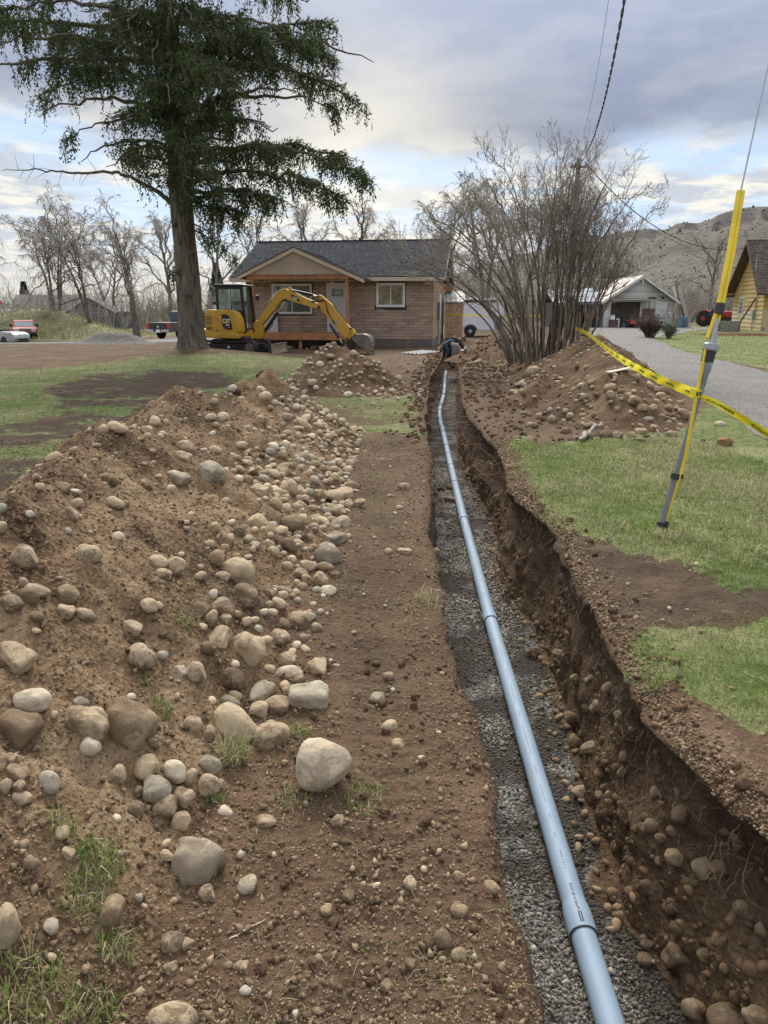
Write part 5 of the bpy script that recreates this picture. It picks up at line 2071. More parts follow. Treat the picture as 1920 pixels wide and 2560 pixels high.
        e = MB().prism([(px, pz + .02), (tgx, tz + .02), (tgx, tz - .015), (px, pz - .018)], -2.275, -2.21)
        e.build('drip_edge', MATS['flashing'], pr)
    MB().prism([(-7.55, 3.02), (-3.45, 3.02), (-3.3, 3.05), (px, pz - .15), (-7.7, 3.1)], -2.14, -2.10).build('gable_panel', MATS['tan_panel'], pr)
    MB().b2(-7.75, -3.3, -2.06, -1.92, 2.84, 3.015).build('porch_beam', MATS['cedar'], T, bevel=.006)
    MB().b2(-7.7, -3.35, -1.9, -.06, 2.93, 2.96).build('porch_ceiling', MATS['dark_underside'], T)
    for x in (-3.42, -7.5):
        MB().b2(x - .06, x + .06, -2.05, -1.93, .62, 2.84).build('porch_post', MATS['cedar'], T, bevel=.006)
        MB().beam((x, -1.99, 2.9), (x, -.1, 2.9), .09, .14).build('side_beam', MATS['cedar'], T)
    for k in range(14):
        y = -2.06 + k * .145
        MB().b2(-8.3, -3.36, y, y + .138, .60, .632).build('deck_board', MATS['cedar'], T)
    MB().b2(-8.3, -3.36, -2.11, -2.065, .37, .628).build('deck_skirt', MATS['cedar'], T, bevel=.004)
    MB().b2(-3.355, -3.31, -2.11, -.05, .37, .628).build('deck_skirt', MATS['cedar'], T)
    for x in (-8.1, -5.48, -3.5):
        MB().b2(x - .05, x + .05, -2.06, -1.96, -.1, .37).build('deck_post', MATS['cedar'], T)
    # openings
    wn = window(T, -7.25, -5.4, 1.42, 2.73, -.02, 2, pane='pane_grey')
    ws = window(T, -2.49, -1.21, 1.72, 2.74, -.02, ['curtain', 'curtain'], fw=.085)
    for k in range(5):
        z = 2.0 + k * .11
        MB().tube([(-1.78, -.062, z + .16), (-1.66, -.066, z + .05), (-1.5, -.068, z), (-1.35, -.064, z + .01)], .012, 5).build('curtain_fold', MATS['curtain'], ws)
    MB().b2(-2.52, -1.18, -.055, -.017, 1.655, 1.72).build('window_flashing', MATS['flashing'], T)
    MB().b2(-2.56, -2.50, -.05, -.017, 1.62, 1.80).build('window_flashing', MATS['flashing'], T)
    MB().b2(-1.20, -1.14, -.05, -.017, 1.62, 1.80).build('window_flashing', MATS['flashing'], T)
    q = MB()
    q.b2(-4.73, -4.66, -.05, .0, .632, 2.75).b2(-3.81, -3.74, -.05, 0, .632, 2.75).b2(-4.66, -3.81, -.05, 0, 2.69, 2.75)
    q.build('door_frame', MATS['vinyl_white'], T, bevel=.004)
    d = MB().b2(-4.655, -3.815, -.03, 0.01, .64, 2.685).build('door', MATS['door_white'], T)
    MB().b2(-4.50, -3.97, -.043, -.031, 2.18, 2.50).build('door_light', MATS['lead_glass'], d, bevel=.003)
    MB().b2(-4.36, -4.11, -.049, -.044, 2.27, 2.41).build('door_light_inset', MATS['pane_sky'], d)
    for x in (-4.52, -4.31, -4.10):
        MB().b2(x, x + .14, -.038, -.031, 1.0, 2.02).build('door_panel', MATS['door_white'], d, bevel=.006)
    MB().lathe((-4.58, -.03, 1.62), (0, -1, 0), [(0, .012), (.03, .012), (.035, .03), (.065, .03), (.07, .01)], 12).build('door_knob', MATS['meter_grey'], d)
    MB().lathe((-4.45, -.03, 2.80), (0, -1, 0), [(0, .05), (.05, .05), (.07, .03)], 12).build('porch_lamp', MATS['vinyl_white'], T)
    # meter and conduit on the side wall
    MB().b2(.03, .15, 2.7, 3.0, 1.15, 1.95).build('meter_box', MATS['meter_grey'], T, bevel=.01)
    MB().tube([(.11, 2.85, -.2), (.11, 2.85, 1.16)], .045, 12).build('conduit', MATS['conduit'], T)
    MB().b2(.03, .06, 4.1, 4.9, 1.2, 2.35).build('side_window', MATS['vinyl_white'], T)
    MB().b2(-.005, .028, -.03, .02, .33, 2.9).build('corner_strip', MATS['brick_side'], T)
    return T


brick_house()
# white panel leaning on the porch wall, rubble under the deck, sheet metal on the grass
H_T = bpy.data.objects['brick_house']
HM = Matrix.Translation(H_T.location) @ Matrix.Rotation(R_(-8), 4, 'Z')
o_ = MB().box((0, 0, .38), (.62, .035, .76), Matrix.Rotation(.12, 3, 'X')).build('panel', MATS['door_white'], None, bevel=.004)
o_.location = HM @ Vector((-7.3, -.16, .632)); o_.rotation_euler.z = R_(-8)
tag(o_, 'plain white panel leaning on the porch wall below the wide window', 'panel')
for k in range(26):
    x = random.uniform(-6.6, -3.5)
    p = HM @ Vector((x, random.uniform(-2.1, -1.2), 0))
    q, n = drop(p.x, p.y)
    s = random.uniform(.05, .13)
    lay(q, n, s * 1.3, s, s * .8, 'stone_pale', 'rubble_block', 'pale concrete rubble chunk lying under the front porch deck', 'rubble under the porch', 0, random.uniform(0, 6), .2, ANG_ME[k % 4])
mat('sheet_metal', (0.48, 0.48, 0.46), 0.65, 0.12, 3)


def ribbed(nx, wid, ln, amp=.02):
    V, F = [], []
    per = wid / nx
    prof = []
    for i in range(nx):
        prof += [(i * per, 0), (i * per + per * .62, 0), (i * per + per * .72, amp), (i * per + per * .9, amp)]
    prof.append((wid, 0))
    for t in (0, ln):
        V += [(a, t, b) for a, b in prof]
    m = len(prof)
    F = [(i, i + 1, m + i + 1, m + i) for i in range(m - 1)]
    return V, F


V_, F_ = ribbed(5, .92, 1.25, .035)
mb = MB().add(V_, F_)
o_ = mb.build('sheet_panel', MATS['sheet_metal'])
md = o_.modifiers.new('s', 'SOLIDIFY'); md.thickness = .004
p_, _ = hit(1006, 885)
o_.location = p_ + Vector((-.05, 0, .04)); o_.rotation_euler = (0.03, 0.02, R_(-38))
tag(o_, 'ribbed pale metal sheet lying on the ground by the house corner', 'metal sheet')


# ------------------------------------------------------------------ excavator
mat('cat_yellow', (0.60, 0.34, 0.03), 0.42, 0.08, 2.5, dirt=.45, dirtc=(.3, .2, .08))
mat('machine_black', (0.014, 0.014, 0.015), 0.45, 0.3, 6)
mat('track_rubber', (0.035, 0.033, 0.031), 0.85, 0.4, 9, .4, 40, dirt=.5, dirtc=(.09, .07, .05))
mat('chrome', (0.65, 0.65, 0.65), 0.18, 0.1, 5, metal=1.0)
mat('worn_steel', (0.17, 0.155, 0.135), 0.5, 0.35, 4, .3, 30, metal=.5, dirt=.6, dirtc=(.16, .12, .085))
mat('blade_face', (0.36, 0.285, 0.20), 0.7, 0.3, 4, .2, 30, dirt=.5, dirtc=(.2, .15, .1))
mat('decal_white', (0.75, 0.75, 0.73), 0.4, 0.04, 5)
mat('decal_red', (0.55, 0.045, 0.03), 0.4, 0.06, 5)
mat('decal_black', (0.012, 0.012, 0.012), 0.4, 0.2, 5)
mat('decal_yellow', (0.75, 0.42, 0.02), 0.4, 0.05, 5)


def text_mesh(body, size, bold=0.0):
    cu = bpy.data.curves.new('t', 'FONT')
    cu.body = body
    cu.size = size
    cu.offset = bold
    cu.extrude = 0.002
    to = bpy.data.objects.new('t', cu)
    COL.objects.link(to)
    me = bpy.data.meshes.new_from_object(to.evaluated_get(bpy.context.evaluated_depsgraph_get()))
    bpy.data.objects.remove(to)
    return me


def lettering(body, size, loc, rot, matn, parent, bold=0.0, sx=1.0):
    me = text_mesh(body, size, bold)
    o = link('lettering', me, MATS[matn], parent)
    o.location = loc
    o.rotation_euler = rot
    o.scale = (sx, 1, 1)
    return o


def ex(px, py):
    return (px - 60) / 240.0, (695 - py) / 240.0


def exl(L):
    return [ex(*q) for q in L]


def excavator():
    loc = Vector((-6.66, 28.45, 0))
    loc.z = 0.0
    T = thing('excavator', 'yellow and black mini excavator with raised boom parked before the brick house', 'excavator', loc, R_(-9))
    Y, B = MATS['cat_yellow'], MATS['machine_black']
    # tracks
    for side in (-1, 1):
        yc = side * .79
        w = .40
        x0, x1, h = -.40, 2.05, .50
        r = h / 2
        path = []
        n = 58
        Ls = x1 - x0 - 2 * r
        per = 2 * Ls + 2 * math.pi * r
        pads = MB()
        for i in range(n):
            s = per * i / n
            if s < Ls:
                p, a = (x0 + r + s, 0.0), 0
                c = (p[0], .02)
                nx, nz = 0, -1
            elif s < Ls + math.pi * r:
                t = (s - Ls) / r
                nx, nz = math.sin(t), -math.cos(t)
                c = (x1 - r + nx * (r - .02), r + nz * (r - .02))
            elif s < 2 * Ls + math.pi * r:
                q = s - Ls - math.pi * r
                c = (x1 - r - q, h - .02 - .02 * math.sin(math.pi * q / Ls))
                nx, nz = 0, 1
            else:
                t = (s - 2 * Ls - math.pi * r) / r
                nx, nz = -math.sin(t), math.cos(t)
                c = (x0 + r + nx * (r - .02), r + nz * (r - .02))
            M = Matrix.Rotation(-math.atan2(nz, nx), 3, 'Y')
            pads.box((c[0], yc, c[1]), (.045, w, per / n * 1.02), M)
            pads.box((c[0] + nx * .02, yc, c[1] + nz * .02), (.03, w, .028), M)
        pads.build('track_belt', MATS['track_rubber'], T)
        fr = MB()
        fr.prism([(x0 + .25, .10), (x1 - .25, .10), (x1 - .2, .25), (x1 - .3, .38), (x0 + .3, .38), (x0 + .2, .25)], yc - .15, yc + .15)
        tf = fr.build('track_frame', B, T, bevel=.015)
        for k in range(4):
            MB().lathe((x0 + .5 + k * .48, yc - .2, .13), (0, 1, 0), [(0, .03), (0, .08), (.4, .08), (.4, .03)], 14).build('roller', MATS['track_rubber'], tf)
        for xx in (x0 + r, x1 - r):
            MB().lathe((xx, yc - .17, r), (0, 1, 0), [(0, .05), (0, .18), (.05, .19), (.29, .19), (.34, .18), (.34, .05)], 20).build('sprocket' if xx < 1 else 'idler', MATS['worn_steel'], tf)
        MB().b2(.95, 1.02, yc - .17 * 1 - .005, yc - .15, .22, .30).build('grease_cover', MATS['decal_white'], tf)
    MB().b2(.2, 1.45, -.62, .62, .22, .5).build('undercarriage', B, T, bevel=.03)
    MB().lathe((.80, 0, .48), (0, 0, 1), [(0, .45), (.13, .45)], 32).build('slew_ring', B, T)
    # dozer blade
    bl = MB()
    prof = [(2.62, .0), (2.70, .02), (2.655, .10), (2.64, .2), (2.66, .32), (2.70, .38), (2.66, .385), (2.60, .33), (2.575, .2), (2.585, .08)]
    bl.prism(prof, -.98, .98)
    b_ = bl.build('dozer_blade', MATS['blade_face'], T, bevel=.004)
    for s in (-1, 1):
        MB().prism([(2.55, .0), (2.66, .0), (2.65, .38), (2.55, .36)], s * .985, s * 1.0).build('blade_end', B, b_)
        MB().beam((1.55, s * .42, .30), (2.6, s * .5, .17), .10, .13).build('blade_arm', B, T, bevel=.01)
    # upper body
    zb = .59
    body = MB()
    hood = exl([(88, 330), (96, 314), (120, 306), (330, 309), (375, 330), (402, 375), (415, 440), (415, 505), (88, 505)])
    body.prism(hood, -.97, -.30)
    hd = body.build('engine_hood', Y, T, True, bevel=.05, seg=4)
    rear = MB().prism(exl([(88, 330), (96, 314), (140, 309), (170, 380), (170, 505), (88, 505)]), -.299, .97)
    rear.build('counterweight', Y, T, True, bevel=.05, seg=4)
    sk = MB().prism(exl([(58, 486), (66, 470), (150, 497), (400, 503), (404, 545), (395, 560), (70, 548), (58, 538)]), -1.0, 1.0)
    sk.build('lower_skirt', Y, T, True, bevel=.03, seg=3)
    MB().prism(exl([(400, 520), (470, 480), (480, 560), (400, 560)]), -.45, .55).build('front_frame', Y, T, bevel=.02)
    MB().b2(1.40, 1.70, -.75, -.45, .60, .66).build('step', MATS['worn_steel'], T, bevel=.01)
    yv = -.978
    for k, py in enumerate((364, 377, 390, 403, 416, 429, 455, 466, 477)):
        x0, z0 = ex(96, py + 3)
        x1, z1 = ex(152, py - 2)
        MB().b2(x0, x1, yv - .004, yv + .02, z0, z1).build('vent_slat', B, hd)
    d_ = MB().prism(exl([(250, 344), (300, 348), (326, 372), (345, 480), (288, 478), (250, 440)]), yv - .004, yv + .01)
    dd = d_.build('decal', MATS['decal_black'], hd)
    MB().prism(exl([(250, 440), (250, 455), (275, 478), (288, 478)]), yv - .005, yv + .01).build('decal_stripe', MATS['decal_red'], hd)
    x, z = ex(256, 420)
    lettering('CAT', .205, (x, yv - .006, z), (R_(90), 0, 0), 'decal_white', hd, .010, .72)
    MB().prism(exl([(270, 421), (313, 421), (291, 397)]), yv - .0105, yv - .0085).build('decal_triangle', MATS['decal_yellow'], hd)
    x, z = ex(281, 443)
    lettering('305E', .075, (x, yv - .006, z), (R_(90), 0, 0), 'decal_white', hd, .003)
    x, z = ex(305, 462)
    lettering('CR', .05, (x, yv - .006, z), (R_(90), 0, 0), 'decal_white', hd, .002)
    x0, z0 = ex(186, 402); x1, z1 = ex(213, 380)
    MB().b2(x0, x1, yv - .003, yv + .01, z0, z1).build('warning_label', MATS['decal_red'], hd)
    x, z = ex(189, 398)
    lettering('NG', .055, (x, yv - .006, z), (R_(90), 0, 0), 'decal_white', hd, .002)
    MB().lathe((ex(195, 485)[0], yv + .01, ex(195, 485)[1]), (0, -1, 0), [(0, .025), (.02, .02)], 12).build('hood_latch', B, hd)
    # cab
    y0, y1 = -.42, .72
    cx0, cx1 = .37, 1.50
    zc0, zc1 = .60, 2.53
    fr = MB()
    for (xa, xb) in ((cx0, cx0 + .10), (cx1 - .14, cx1 - .04)):
        for yy in (y0, y1 - .09):
            lean = .10 if xa > 1 else 0
            fr.prism([(xa + lean, zc0), (xb + lean, zc0), (xb - lean * .3, zc1 - .06), (xa - lean * .3, zc1 - .06)], yy, yy + .09)
    fr.b2(cx0 + .1, cx1, y0 + .005, y0 + .085, zc0, 1.60).b2(cx0 + .005, cx0 + .09, y0 + .09, y1 - .09, zc0, 1.65)
    fr.b2(cx0 + .1, cx1 - .05, y0 + .003, y0 + .087, 2.36, 2.47)
    fr.b2(cx0 + .58, cx0 + .615, y0 + .02, y0 + .07, 1.6, 2.37)
    fr.b2(cx1 - .02, cx1 + .06, y0 + .09, y1 - .09, zc0, .95)
    cab = fr.build('cab_frame', B, T, bevel=.02)
    rf = MB().prism([(cx0 - .05, zc1 - .07), (cx1 + .02, zc1 - .07), (cx1 + .0, zc1 - .01), (cx1 - .15, zc1 + .01), (cx0 + .02, zc1 + .01), (cx0 - .06, zc1 - .02)], y0 - .03, y1 + .03)
    rf.build('cab_roof', B, T, bevel=.02)
    MB().b2(cx0 + .1, cx1 - .1, y0 + .035, y0 + .045, 1.6, 2.4).build('side_glass', MATS['cab_glass'], cab)
    MB().b2(cx0 + .1, cx1 - .1, y1 - .05, y1 - .04, 1.1, 2.45).build('side_glass', MATS['cab_glass'], cab)
    wsx = MB().add([(cx1 + .03, y0 + .09, .95), (cx1 + .03, y1 - .09, .95), (cx1 - .09, y1 - .09, 2.46), (cx1 - .09, y0 + .09, 2.46)], [(0, 1, 2, 3)])
    wsx.build('windscreen', MATS['cab_glass'], cab)
    MB().b2(cx0 + .04, cx0 + .05, y0 + .09, y1 - .09, 1.65, 2.45).build('rear_glass', MATS['cab_glass'], cab)
    st = MB().b2(.65, 1.05, -.1, .4, 1.1, 1.25).b2(.60, .72, -.1, .4, 1.25, 1.85)
    st.build('seat', B, T, bevel=.04)
    MB().tube([(1.15, -.15, 1.2), (1.2, -.15, 1.7)], .02, 8).build('control_lever', B, T)
    MB().b2(.74, .93, y0 + .095, y0 + .10, 1.66, 1.84).build('manual_pouch', MATS['decal_white'], T)
    mx, mz = ex(542, 203)
    MB().b2(mx - .07, mx + .07, -.42, -.38, mz - .10, mz + .09).build('mirror', B, T, bevel=.02)
    MB().tube([(cx1 + .02, -.40, 1.9), (mx - .05, -.40, mz)], .012, 6).build('mirror_arm', B, T)
    gx = MB().tube([(cx1 + .25, -.35, .8), (cx1 + .27, -.35, 1.7)], .012, 6)
    gx.build('grab_rail', B, T)
    MB().tube([(cx1 - .1, -.38, 2.5), (cx1 + .0, -.4, 2.62)], .012, 6).build('beacon_bracket', MATS['decal_white'], T)
    # boom swing post
    MB().prism(exl([(470, 430), (500, 400), (545, 408), (556, 470), (574, 495), (545, 560), (478, 566), (470, 520), (490, 500), (478, 470)]), -.20, .22).build('swing_post', Y, T, bevel=.02)
    bm = MB().prism(exl([(505, 400), (535, 372), (712, 152), (745, 132), (790, 125), (832, 148), (1035, 236), (1096, 262), (1112, 282), (1104, 298), (1080, 302), (1006, 282), (815, 226), (772, 214), (738, 234), (562, 432), (535, 440), (512, 428)]), -.15, .15)
    boom = bm.build('boom', Y, T, bevel=.018)
    bd = MB().prism(exl([(832, 174), (858, 178), (904, 204), (922, 240), (850, 216), (840, 206)]), -.156, -.14).build('decal', MATS['decal_black'], boom)
    MB().prism(exl([(830, 173), (838, 175), (852, 215), (843, 210)]), -.158, -.14).build('decal_stripe', MATS['decal_red'], boom)
    x, z = ex(848, 213)
    lettering('CAT', .135, (x, -.160, z), (R_(90), R_(20), 0), 'decal_white', boom, .007, .72)
    tri = MB().prism(exl([(858, 217), (884, 227), (872, 206)]), -.1645, -.1615).build('decal_triangle', MATS['decal_yellow'], boom)

    def cyl(a, b, split, r1, r2, y, nm):
        a, b = Vector((ex(*a)[0], y, ex(*a)[1])), Vector((ex(*b)[0], y, ex(*b)[1]))
        m = a.lerp(b, split)
        q = MB().tube([a, m], r1, 14).build(nm, B, T, True)
        MB().tube([m, b], r2, 12).build('piston_rod', MATS['chrome'], q, True)
        MB().lathe(b - Vector((0, .07, 0)), (0, 1, 0), [(0, .045), (.14, .045)], 12).build('rod_eye', B, q)
        return q
    cyl((566, 500), (778, 226), .62, .062, .032, -.02, 'boom_cylinder')
    MB().tube([(ex(570, 470)[0], -.11, ex(570, 470)[1]), (ex(610, 490)[0], -.13, ex(610, 490)[1]), (ex(650, 440)[0], -.11, ex(650, 440)[1]), (ex(655, 395)[0], -.08, ex(655, 395)[1])], .018, 7).build('hose', B, T, True)
    cyl((828, 140), (1082, 192), .80, .060, .03, 0, 'stick_cylinder')
    MB().prism(exl([(804, 128), (806, 112), (826, 108), (836, 132), (832, 150)]), -.06, .06).build('cylinder_bracket', Y, boom, bevel=.008)
    stk = MB().prism(exl([(1068, 188), (1088, 178), (1112, 182), (1208, 262), (1262, 330), (1400, 492), (1412, 535), (1376, 578), (1352, 582), (1325, 558), (1182, 384), (1104, 306), (1088, 262)]), -.115, .115)
    stick_ = stk.build('stick', Y, T, bevel=.015)
    cyl((1212, 276), (1378, 472), .78, .052, .027, 0, 'bucket_cylinder')
    cyl((1190, 432), (1308, 606), .72, .045, .024, -.17, 'thumb_cylinder')
    MB().prism(exl([(1345, 480), (1378, 462), (1392, 478), (1362, 520), (1352, 560), (1330, 552)]), -.16, -.12).build('bucket_link', Y, T, bevel=.006)
    MB().prism(exl([(1372, 478), (1398, 470), (1420, 512), (1408, 545), (1392, 538), (1396, 512)]), -.155, .155).build('bucket_link', Y, T, bevel=.006)
    for k, (h0, off) in enumerate((((1020, 232), 0), ((1030, 240), .03), ((1045, 244), .06))):
        P = [(*ex(*h0), -.16 - off * .3), (*ex(1100, 238 - 10 * k), -.2), (*ex(1160, 230), -.22), (*ex(1168, 300 + 8 * k), -.18), (*ex(1200, 372), -.15), (*ex(1235, 420 + 6 * k), -.14)]
        t = np.linspace(0, 5, 26)
        A = np.array(P)
        Q = np.stack([np.interp(t, range(6), A[:, 0]), np.interp(t, range(6), A[:, 2]), np.interp(t, range(6), A[:, 1])], -1)
        MB().tube([tuple(p) for p in Q], .014, 6).build('hose', B, T, True)
    P = [ex(575, 300), ex(640, 222), ex(712, 148), ex(790, 118)]
    MB().tube([(p[0], -.10, p[1] + .015) for p in P], .016, 6).build('hose_pipe', MATS['chrome'], T, True)
    P = [ex(840, 142), ex(1000, 218), ex(1080, 248)]
    MB().tube([(p[0], -.10, p[1] + .02) for p in P], .016, 6).build('hose_pipe', MATS['chrome'], T, True)
    for q in ((1240, 410), (1258, 402)):
        MB().tube([(ex(*q)[0], -.14, ex(*q)[1] + .05), (ex(*q)[0] + .06, -.14, ex(*q)[1] - .12)], .02, 8).build('coupling', MATS['chrome'], T, True)
    for q, rr in (((517, 415), .06), ((778, 224), .045), ((1092, 284), .055), ((1345, 558), .045), ((1378, 470), .04), ((1085, 192), .04)):
        MB().lathe((ex(*q)[0], -.175, ex(*q)[1]), (0, 1, 0), [(0, rr * .6), (0, rr), (.35, rr), (.35, rr * .6)], 14).build('pivot_pin', B, T)
    # bucket: curled shell with side plates and teeth
    out_ = exl([(1400, 548), (1440, 520), (1500, 515), (1548, 530), (1574, 565), (1582, 615), (1572, 665), (1556, 698)])
    inn = [(x - .02 if i > 3 else x, z - .025) for i, (x, z) in enumerate(out_)]
    inn[-1] = (out_[-1][0] - .035, out_[-1][1] + .0)
    sh = MB().prism(out_ + inn[::-1], -.36, .36)
    bk = sh.build('bucket', MATS['worn_steel'], T, True)
    for s in (-.375, .36):
        MB().prism(exl([(1398, 550), (1440, 521), (1500, 516), (1547, 531), (1573, 566), (1581, 615), (1571, 665), (1555, 697), (1500, 640), (1440, 600)]), s, s + .015).build('bucket_side', MATS['worn_steel'], bk)
    for k in range(5):
        yy = -.32 + k * .16
        MB().prism(exl([(1546, 690), (1566, 690), (1560, 726), (1552, 728)]), yy - .035, yy + .035).build('tooth', MATS['worn_steel'], bk, bevel=.006)
    for k in range(5):
        px, py = [(1560, 545), (1578, 580), (1586, 615), (1582, 650), (1572, 682)][k]
        x, z = ex(px, py)
        MB().box((x, -.385, z), (.06, .03, .09)).build('edge_guard', MATS['blade_face'], bk, bevel=.012)
    MB().prism(exl([(1330, 590), (1370, 560), (1420, 530), (1440, 560), (1400, 640), (1440, 690), (1420, 692), (1385, 665), (1345, 622)]), -.22, .22).build('thumb', B, T, bevel=.012)
    MB().prism(exl([(1385, 545), (1430, 515), (1475, 522), (1455, 575), (1405, 585)]), -.20, .20).build('coupler', B, T, bevel=.015)
    return T


excavator()
# stub of the cleanout behind the porch and odds by the deck are hidden: left out
# ------------------------------------------------------------------ trees
def bark_material(name, c0, c1, scale, zs=0.16, lichen=None):
    m, N, b = new_mat(name)
    tc = N.n('ShaderNodeTexCoord').outputs['Object']
    st = N.vmath('MULTIPLY', tc, (1, 1, zs))
    n = N.noise(st, scale, 7, 0.65, 0.3)
    n2 = N.noise(tc, 2.0, 5, 0.6)
    c = N.ramp(n, [(0.32, tuple(k * 0.45 for k in c0)), (0.48, c0), (0.68, c1)])
    if lichen:
        c = N.mix(N.math('MULTIPLY', N.smooth(n2, 0.52, 0.7), 0.45), c, lichen)
    N.link(c, b.inputs['Base Color'])
    b.inputs['Roughness'].default_value = 0.95
    b.inputs['Specular IOR Level'].default_value = 0.15
    N.link(N.bump(n, 1.0, 0.12), b.inputs['Normal'])
    return m


bark_material('fir_bark', (0.14, 0.118, 0.095), (0.27, 0.235, 0.19), 11, 0.14, (0.24, 0.22, 0.14))
bark_material('shrub_bark', (0.20, 0.158, 0.12), (0.33, 0.27, 0.21), 26, 0.2)
bark_material('grey_bark', (0.155, 0.135, 0.115), (0.26, 0.23, 0.20), 6, 0.25)
mat('twig', (0.28, 0.24, 0.20), 0.9, 0.3, 3)
mat('far_twig', (0.33, 0.30, 0.27), 0.95, 0.3, 1.0)
mat('brush_twig', (0.29, 0.255, 0.22), 0.95, 0.35, 0.5)


def bez(a, b, c, n):
    t = np.linspace(0, 1, n)[:, None]
    return (1 - t) ** 2 * np.asarray(a) + 2 * t * (1 - t) * np.asarray(b) + t ** 2 * np.asarray(c)


def needle_quads(P, D, L, W, r):
    n = len(P)
    rnd = r.normal(size=(n, 3))
    S = np.cross(D, rnd)
    S /= np.linalg.norm(S, axis=1)[:, None] + 1e-9
    L, W = L[:, None], W[:, None]
    V = np.stack([P, P + D * L * .45 + S * W, P + D * L, P + D * L * .45 - S * W], 1).reshape(-1, 3)
    F = np.arange(n * 4).reshape(-1, 4)
    return V, F


def fir_tree():
    r = np.random.default_rng(77)
    bx, by = TREE_XY
    bz = 0.20
    T = thing('fir_tree', 'tall dark green conifer with thick furrowed trunk left of the excavator', 'tree', (bx, by, bz))
    # trunk
    zs = np.concatenate([np.linspace(-0.25, 1.2, 40), np.linspace(1.25, 21, 190)])
    rad = np.interp(zs, [-.25, 0, .25, .6, 1.2, 2.5, 4, 6, 10, 15, 21], [.78, .66, .53, .46, .42, .395, .38, .35, .27, .16, .03])
    na = 110
    a = np.linspace(0, 2 * np.pi, na, endpoint=False)
    A, Z = np.meshgrid(a, zs)
    ca, sa = np.cos(A), np.sin(A)
    flare = np.exp(-np.maximum(Z, 0) / .35) * 0.10 * np.cos(A * 5 + 1.0)
    fur = fbm(ca * 6, sa * 6, Z * 0.55, 1.6, 4, 0.6, 401)
    ridge = -np.abs(fbm(ca * 7, sa * 7, Z * 0.35, 1.5, 2, 0.5, 405)) * 0.05
    lump = 0.03 * fbm(ca, sa, Z * .7, 1.2, 2, .5, 402)
    Rr = rad[:, None] * (1 + flare) + np.minimum(1, rad[:, None] / .3) * (0.028 * fur + ridge + lump)
    lean = 0.012 * Z
    V = np.stack([Rr * ca - lean, Rr * sa, Z], -1).reshape(-1, 3)
    i = np.arange(len(zs) - 1)[:, None] * na
    j = np.arange(na)[None]
    F = np.stack([i + j, i + (j + 1) % na, i + na + (j + 1) % na, i + na + j], -1).reshape(-1, 4)
    tr = arr_obj('trunk', V, F, MATS['fir_bark'], T, True)
    for (az, z, L, rr) in [(-2.0, 2.55, .26, .09), (-1.2, 4.0, .14, .09), (-2.1, 4.05, .12, .08), (-1.75, 3.5, .10, .06), (-.9, 3.2, .12, .07), (-1.6, 4.4, .1, .06), (-1.35, 1.85, .12, .07)]:
        r0 = float(np.interp(z, zs, rad))
        d = np.array([math.cos(az), math.sin(az), .15])
        p0 = d * (r0 - .08) + np.array([0, 0, z])
        q = MB().tube([tuple(p0), tuple(p0 + d * (L * .6 + .08)), tuple(p0 + d * (L + .08) + np.array([0, 0, .03]))], [rr * 1.3, rr, rr * .8], 9)
        q.build('branch_stub', MATS['fir_bark'], tr, True)
    limbs = []      # (base z, tip xyz local, rise, bare)
    def px(u, v, dy=0.0):
        p = at(u, v, by + dy)
        return np.array([p.x - bx, p.y - by, p.z - bz])
    for z0, u, v, dy, rise in [(9.4, 930, 150, .5, .9), (8.6, 860, 215, -1.0, .9), (8.9, 800, 60, 1.5, .8), (7.6, 838, 265, .8, .8), (7.4, 760, 235, -2.0, .9), (6.3, 915, 445, -.3, 1.3), (6.0, 860, 400, 1.2, 1.2),
                               (5.6, 845, 490, -1.2, 1.0), (5.2, 755, 525, .4, .8), (4.9, 690, 500, -1.6, .7), (4.75, 600, 540, -.8, .5), (7.0, 700, 330, -3.0, .9), (6.6, 640, 390, 2.5, .9), (5.9, 720, 380, 3.0, .9),
                               (9.6, -60, 70, .4, .7), (9.0, -90, 190, -.6, .8), (8.2, 60, 160, -2.2, .8), (7.8, 95, 290, .6, .8), (7.2, 175, 345, -1.4, .8), (6.7, 200, 400, .8, .7), (6.1, 265, 420, -1.8, .6), (8.8, 150, 100, 2.4, .8),
                               (7.5, 300, 330, -3.4, .9), (8.2, 420, 260, -4.2, .9), (7.0, 480, 380, -3.8, .9), (6.2, 400, 440, -2.4, .7), (8.6, 560, 200, -4.4, 1.0), (5.6, 520, 450, -2.6, .7), (6.4, 330, 400, 3.2, .8), (7.7, 520, 300, 4.0, .8), (9.8, 380, 150, -3.0, .6), (9.2, 470, 210, -3.2, .6), (10.2, 300, 80, -3.0, .6), (8.0, 430, 330, -2.4, .5), (10.6, 520, 90, -3.0, .6), (9.0, 380, 240, -2.6, .5), (6.8, 450, 420, -1.8, .4), (11.2, 430, 40, -2.8, .5), (10.0, 640, 90, -2.6, .8), (10.0, 200, 40, -2.0, .8)]:
        limbs.append((z0 - bz, px(u, v, dy), rise, 1.0))
    z = 9.3
    while z < 20.3:
        n = 6
        L = 6.4 * max(0.06, (1 - (z - 8) / 13.5)) ** 0.85
        a0 = r.uniform(0, 6.28)
        for k in range(n):
            an = a0 + 2 * np.pi * k / n + r.normal(0, .25)
            l = L * r.uniform(.75, 1.1)
            if l > 2 and abs(math.sin(an)) > .8 and r.random() < .5:
                continue
            limbs.append((z - bz + r.uniform(-.2, .2), np.array([math.cos(an) * l, math.sin(an) * l, z - bz - r.uniform(0.05, 0.22) * l]), .16 * l, .75))
        z += 1.05
    wood = Acc()
    NP, ND, NL, NW, NC = [], [], [], [], []
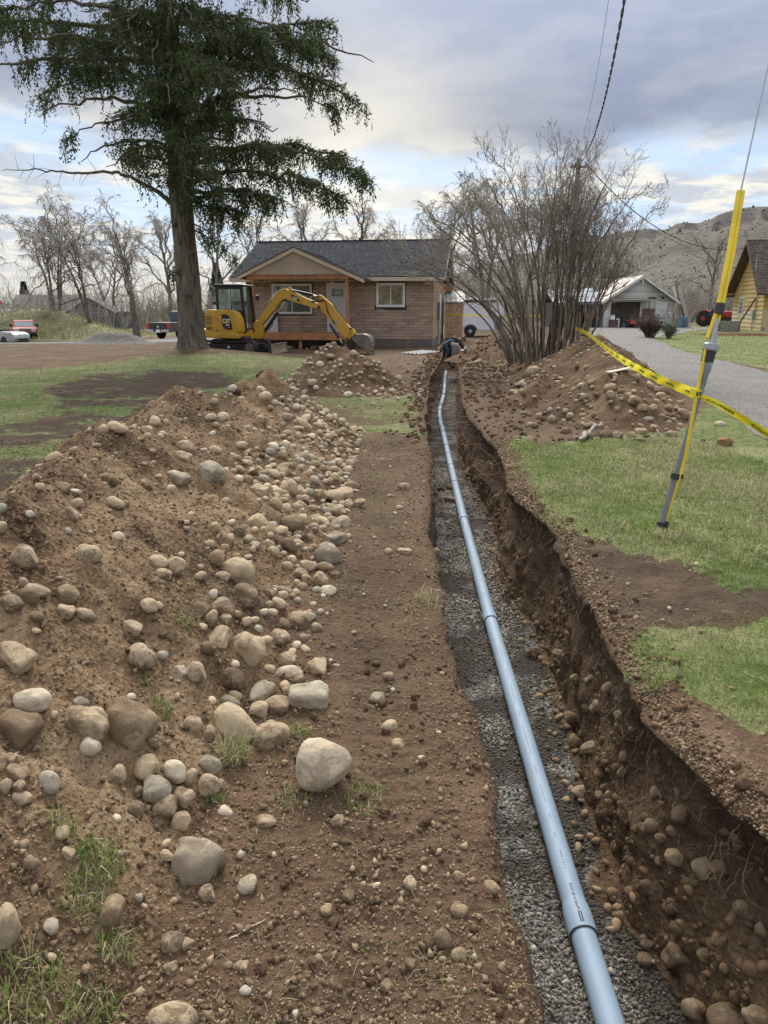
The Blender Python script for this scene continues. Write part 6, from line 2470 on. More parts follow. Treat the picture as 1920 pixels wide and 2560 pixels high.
    for z0, tip, rise, dens in limbs:
        base = np.array([-.012 * z0, 0, z0])
        mid = base * .45 + tip * .55 + np.array([0, 0, rise])
        P = bez(base, mid, tip, 16)
        P[1:] += r.normal(0, .05, (15, 3))
        L = np.linalg.norm(tip - base)
        wood.tube(P, np.linspace(.035 + .011 * L, .012, 16), 6)
        nsec = int(9.0 * L * dens) + 3
        for s in range(nsec):
            t = 0.16 + 0.84 * r.random() ** 0.85
            if float(vnoise(t * 3.2 + z0 * 7.1, tip[0] * 1.3, 0, 411)) < -.2:
                continue
            i = t * 15
            q = P[int(i)] * (1 - i % 1) + P[min(15, int(i) + 1)] * (i % 1)
            fd = tip - base
            fd[2] = 0
            fd /= np.linalg.norm(fd) + 1e-6
            sd = np.array([-fd[1], fd[0], 0]) * (1 if r.random() < .5 else -1)
            d = sd * r.uniform(.4, 1.0) + fd * r.uniform(.2, .9) + np.array([0, 0, r.uniform(-.25, .15)])
            d /= np.linalg.norm(d)
            sl = (1.45 - 0.75 * t) * r.uniform(.55, 1.15) * min(1.0, .35 + L / 6)
            e = q + d * sl + np.array([0, 0, -.22 * sl])
            S = bez(q, q + d * sl * .5 + np.array([0, 0, .06]), e, 6)
            wood.tube(S, np.linspace(.014, .004, 6), 3)
            # hanging sprays along the side branch
            for h in range(int(8 * sl * dens) + 2):
                u = r.random() ** .8
                k = u * 5
                hp = S[int(k)] * (1 - k % 1) + S[min(5, int(k) + 1)] * (k % 1)
                hl = r.uniform(.15, .72) * (0.55 + .5 * u)
                sway = r.normal(0, .16, 2)
                m = max(5, int(hl * 19))
                tt = np.linspace(0.02, 1, m)
                pts = hp + np.stack([sway[0] * tt * hl, sway[1] * tt * hl, -hl * tt], -1) + r.normal(0, .018, (m, 3))
                dd = r.normal(0, .55, (m, 3)) + np.array([sway[0], sway[1], -.75])
                dd /= np.linalg.norm(dd, axis=1)[:, None]
                NP.append(pts); ND.append(dd)
                NL.append(r.uniform(.07, .15, m)); NW.append(r.uniform(.012, .024, m))
                g = r.uniform(.65, 1.35)
                brn = r.random() < .06
                c = np.array((.13, .105, .06) if brn else (.062, .082, .032)) * g
                NC.append(np.repeat([c], m, 0) * r.uniform(.7, 1.45, (m, 1)))
            # upright sprays on top of the branch
            m = int(16 * sl) + 3
            k = r.random(m) * 4.99
            pts = np.stack([S[int(x)] * (1 - x % 1) + S[int(x) + 1] * (x % 1) for x in k]) + r.normal(0, .02, (m, 3))
            dd = d[None] * .7 + r.normal(0, .55, (m, 3)) + np.array([0, 0, -.12])
            dd /= np.linalg.norm(dd, axis=1)[:, None]
            NP.append(pts); ND.append(dd); NL.append(r.uniform(.09, .17, m)); NW.append(r.uniform(.014, .026, m))
            NC.append(np.repeat([np.array((.062, .088, .034)) * r.uniform(.7, 1.4)], m, 0) * r.uniform(.7, 1.4, (m, 1)))
    # small low spray by the trunk and the long bare limb
    for (z0, u, v, dy) in [(4.3, 600, 655, -.6), (4.45, 560, 610, -.9), (3.4, 425, 690, .5)]:
        base = np.array([0, 0, z0 - bz])
        tip = px(u, v, dy)
        S = bez(base, base * .5 + tip * .5 + np.array([0, 0, .25]), tip, 10)
        wood.tube(S, np.linspace(.03, .008, 10), 5)
        for h in range(34):
            u_ = .35 + .65 * r.random()
            k = u_ * 8.99
            hp = S[int(k)] * (1 - k % 1) + S[int(k) + 1] * (k % 1)
            hl = r.uniform(.15, .5)
            m = 8
            tt = np.linspace(0, 1, m)
            pts = hp + r.normal(0, .05, 3) + np.stack([0 * tt, 0 * tt, -hl * tt], -1) + r.normal(0, .03, (m, 3))
            dd = r.normal(0, .5, (m, 3)) + np.array([0, 0, -.8])
            dd /= np.linalg.norm(dd, axis=1)[:, None]
            NP.append(pts); ND.append(dd); NL.append(r.uniform(.08, .15, m)); NW.append(r.uniform(.012, .022, m))
            NC.append(np.repeat([np.array((.055, .08, .033)) * r.uniform(.7, 1.4)], m, 0))
    pts = np.array([px(u, v, dy) for u, v, dy in [(428, 505, 0), (400, 482, -.2), (360, 462, -.5), (320, 440, -.8), (285, 430, -1.0), (200, 432, -1.2), (140, 428, -1.3), (70, 424, -1.4), (5, 427, -1.5)]])
    t = np.linspace(0, 8, 40)
    Q = np.stack([np.interp(t, range(9), pts[:, k]) for k in range(3)], -1) + r.normal(0, .018, (40, 3))
    bare = Acc()
    bare.tube(Q, np.linspace(.085, .008, 40), 7)
    for k in range(30):
        i = r.integers(8, 38)
        d = r.normal(0, 1, 3) + np.array([-.6, 0, .2])
        d /= np.linalg.norm(d)
        bare.tube(bez(Q[i], Q[i] + d * .2, Q[i] + d * r.uniform(.2, .7) + np.array([0, 0, -.1]), 5), np.linspace(.010, .003, 5), 3)
    bare.build('bare_limb', MATS['fir_bark'], T)
    wood.build('limbs', MATS['fir_bark'], T)
    P, D, L, W, C = np.concatenate(NP), np.concatenate(ND), np.concatenate(NL), np.concatenate(NW), np.concatenate(NC)
    V, F = needle_quads(P, D, L * 1.2, W * 1.15, r)
    cr = arr_obj('crown', V, F, MATS['blade'], T, False, {'tint': np.repeat(C, 4, 0)})


fir_tree()


# ------------------------------------------------------------------ big bare shrub
def shrub():
    r = np.random.default_rng(55)
    cx, cy = 4.4, 19.9
    cz = gz(cx, cy)
    T = thing('bare_shrub', 'large leafless many-stemmed shrub rising behind the right-hand dirt pile', 'shrub', (cx, cy, cz))
    tw = Acc()
    stems = []

    def branch(P, rad, lvl, dens=1.0):
        """side shoots along path P"""
        L = np.linalg.norm(P[-1] - P[0])
        n = {0: 11, 1: 9, 2: 4}[lvl]
        n = max(2, int(n * dens * r.uniform(.8, 1.2)))
        for k in range(n):
            t = (0.34 + .66 * r.random() ** .85) if lvl == 0 else (.12 + .88 * r.random())
            i = t * (len(P) - 1)
            a = P[int(i)] * (1 - i % 1) + P[min(len(P) - 1, int(i) + 1)] * (i % 1)
            d0 = P[min(len(P) - 1, int(i) + 1)] - P[max(0, int(i))]
            d0 /= np.linalg.norm(d0) + 1e-9
            d = d0 * r.uniform(.5, 1.0) + r.normal(0, .52, 3) + np.array([0, 0, .18])
            d /= np.linalg.norm(d)
            l = L * {0: .34, 1: .42, 2: .5}[lvl] * r.uniform(.5, 1.15) * (1.15 - .55 * t)
            m = {0: 7, 1: 5, 2: 3}[lvl]
            e = a + d * l + np.array([0, 0, .12 * l])
            Q = bez(a, a + d * l * .55 + r.normal(0, .06 * l, 3), e, m)
            Q[1:-1] += r.normal(0, .035 * l, (m - 2, 3))
            rr = {0: .40, 1: .5, 2: .6}[lvl] * rad * (1.1 - .6 * t)
            rr = max(rr, .0042)
            tw.tube(Q, np.linspace(rr, max(rr * .35, .003), m), 4 if lvl == 0 else 3)
            if lvl < 2:
                branch(Q, rr, lvl + 1)
    for k in range(60):
        a = np.clip(r.normal(0, .52), -1.05, 1.05) if k > 12 else (-1.08 + 2.1 * k / 12)
        b = np.array([a * .78 + r.normal(0, .12) + .05, r.normal(0, .42), -.15])
        h = (5.4 - 1.6 * abs(a) ** 1.6) * r.uniform(.70, 1.0)
        tip = np.array([a * (4.3 if a < 0 else 1.95) + r.normal(0, .35), r.normal(0, 1.1), h - .25])
        if a < -.85:
            tip[2] *= r.uniform(.8, 1.0)
        mid = b + np.array([a * (.55 if abs(a) < .8 else .9), 0, h * .62]) + r.normal(0, .15, 3)
        P = bez(b, mid, tip, 18)
        P[2:-1] += np.cumsum(r.normal(0, .018, (15, 3)), 0)
        r0 = r.uniform(.016, .040)
        q = MB().tube([tuple(p) for p in P], list(np.linspace(r0, .008, 18)), 7)
        q.build('stem', MATS['shrub_bark'], T, True)
        branch(P, r0, 0, r.uniform(.6, .95))
    # thin suckers at the foot
    for k in range(60):
        b = np.array([r.uniform(-1.0, 1.05), r.normal(-.1, .4), -.1])
        h = r.uniform(.8, 3.2)
        d = np.array([b[0] * .35 + r.normal(0, .12), r.normal(0, .15), 1.0])
        tw.tube(bez(b, b + d * h * .5 + r.normal(0, .06, 3), b + d * h, 6), np.linspace(.013, .004, 6), 3)
    # one thick sawn stem leaning left
    p0 = at(1262, 838, cy - .5); p1 = at(1240, 800, cy - .5); p2 = at(1206, 752, cy - .5)
    o = Vector((cx, cy, cz))
    MB().tube([tuple(p0 + Vector((.25, 0, -.75)) - o), tuple(p0 - o), tuple(p1 - o), tuple(p2 - o)], [.085, .08, .075, .068], 10).build('sawn_stem', MATS['grey_bark'], T, True)
    tw.build('twigs', MATS['twig'], T)['kind'] = 'stuff'
    # hanging catkins
    V = np.concatenate(tw.V)
    pick = V[r.integers(0, len(V), 2600)]
    pick = pick[pick[:, 2] > 2.2]
    m = len(pick)
    Vv, Ff = needle_quads(pick, np.tile([[0, 0, -1.0]], (m, 1)) + r.normal(0, .15, (m, 3)), r.uniform(.04, .09, m), np.full(m, .009), r)
    arr_obj('catkins', Vv, Ff, MATS['twig'], T)['kind'] = 'stuff'


shrub()


# ------------------------------------------------------------------ bare background trees
def bare_tree_mesh(seed, H, spread, weep, trunks=1, gen=(7, 7, 6), leanx=0.0, twr=.016):
    r = np.random.default_rng(seed)
    tk, cr = Acc(), Acc()

    def grow(P, rad, lvl):
        L = np.linalg.norm(P[-1] - P[0])
        n = gen[lvl]
        for k in range(n):
            t = (.35 + .65 * r.random()) if lvl == 0 else (.15 + .85 * r.random())
            i = t * (len(P) - 1)
            a = P[int(i)] * (1 - i % 1) + P[min(len(P) - 1, int(i) + 1)] * (i % 1)
            d0 = P[min(len(P) - 1, int(i) + 1)] - P[max(0, int(i) - 1)]
            d0 /= np.linalg.norm(d0) + 1e-9
            d = d0 * .6 + r.normal(0, .6, 3) * np.array([spread, spread, .8]) + np.array([0, 0, .35 if lvl < 2 else .05])
            d /= np.linalg.norm(d)
            l = L * (.62, .52, .5)[lvl] * r.uniform(.55, 1.1) * (1.15 - .5 * t)
            drop_ = weep * l * (.1, .35, .9)[lvl]
            m = (9, 7, 5)[lvl]
            e = a + d * l - np.array([0, 0, drop_])
            Q = bez(a, a + d * l * .6 + np.array([0, 0, .15 * l]), e, m)
            Q[1:-1] += r.normal(0, .03 * l, (m - 2, 3))
            rr = max(rad * (.5, .42, .4)[lvl] * (1.15 - .5 * t), twr)
            (tk if lvl == 0 else cr).tube(Q, np.linspace(rr, max(rr * .3, twr * .6), m), 6 if lvl == 0 else 3)
            if lvl < 2:
                grow(Q, rr, lvl + 1)
    for k in range(trunks):
        b = np.array([r.normal(0, .35) * (trunks > 1), r.normal(0, .3) * (trunks > 1), -.3])
        az = r.uniform(0, 6.28)
        ln = .22 if trunks > 1 else .06
        tip = np.array([math.cos(az) * ln * H + leanx * H, math.sin(az) * ln * H, H * r.uniform(.78, .95)])
        P = bez(b, np.array([tip[0] * .3, tip[1] * .3, H * .5]), tip, 14)
        P[2:] += np.cumsum(r.normal(0, .012 * H, (12, 3)) * .35, 0)
        r0 = H * .021 / (1 + .22 * (trunks - 1))
        tk.tube(P, np.linspace(r0 * 1.25, r0 * .2, 14), 9)
        grow(P, r0, 0)
    return tk, cr


def put_tree(seed, loc, H, spread, weep, label, trunks=1, gen=(7, 7, 6), leanx=0, tmat='grey_bark', cmat='far_twig', name='bare_tree', group=None, twr=.016):
    tk, cr = bare_tree_mesh(seed, H, spread, weep, trunks, gen, leanx, twr)
    T = thing(name, label, 'tree', loc, 0, group)
    tk.build('trunk', MATS[tmat], T)
    cr.build('crown', MATS[cmat], T)
    return T


def copy_tree(T, loc, rz, s, label, group=None):
    o = T.copy()
    COL.objects.link(o)
    o.location, o.rotation_euler, o.scale = loc, (0, 0, rz), (s, s, s)
    o['label'] = label
    if group:
        o['group'] = group
    for c in T.children:
        q = c.copy()
        COL.objects.link(q)
        q.parent = o
    return o


def gpos(u, v, Y):
    p = at(u, v, Y)
    return (p.x, p.y, float(far_z(p.x, p.y)) - .05)


BG = 'leafless trees behind the lots'
t1 = put_tree(501, gpos(150, 835, 68), 10.6, 1.15, 1.0, 'broad weeping leafless tree with several dark trunks above the grassy mound', 4, (6, 8, 13))
t2 = put_tree(502, gpos(232, 825, 66), 9.0, .9, .7, 'leaning leafless tree with a torn pale trunk base before the blue-grey house', 2, (7, 9, 13), -.10)
t3 = put_tree(503, gpos(350, 838, 62), 9.6, .75, .6, 'twin-trunked leafless tree left of the black pickup', 2, (8, 9, 12))
t4 = put_tree(504, gpos(1215, 800, 58), 10.5, .9, .9, 'grey weeping leafless tree behind the white cargo trailer', 2, (8, 9, 14), 0, 'grey_bark', 'far_twig')
t5 = put_tree(505, gpos(545, 790, 85), 12.0, .8, .5, 'pale leafless tree seen between the conifer trunk and the brick house', 1, (10, 10, 14), 0, 'grey_bark', 'far_twig')
copy_tree(t4, gpos(1300, 800, 66), 2.0, 1.05, 'leafless tree behind the large bare shrub, beyond the trailer', BG)
copy_tree(t5, gpos(1120, 780, 90), 1.0, 1.05, 'pale leafless tree rising past the right gable of the brick house', BG)
copy_tree(t1, gpos(-60, 835, 76), 2.4, 1.0, 'weeping leafless tree over the white bus', BG)
copy_tree(t3, gpos(275, 800, 95), 1.4, 1.1, 'pale leafless tree far behind the blue-grey house', BG)
copy_tree(t5, gpos(430, 800, 90), 3.0, 1.0, 'leafless tree half hidden by the conifer trunk', BG)
for k, (u, Y, s) in enumerate([(640, 118, 1.30), (705, 125, 1.28), (770, 120, 1.34), (835, 128, 1.42), (900, 122, 1.38), (960, 126, 1.32)]):
    copy_tree([t5, t3][k % 2], gpos(u, 780, Y), k * 1.3, s, 'distant leafless tree whose top shows over the brick house roof', 'treetops over the roof')
copy_tree(t5, gpos(1470, 800, 84), 4.0, .62, 'small leafless tree behind the tin-roofed lean-to', BG)
copy_tree(t3, gpos(1560, 800, 88), 5.0, .55, 'small pale leafless tree just behind the white garage', BG)
copy_tree(t5, gpos(1770, 800, 80), .5, .7, 'small leafless tree behind the red tractor', BG)
copy_tree(t4, gpos(1900, 800, 95), .9, .9, 'leafless tree behind the yellow house roof', BG)


def brush():
    """thickets too far to tell one bush from the next"""
    r = np.random.default_rng(61)
    A = Acc()
    def band(n, u0, u1, Y0, Y1, h0, h1):
        for k in range(n):
            u, Y = r.uniform(u0, u1), r.uniform(Y0, Y1)
            p = at(u, 790, Y)
            z = float(far_z(p.x, p.y))
            h = r.uniform(h0, h1)
            b = np.array([p.x, p.y, z - .1])
            for q in range(4):
                d = np.array([r.normal(0, .32), r.normal(0, .3), 1.0])
                e = b + d * h * r.uniform(.6, 1)
                A.tube(bez(b, b + d * h * .45 + r.normal(0, .1, 3), e, 3), np.linspace(.03, .010, 3) * Y / 70, 3)
                for s in range(3):
                    a = b + (e - b) * r.uniform(.35, .95)
                    f = a + r.normal(0, .28, 3) * h * .45 + np.array([0, 0, .12 * h])
                    A.tube(np.array([a, f]), np.array([.014, .008]) * Y / 70, 3)
    band(210, 1100, 1500, 68, 100, 2.5, 5.0)
    band(260, 1660, 1990, 66, 100, 2.5, 5.0)
    band(120, 1480, 1700, 72, 105, 2.5, 4.5)
    band(420, -80, 620, 80, 120, 3.0, 6.5)
    tag(A.build('far_thicket', MATS['brush_twig']), kind='stuff')
    # sagebrush dots on the hillsides
    pos, S = [], []
    for (o, X, Yh, Z, rock), n in ((H1, 7000), (H2, 2500)):
        i = r.integers(0, int(X.shape[0] * .8), n)
        j = r.integers(0, X.shape[1], n)
        ok = (fbm(X[i, j], Yh[i, j], 0, .03, 3, .6, 71) + r.normal(0, .25, n)) > -.05
        i, j = i[ok], j[ok]
        pos.append(np.stack([X[i, j], Yh[i, j], Z[i, j]], -1) + np.stack([r.normal(0, 1.0, len(i)), r.normal(0, 1.5, len(i)), 0 * i], -1))
        S.append(.27 * np.exp(r.normal(0, .45, len(i))) * Yh[i, j] / 330)
    pos, S = np.concatenate(pos), np.concatenate(S)
    col = np.array((.11, .106, .09))[None] * r.uniform(.6, 1.35, (len(S), 1))
    V, F, ix = scatter_arr(OCT, pos, S[:, None] * np.array([[1.2, 1.2, .8]]), rand_rot(len(S), r))
    tag(arr_obj('sagebrush', V, F, tinted('sage', 0.0, 2.0), None, False, {'tint': col[ix]}), kind='stuff')


brush()


def dark_conifer(u, v, Y, H, label):
    r = np.random.default_rng(int(u))
    loc = gpos(u, v, Y)
    T = thing('conifer', label, 'tree', loc)
    MB().tube([(0, 0, -.2), (0, 0, H * .95)], [H * .03, .02], 8).build('trunk', MATS['fir_bark'], T)
    n = 5200
    z = H * (.12 + .88 * r.random(n) ** 1.2)
    rad = (1 - z / H) * H * .26 * np.sqrt(r.random(n)) + .05
    a = r.uniform(0, 6.28, n)
    P = np.stack([rad * np.cos(a), rad * np.sin(a), z], -1)
    D = np.stack([np.cos(a), np.sin(a), -.5 + 0 * a], -1) + r.normal(0, .3, (n, 3))
    D /= np.linalg.norm(D, axis=1)[:, None]
    V, F = needle_quads(P, D, r.uniform(.25, .5, n), r.uniform(.05, .09, n), r)
    C = np.array((.035, .052, .035))[None] * r.uniform(.6, 1.4, (n, 1))
    arr_obj('crown', V, F, MATS['blade'], T, False, {'tint': np.repeat(C, 4, 0)})


dark_conifer(548, 800, 110, 9.0, 'small dark evergreen far behind the excavator cab')
dark_conifer(70, 800, 125, 7.0, 'small dark evergreen behind the grey-roofed house')


def leafy_shrub(u, v, Y, w, h, label, col, n=2600, spikes=0):
    r = np.random.default_rng(int(u + v))
    x, y = gp(u, v, .1)
    loc = (x, y, gz(x, y) if y < 55 else float(far_z(x, y)))
    T = thing('dry_shrub', label, 'shrub', loc)
    A = Acc()
    pts = []
    for k in range(90):
        a = r.uniform(0, 6.28)
        t = np.array([math.cos(a) * w * r.uniform(.1, 1), math.sin(a) * w * .7 * r.uniform(.1, 1), h * r.uniform(.5, 1.1)])
        Q = bez(np.array([t[0] * .2, t[1] * .2, -.05]), np.array([t[0] * .5, t[1] * .5, h * .6]), t, 7)
        A.tube(Q, np.linspace(.018, .005, 7), 4)
        pts.append(Q[2:])
    A.build('stems', MATS['shrub_bark'], T)
    pts = np.concatenate(pts)
    P = pts[r.integers(0, len(pts), n)] + r.normal(0, .07, (n, 3))
    D = r.normal(0, 1, (n, 3))
    D /= np.linalg.norm(D, axis=1)[:, None]
    V, F = needle_quads(P, D, r.uniform(.06, .14, n), r.uniform(.02, .04, n), r)
    C = np.array(col)[None] * r.uniform(.5, 1.5, (n, 1))
    arr_obj('leaves', V, F, MATS['blade'], T, False, {'tint': np.repeat(C, 4, 0)})['kind'] = 'stuff'


leafy_shrub(1625, 843, 36, 1.15, 1.15, 'low bush of withered purple-brown leaves at the driveway edge', (.105, .072, .062))
leafy_shrub(1672, 845, 36, .5, .8, 'small grey-green spiky bush beside the withered brown bush', (.13, .145, .10), 900)
# ------------------------------------------------------------------ garage and its clutter
mat('siding_white', (0.66, 0.66, 0.64), 0.85, 0.18, 2.5, .3, 40, dirt=.5, dirtc=(.2, .18, .15))
mat('door_tan', (0.36, 0.28, 0.22), 0.7, 0.15, 3)
mat('rust_tin', (0.36, 0.33, 0.30), 0.6, 0.3, 3, dirt=.7, dirtc=(.22, .11, .05))
mat('brown_ply', (0.115, 0.075, 0.06), 0.8, 0.3, 3)
mat('dark_wood', (0.075, 0.06, 0.05), 0.9, 0.35, 4)
mat('grey_wood', (0.20, 0.185, 0.165), 0.9, 0.3, 5, .3, 40)
mat('sign_orange', (0.65, 0.13, 0.035), 0.5, 0.08, 5)
mat('blue_plastic', (0.12, 0.30, 0.47), 0.5, 0.12, 3)
mat('grey_plastic', (0.14, 0.19, 0.24), 0.55, 0.15, 3)
mat('red_paint', (0.42, 0.045, 0.03), 0.45, 0.15, 3, dirt=.3)
mat('tyre', (0.022, 0.022, 0.023), 0.85, 0.3, 8)
mat('aluminium', (0.55, 0.56, 0.56), 0.35, 0.1, 6, metal=.7)
mat('yellow_siding', (0.47, 0.335, 0.115), 0.8, 0.12, 2.2, .25, 40, dirt=.15, dirtc=(.3, .22, .1))
mat('cream_siding', (0.52, 0.43, 0.235), 0.8, 0.12, 2.2, .25, 40)
mat('brown_eave', (0.10, 0.062, 0.032), 0.8, 0.25, 4)
mat('shop_black', (0.02, 0.02, 0.02), 0.6, 0.3, 6)
mat('utility_pole', (0.16, 0.12, 0.09), 0.9, 0.3, 8, .4, 40)


def wheel(parent, c, axis, R, w, rim='aluminium', n=22, name='wheel', hub=.58):
    c, axis = Vector(c), Vector(axis).normalized()
    o = MB().lathe(c - axis * w / 2, axis, [(0, R * hub), (0, R * .9), (w * .12, R), (w * .88, R), (w, R * .9), (w, R * hub)], n).build(name, MATS['tyre'], parent, True)
    MB().lathe(c + axis * w * .52, -axis, [(0, .02), (0, R * hub * .55), (w * .16, R * hub * .8), (w * .06, R * hub), (w * .95, R * hub), (w * 1.0, R * .2)], n).build('rim', MATS[rim], o, True)
    return o


def garage():
    rg = random.Random(8)
    x0, z0 = 17.34, 0.22
    T = thing('garage', 'weathered white gabled garage with a tan roll door at the end of the driveway', 'garage', (x0, 58.0, z0), R_(-3))
    W, D, E, Pk = 5.3, 7.0, 2.12, 3.86
    core = MB().prism([(0, -.2), (W, -.2), (W, E), (W / 2, Pk - .05), (0, E)], .12, D)
    core.build('wall', MATS['dark_wood'], T)
    items = []
    n = 30
    for i in range(n):
        z = i * .13
        hw = W / 2 if z + .06 < E else max(0, (Pk - z - .1) / (Pk - E) * W / 2)
        xa, xb = W / 2 - hw, W / 2 + hw
        segs = [(xa, xb)]
        for (a, b, top) in ((.44, 2.80, 2.0), (3.93, 4.82, 1.96)):
            if z < top - .05:
                segs = [s for q in segs for s in ((q[0], min(q[1], a)), (max(q[0], b), q[1])) if s[1] - s[0] > .03]
        for a, b in segs:
            k = rg.uniform(.8, 1.1)
            c = (.66 * k, .66 * k, .64 * k)
            items.append((((a + b) / 2, .09 + rg.uniform(-.006, .006), z + .065), (b - a, .028, .135), Matrix.Rotation(-.12, 3, 'X'), c))
    for i in range(17):
        z = i * .13
        items.append(((.0, .1 + D / 2, z + .065), (.03, D, .132), None, (.42, .42, .41)))
        items.append(((W, .1 + D / 2, z + .065), (.03, D, .132), None, (.42, .42, .41)))
    tint_boxes(items, 'siding', 'shingle', T)['kind'] = 'stuff'
    for s in (-1, 1):
        ex_ = W / 2 + s * (W / 2 + .36)
        ez = E - .36 * (Pk - E) / (W / 2)
        q = MB().prism([(W / 2, Pk + .06), (ex_, ez + .06), (ex_, ez), (W / 2, Pk)], -.38, D + .3)
        rf = q.build('roof', MATS['rust_tin'], T)
        MB().prism([(W / 2, Pk - .0), (ex_, ez - .0), (ex_, ez - .14), (W / 2, Pk - .15)], -.41, -.385).build('rake_board', MATS['siding_white'], rf)
    MB().b2(W / 2 - .04, W / 2 + .04, -.37, .08, Pk - .55, Pk - .15).build('knee_brace', MATS['siding_white'], T)
    dr = MB().b2(.48, 2.76, .32, .36, 0, 2.0).build('roll_door', MATS['door_tan'], T)
    for k in range(4):
        MB().b2(.5, 2.74, .305, .322, .03 + k * .5, .49 + k * .5).build('door_panel', MATS['door_tan'], dr, bevel=.006)
    MB().b2(.40, .48, .05, .34, 0, 2.02).b2(2.76, 2.84, .05, .34, 0, 2.02).build('door_jamb', MATS['siding_white'], T)
    aw = MB().add(*ribbed(14, 2.95, .85, .02))
    a_ = aw.build('awning', MATS['rust_tin'], T)
    a_.location = (.35, -.62, 2.07); a_.rotation_euler = (R_(10), 0, 0)
    MB().b2(.36, 3.3, -.6, -.55, 1.98, 2.05).build('awning_beam', MATS['grey_wood'], T)
    MB().b2(3.2, 3.26, -.6, -.54, 1.4, 2.0).build('awning_post', MATS['dark_wood'], T)
    MB().b2(3.3, 3.9, .02, .06, 2.18, 2.30).build('bracket', MATS['dark_wood'], T)
    dm = MB().b2(4.02, 4.74, .06, .10, .02, 1.9).build('door', MATS['siding_white'], T)
    for xa in (4.08, 4.42):
        for za, zb in ((.15, .85), (.98, 1.75)):
            MB().b2(xa, xa + .25, .045, .061, za, zb).build('door_panel', MATS['siding_white'], dm, bevel=.008)
    MB().b2(3.94, 4.02, .03, .1, 0, 1.98).b2(4.74, 4.82, .03, .1, 0, 1.98).b2(4.02, 4.74, .03, .1, 1.9, 1.98).build('door_frame', MATS['siding_white'], T)
    sg = MB().b2(4.93, 5.24, .045, .06, 1.52, 1.74).build('sign', MATS['sign_orange'], T)
    MB().b2(4.96, 5.21, .040, .046, 1.60, 1.66).build('sign_band', MATS['decal_white'], sg)
    MB().lathe((4.4, .06, 2.25), (0, -1, 0), [(0, .05), (.1, .04), (.12, .09), (.2, .08)], 12).build('lamp', MATS['shop_black'], T)
    MB().b2(-.02, .40, .03, .07, 0, 1.5).build('corner_board', MATS['siding_white'], T)

    # lean-to
    L = thing('lean_to', 'tin-roofed open lean-to with dark posts left of the white garage', 'shed', (x0 - 3.85, 58.6, z0), R_(-3))
    rf = MB().add(*ribbed(12, 3.9, 4.2, .03)).build('roof', MATS['tin_roof'], L)
    rf.location = (-.1, -.3, 1.85); rf.rotation_euler = (R_(15), R_(-2.5), 0)
    md = rf.modifiers.new('s', 'SOLIDIFY'); md.thickness = .02
    MB().beam((-.1, -.2, 1.72), (3.8, -.2, 1.88), .1, .14).build('eave_beam', MATS['grey_wood'], L)
    for x in (.05, 1.5, 2.45, 3.4):
        MB().b2(x - .06, x + .06, -.22, -.10, -.2, 1.75 + .03 * x).build('post', MATS['grey_wood'], L)
    MB().b2(-.1, 3.8, 3.6, 3.7, -.2, 2.7).build('back_wall', MATS['dark_wood'], L)
    MB().b2(-.15, -.05, -.1, 3.7, -.2, 1.9).build('side_wall', MATS['dark_wood'], L)
    for z in (.75, 1.25):
        MB().b2(2.45, 3.7, -.05, .35, z, z + .04).build('shelf', MATS['grey_wood'], L)
    MB().b2(.0, 1.4, .5, .54, -.1, 1.5).build('stall_door', MATS['dark_wood'], L)
    for k, (x, w, h, z, m_) in enumerate([(1.75, .12, 1.3, 0, 'osb'), (1.95, .1, 1.5, 0, 'grey_wood'), (2.15, .14, 1.2, 0, 'cedar'), (2.75, .4, .3, .79, 'cedar'), (3.2, .3, .35, .79, 'red_paint'), (2.9, .5, .4, 0, 'grey_wood'), (1.3, .3, .5, 0, 'siding_white')]):
        o = MB().b2(-w / 2, w / 2, -.12, .12, 0, h).build('plank' if h > 1 else 'crate', MATS[m_], None, bevel=.01)
        o.location = (x0 - 3.85 + x, 58.75 - .05 * x + .25, z0 + z)
        o.rotation_euler = (R_(-4 if h > 1 else 0), R_(rg.uniform(-5, 5) if h > 1 else 0), 0)
        tag(o, ['upright orange plank leaning inside the tin-roofed lean-to', 'upright grey plank leaning inside the tin-roofed lean-to', 'upright red-brown plank leaning inside the tin-roofed lean-to', 'brown crate on the lean-to shelf', 'red crate on the lean-to shelf', 'grey crate on the lean-to floor under the shelves', 'white block standing by the lean-to post'][k], 'plank' if h > 1 else 'crate')
    return T


garage()


def at_garage(x, y=0.0, z=0.0):
    c, s = math.cos(R_(-3)), math.sin(R_(-3))
    return Vector((17.34 + x * c - y * s, 58.0 + x * s + y * c, .22 + z))


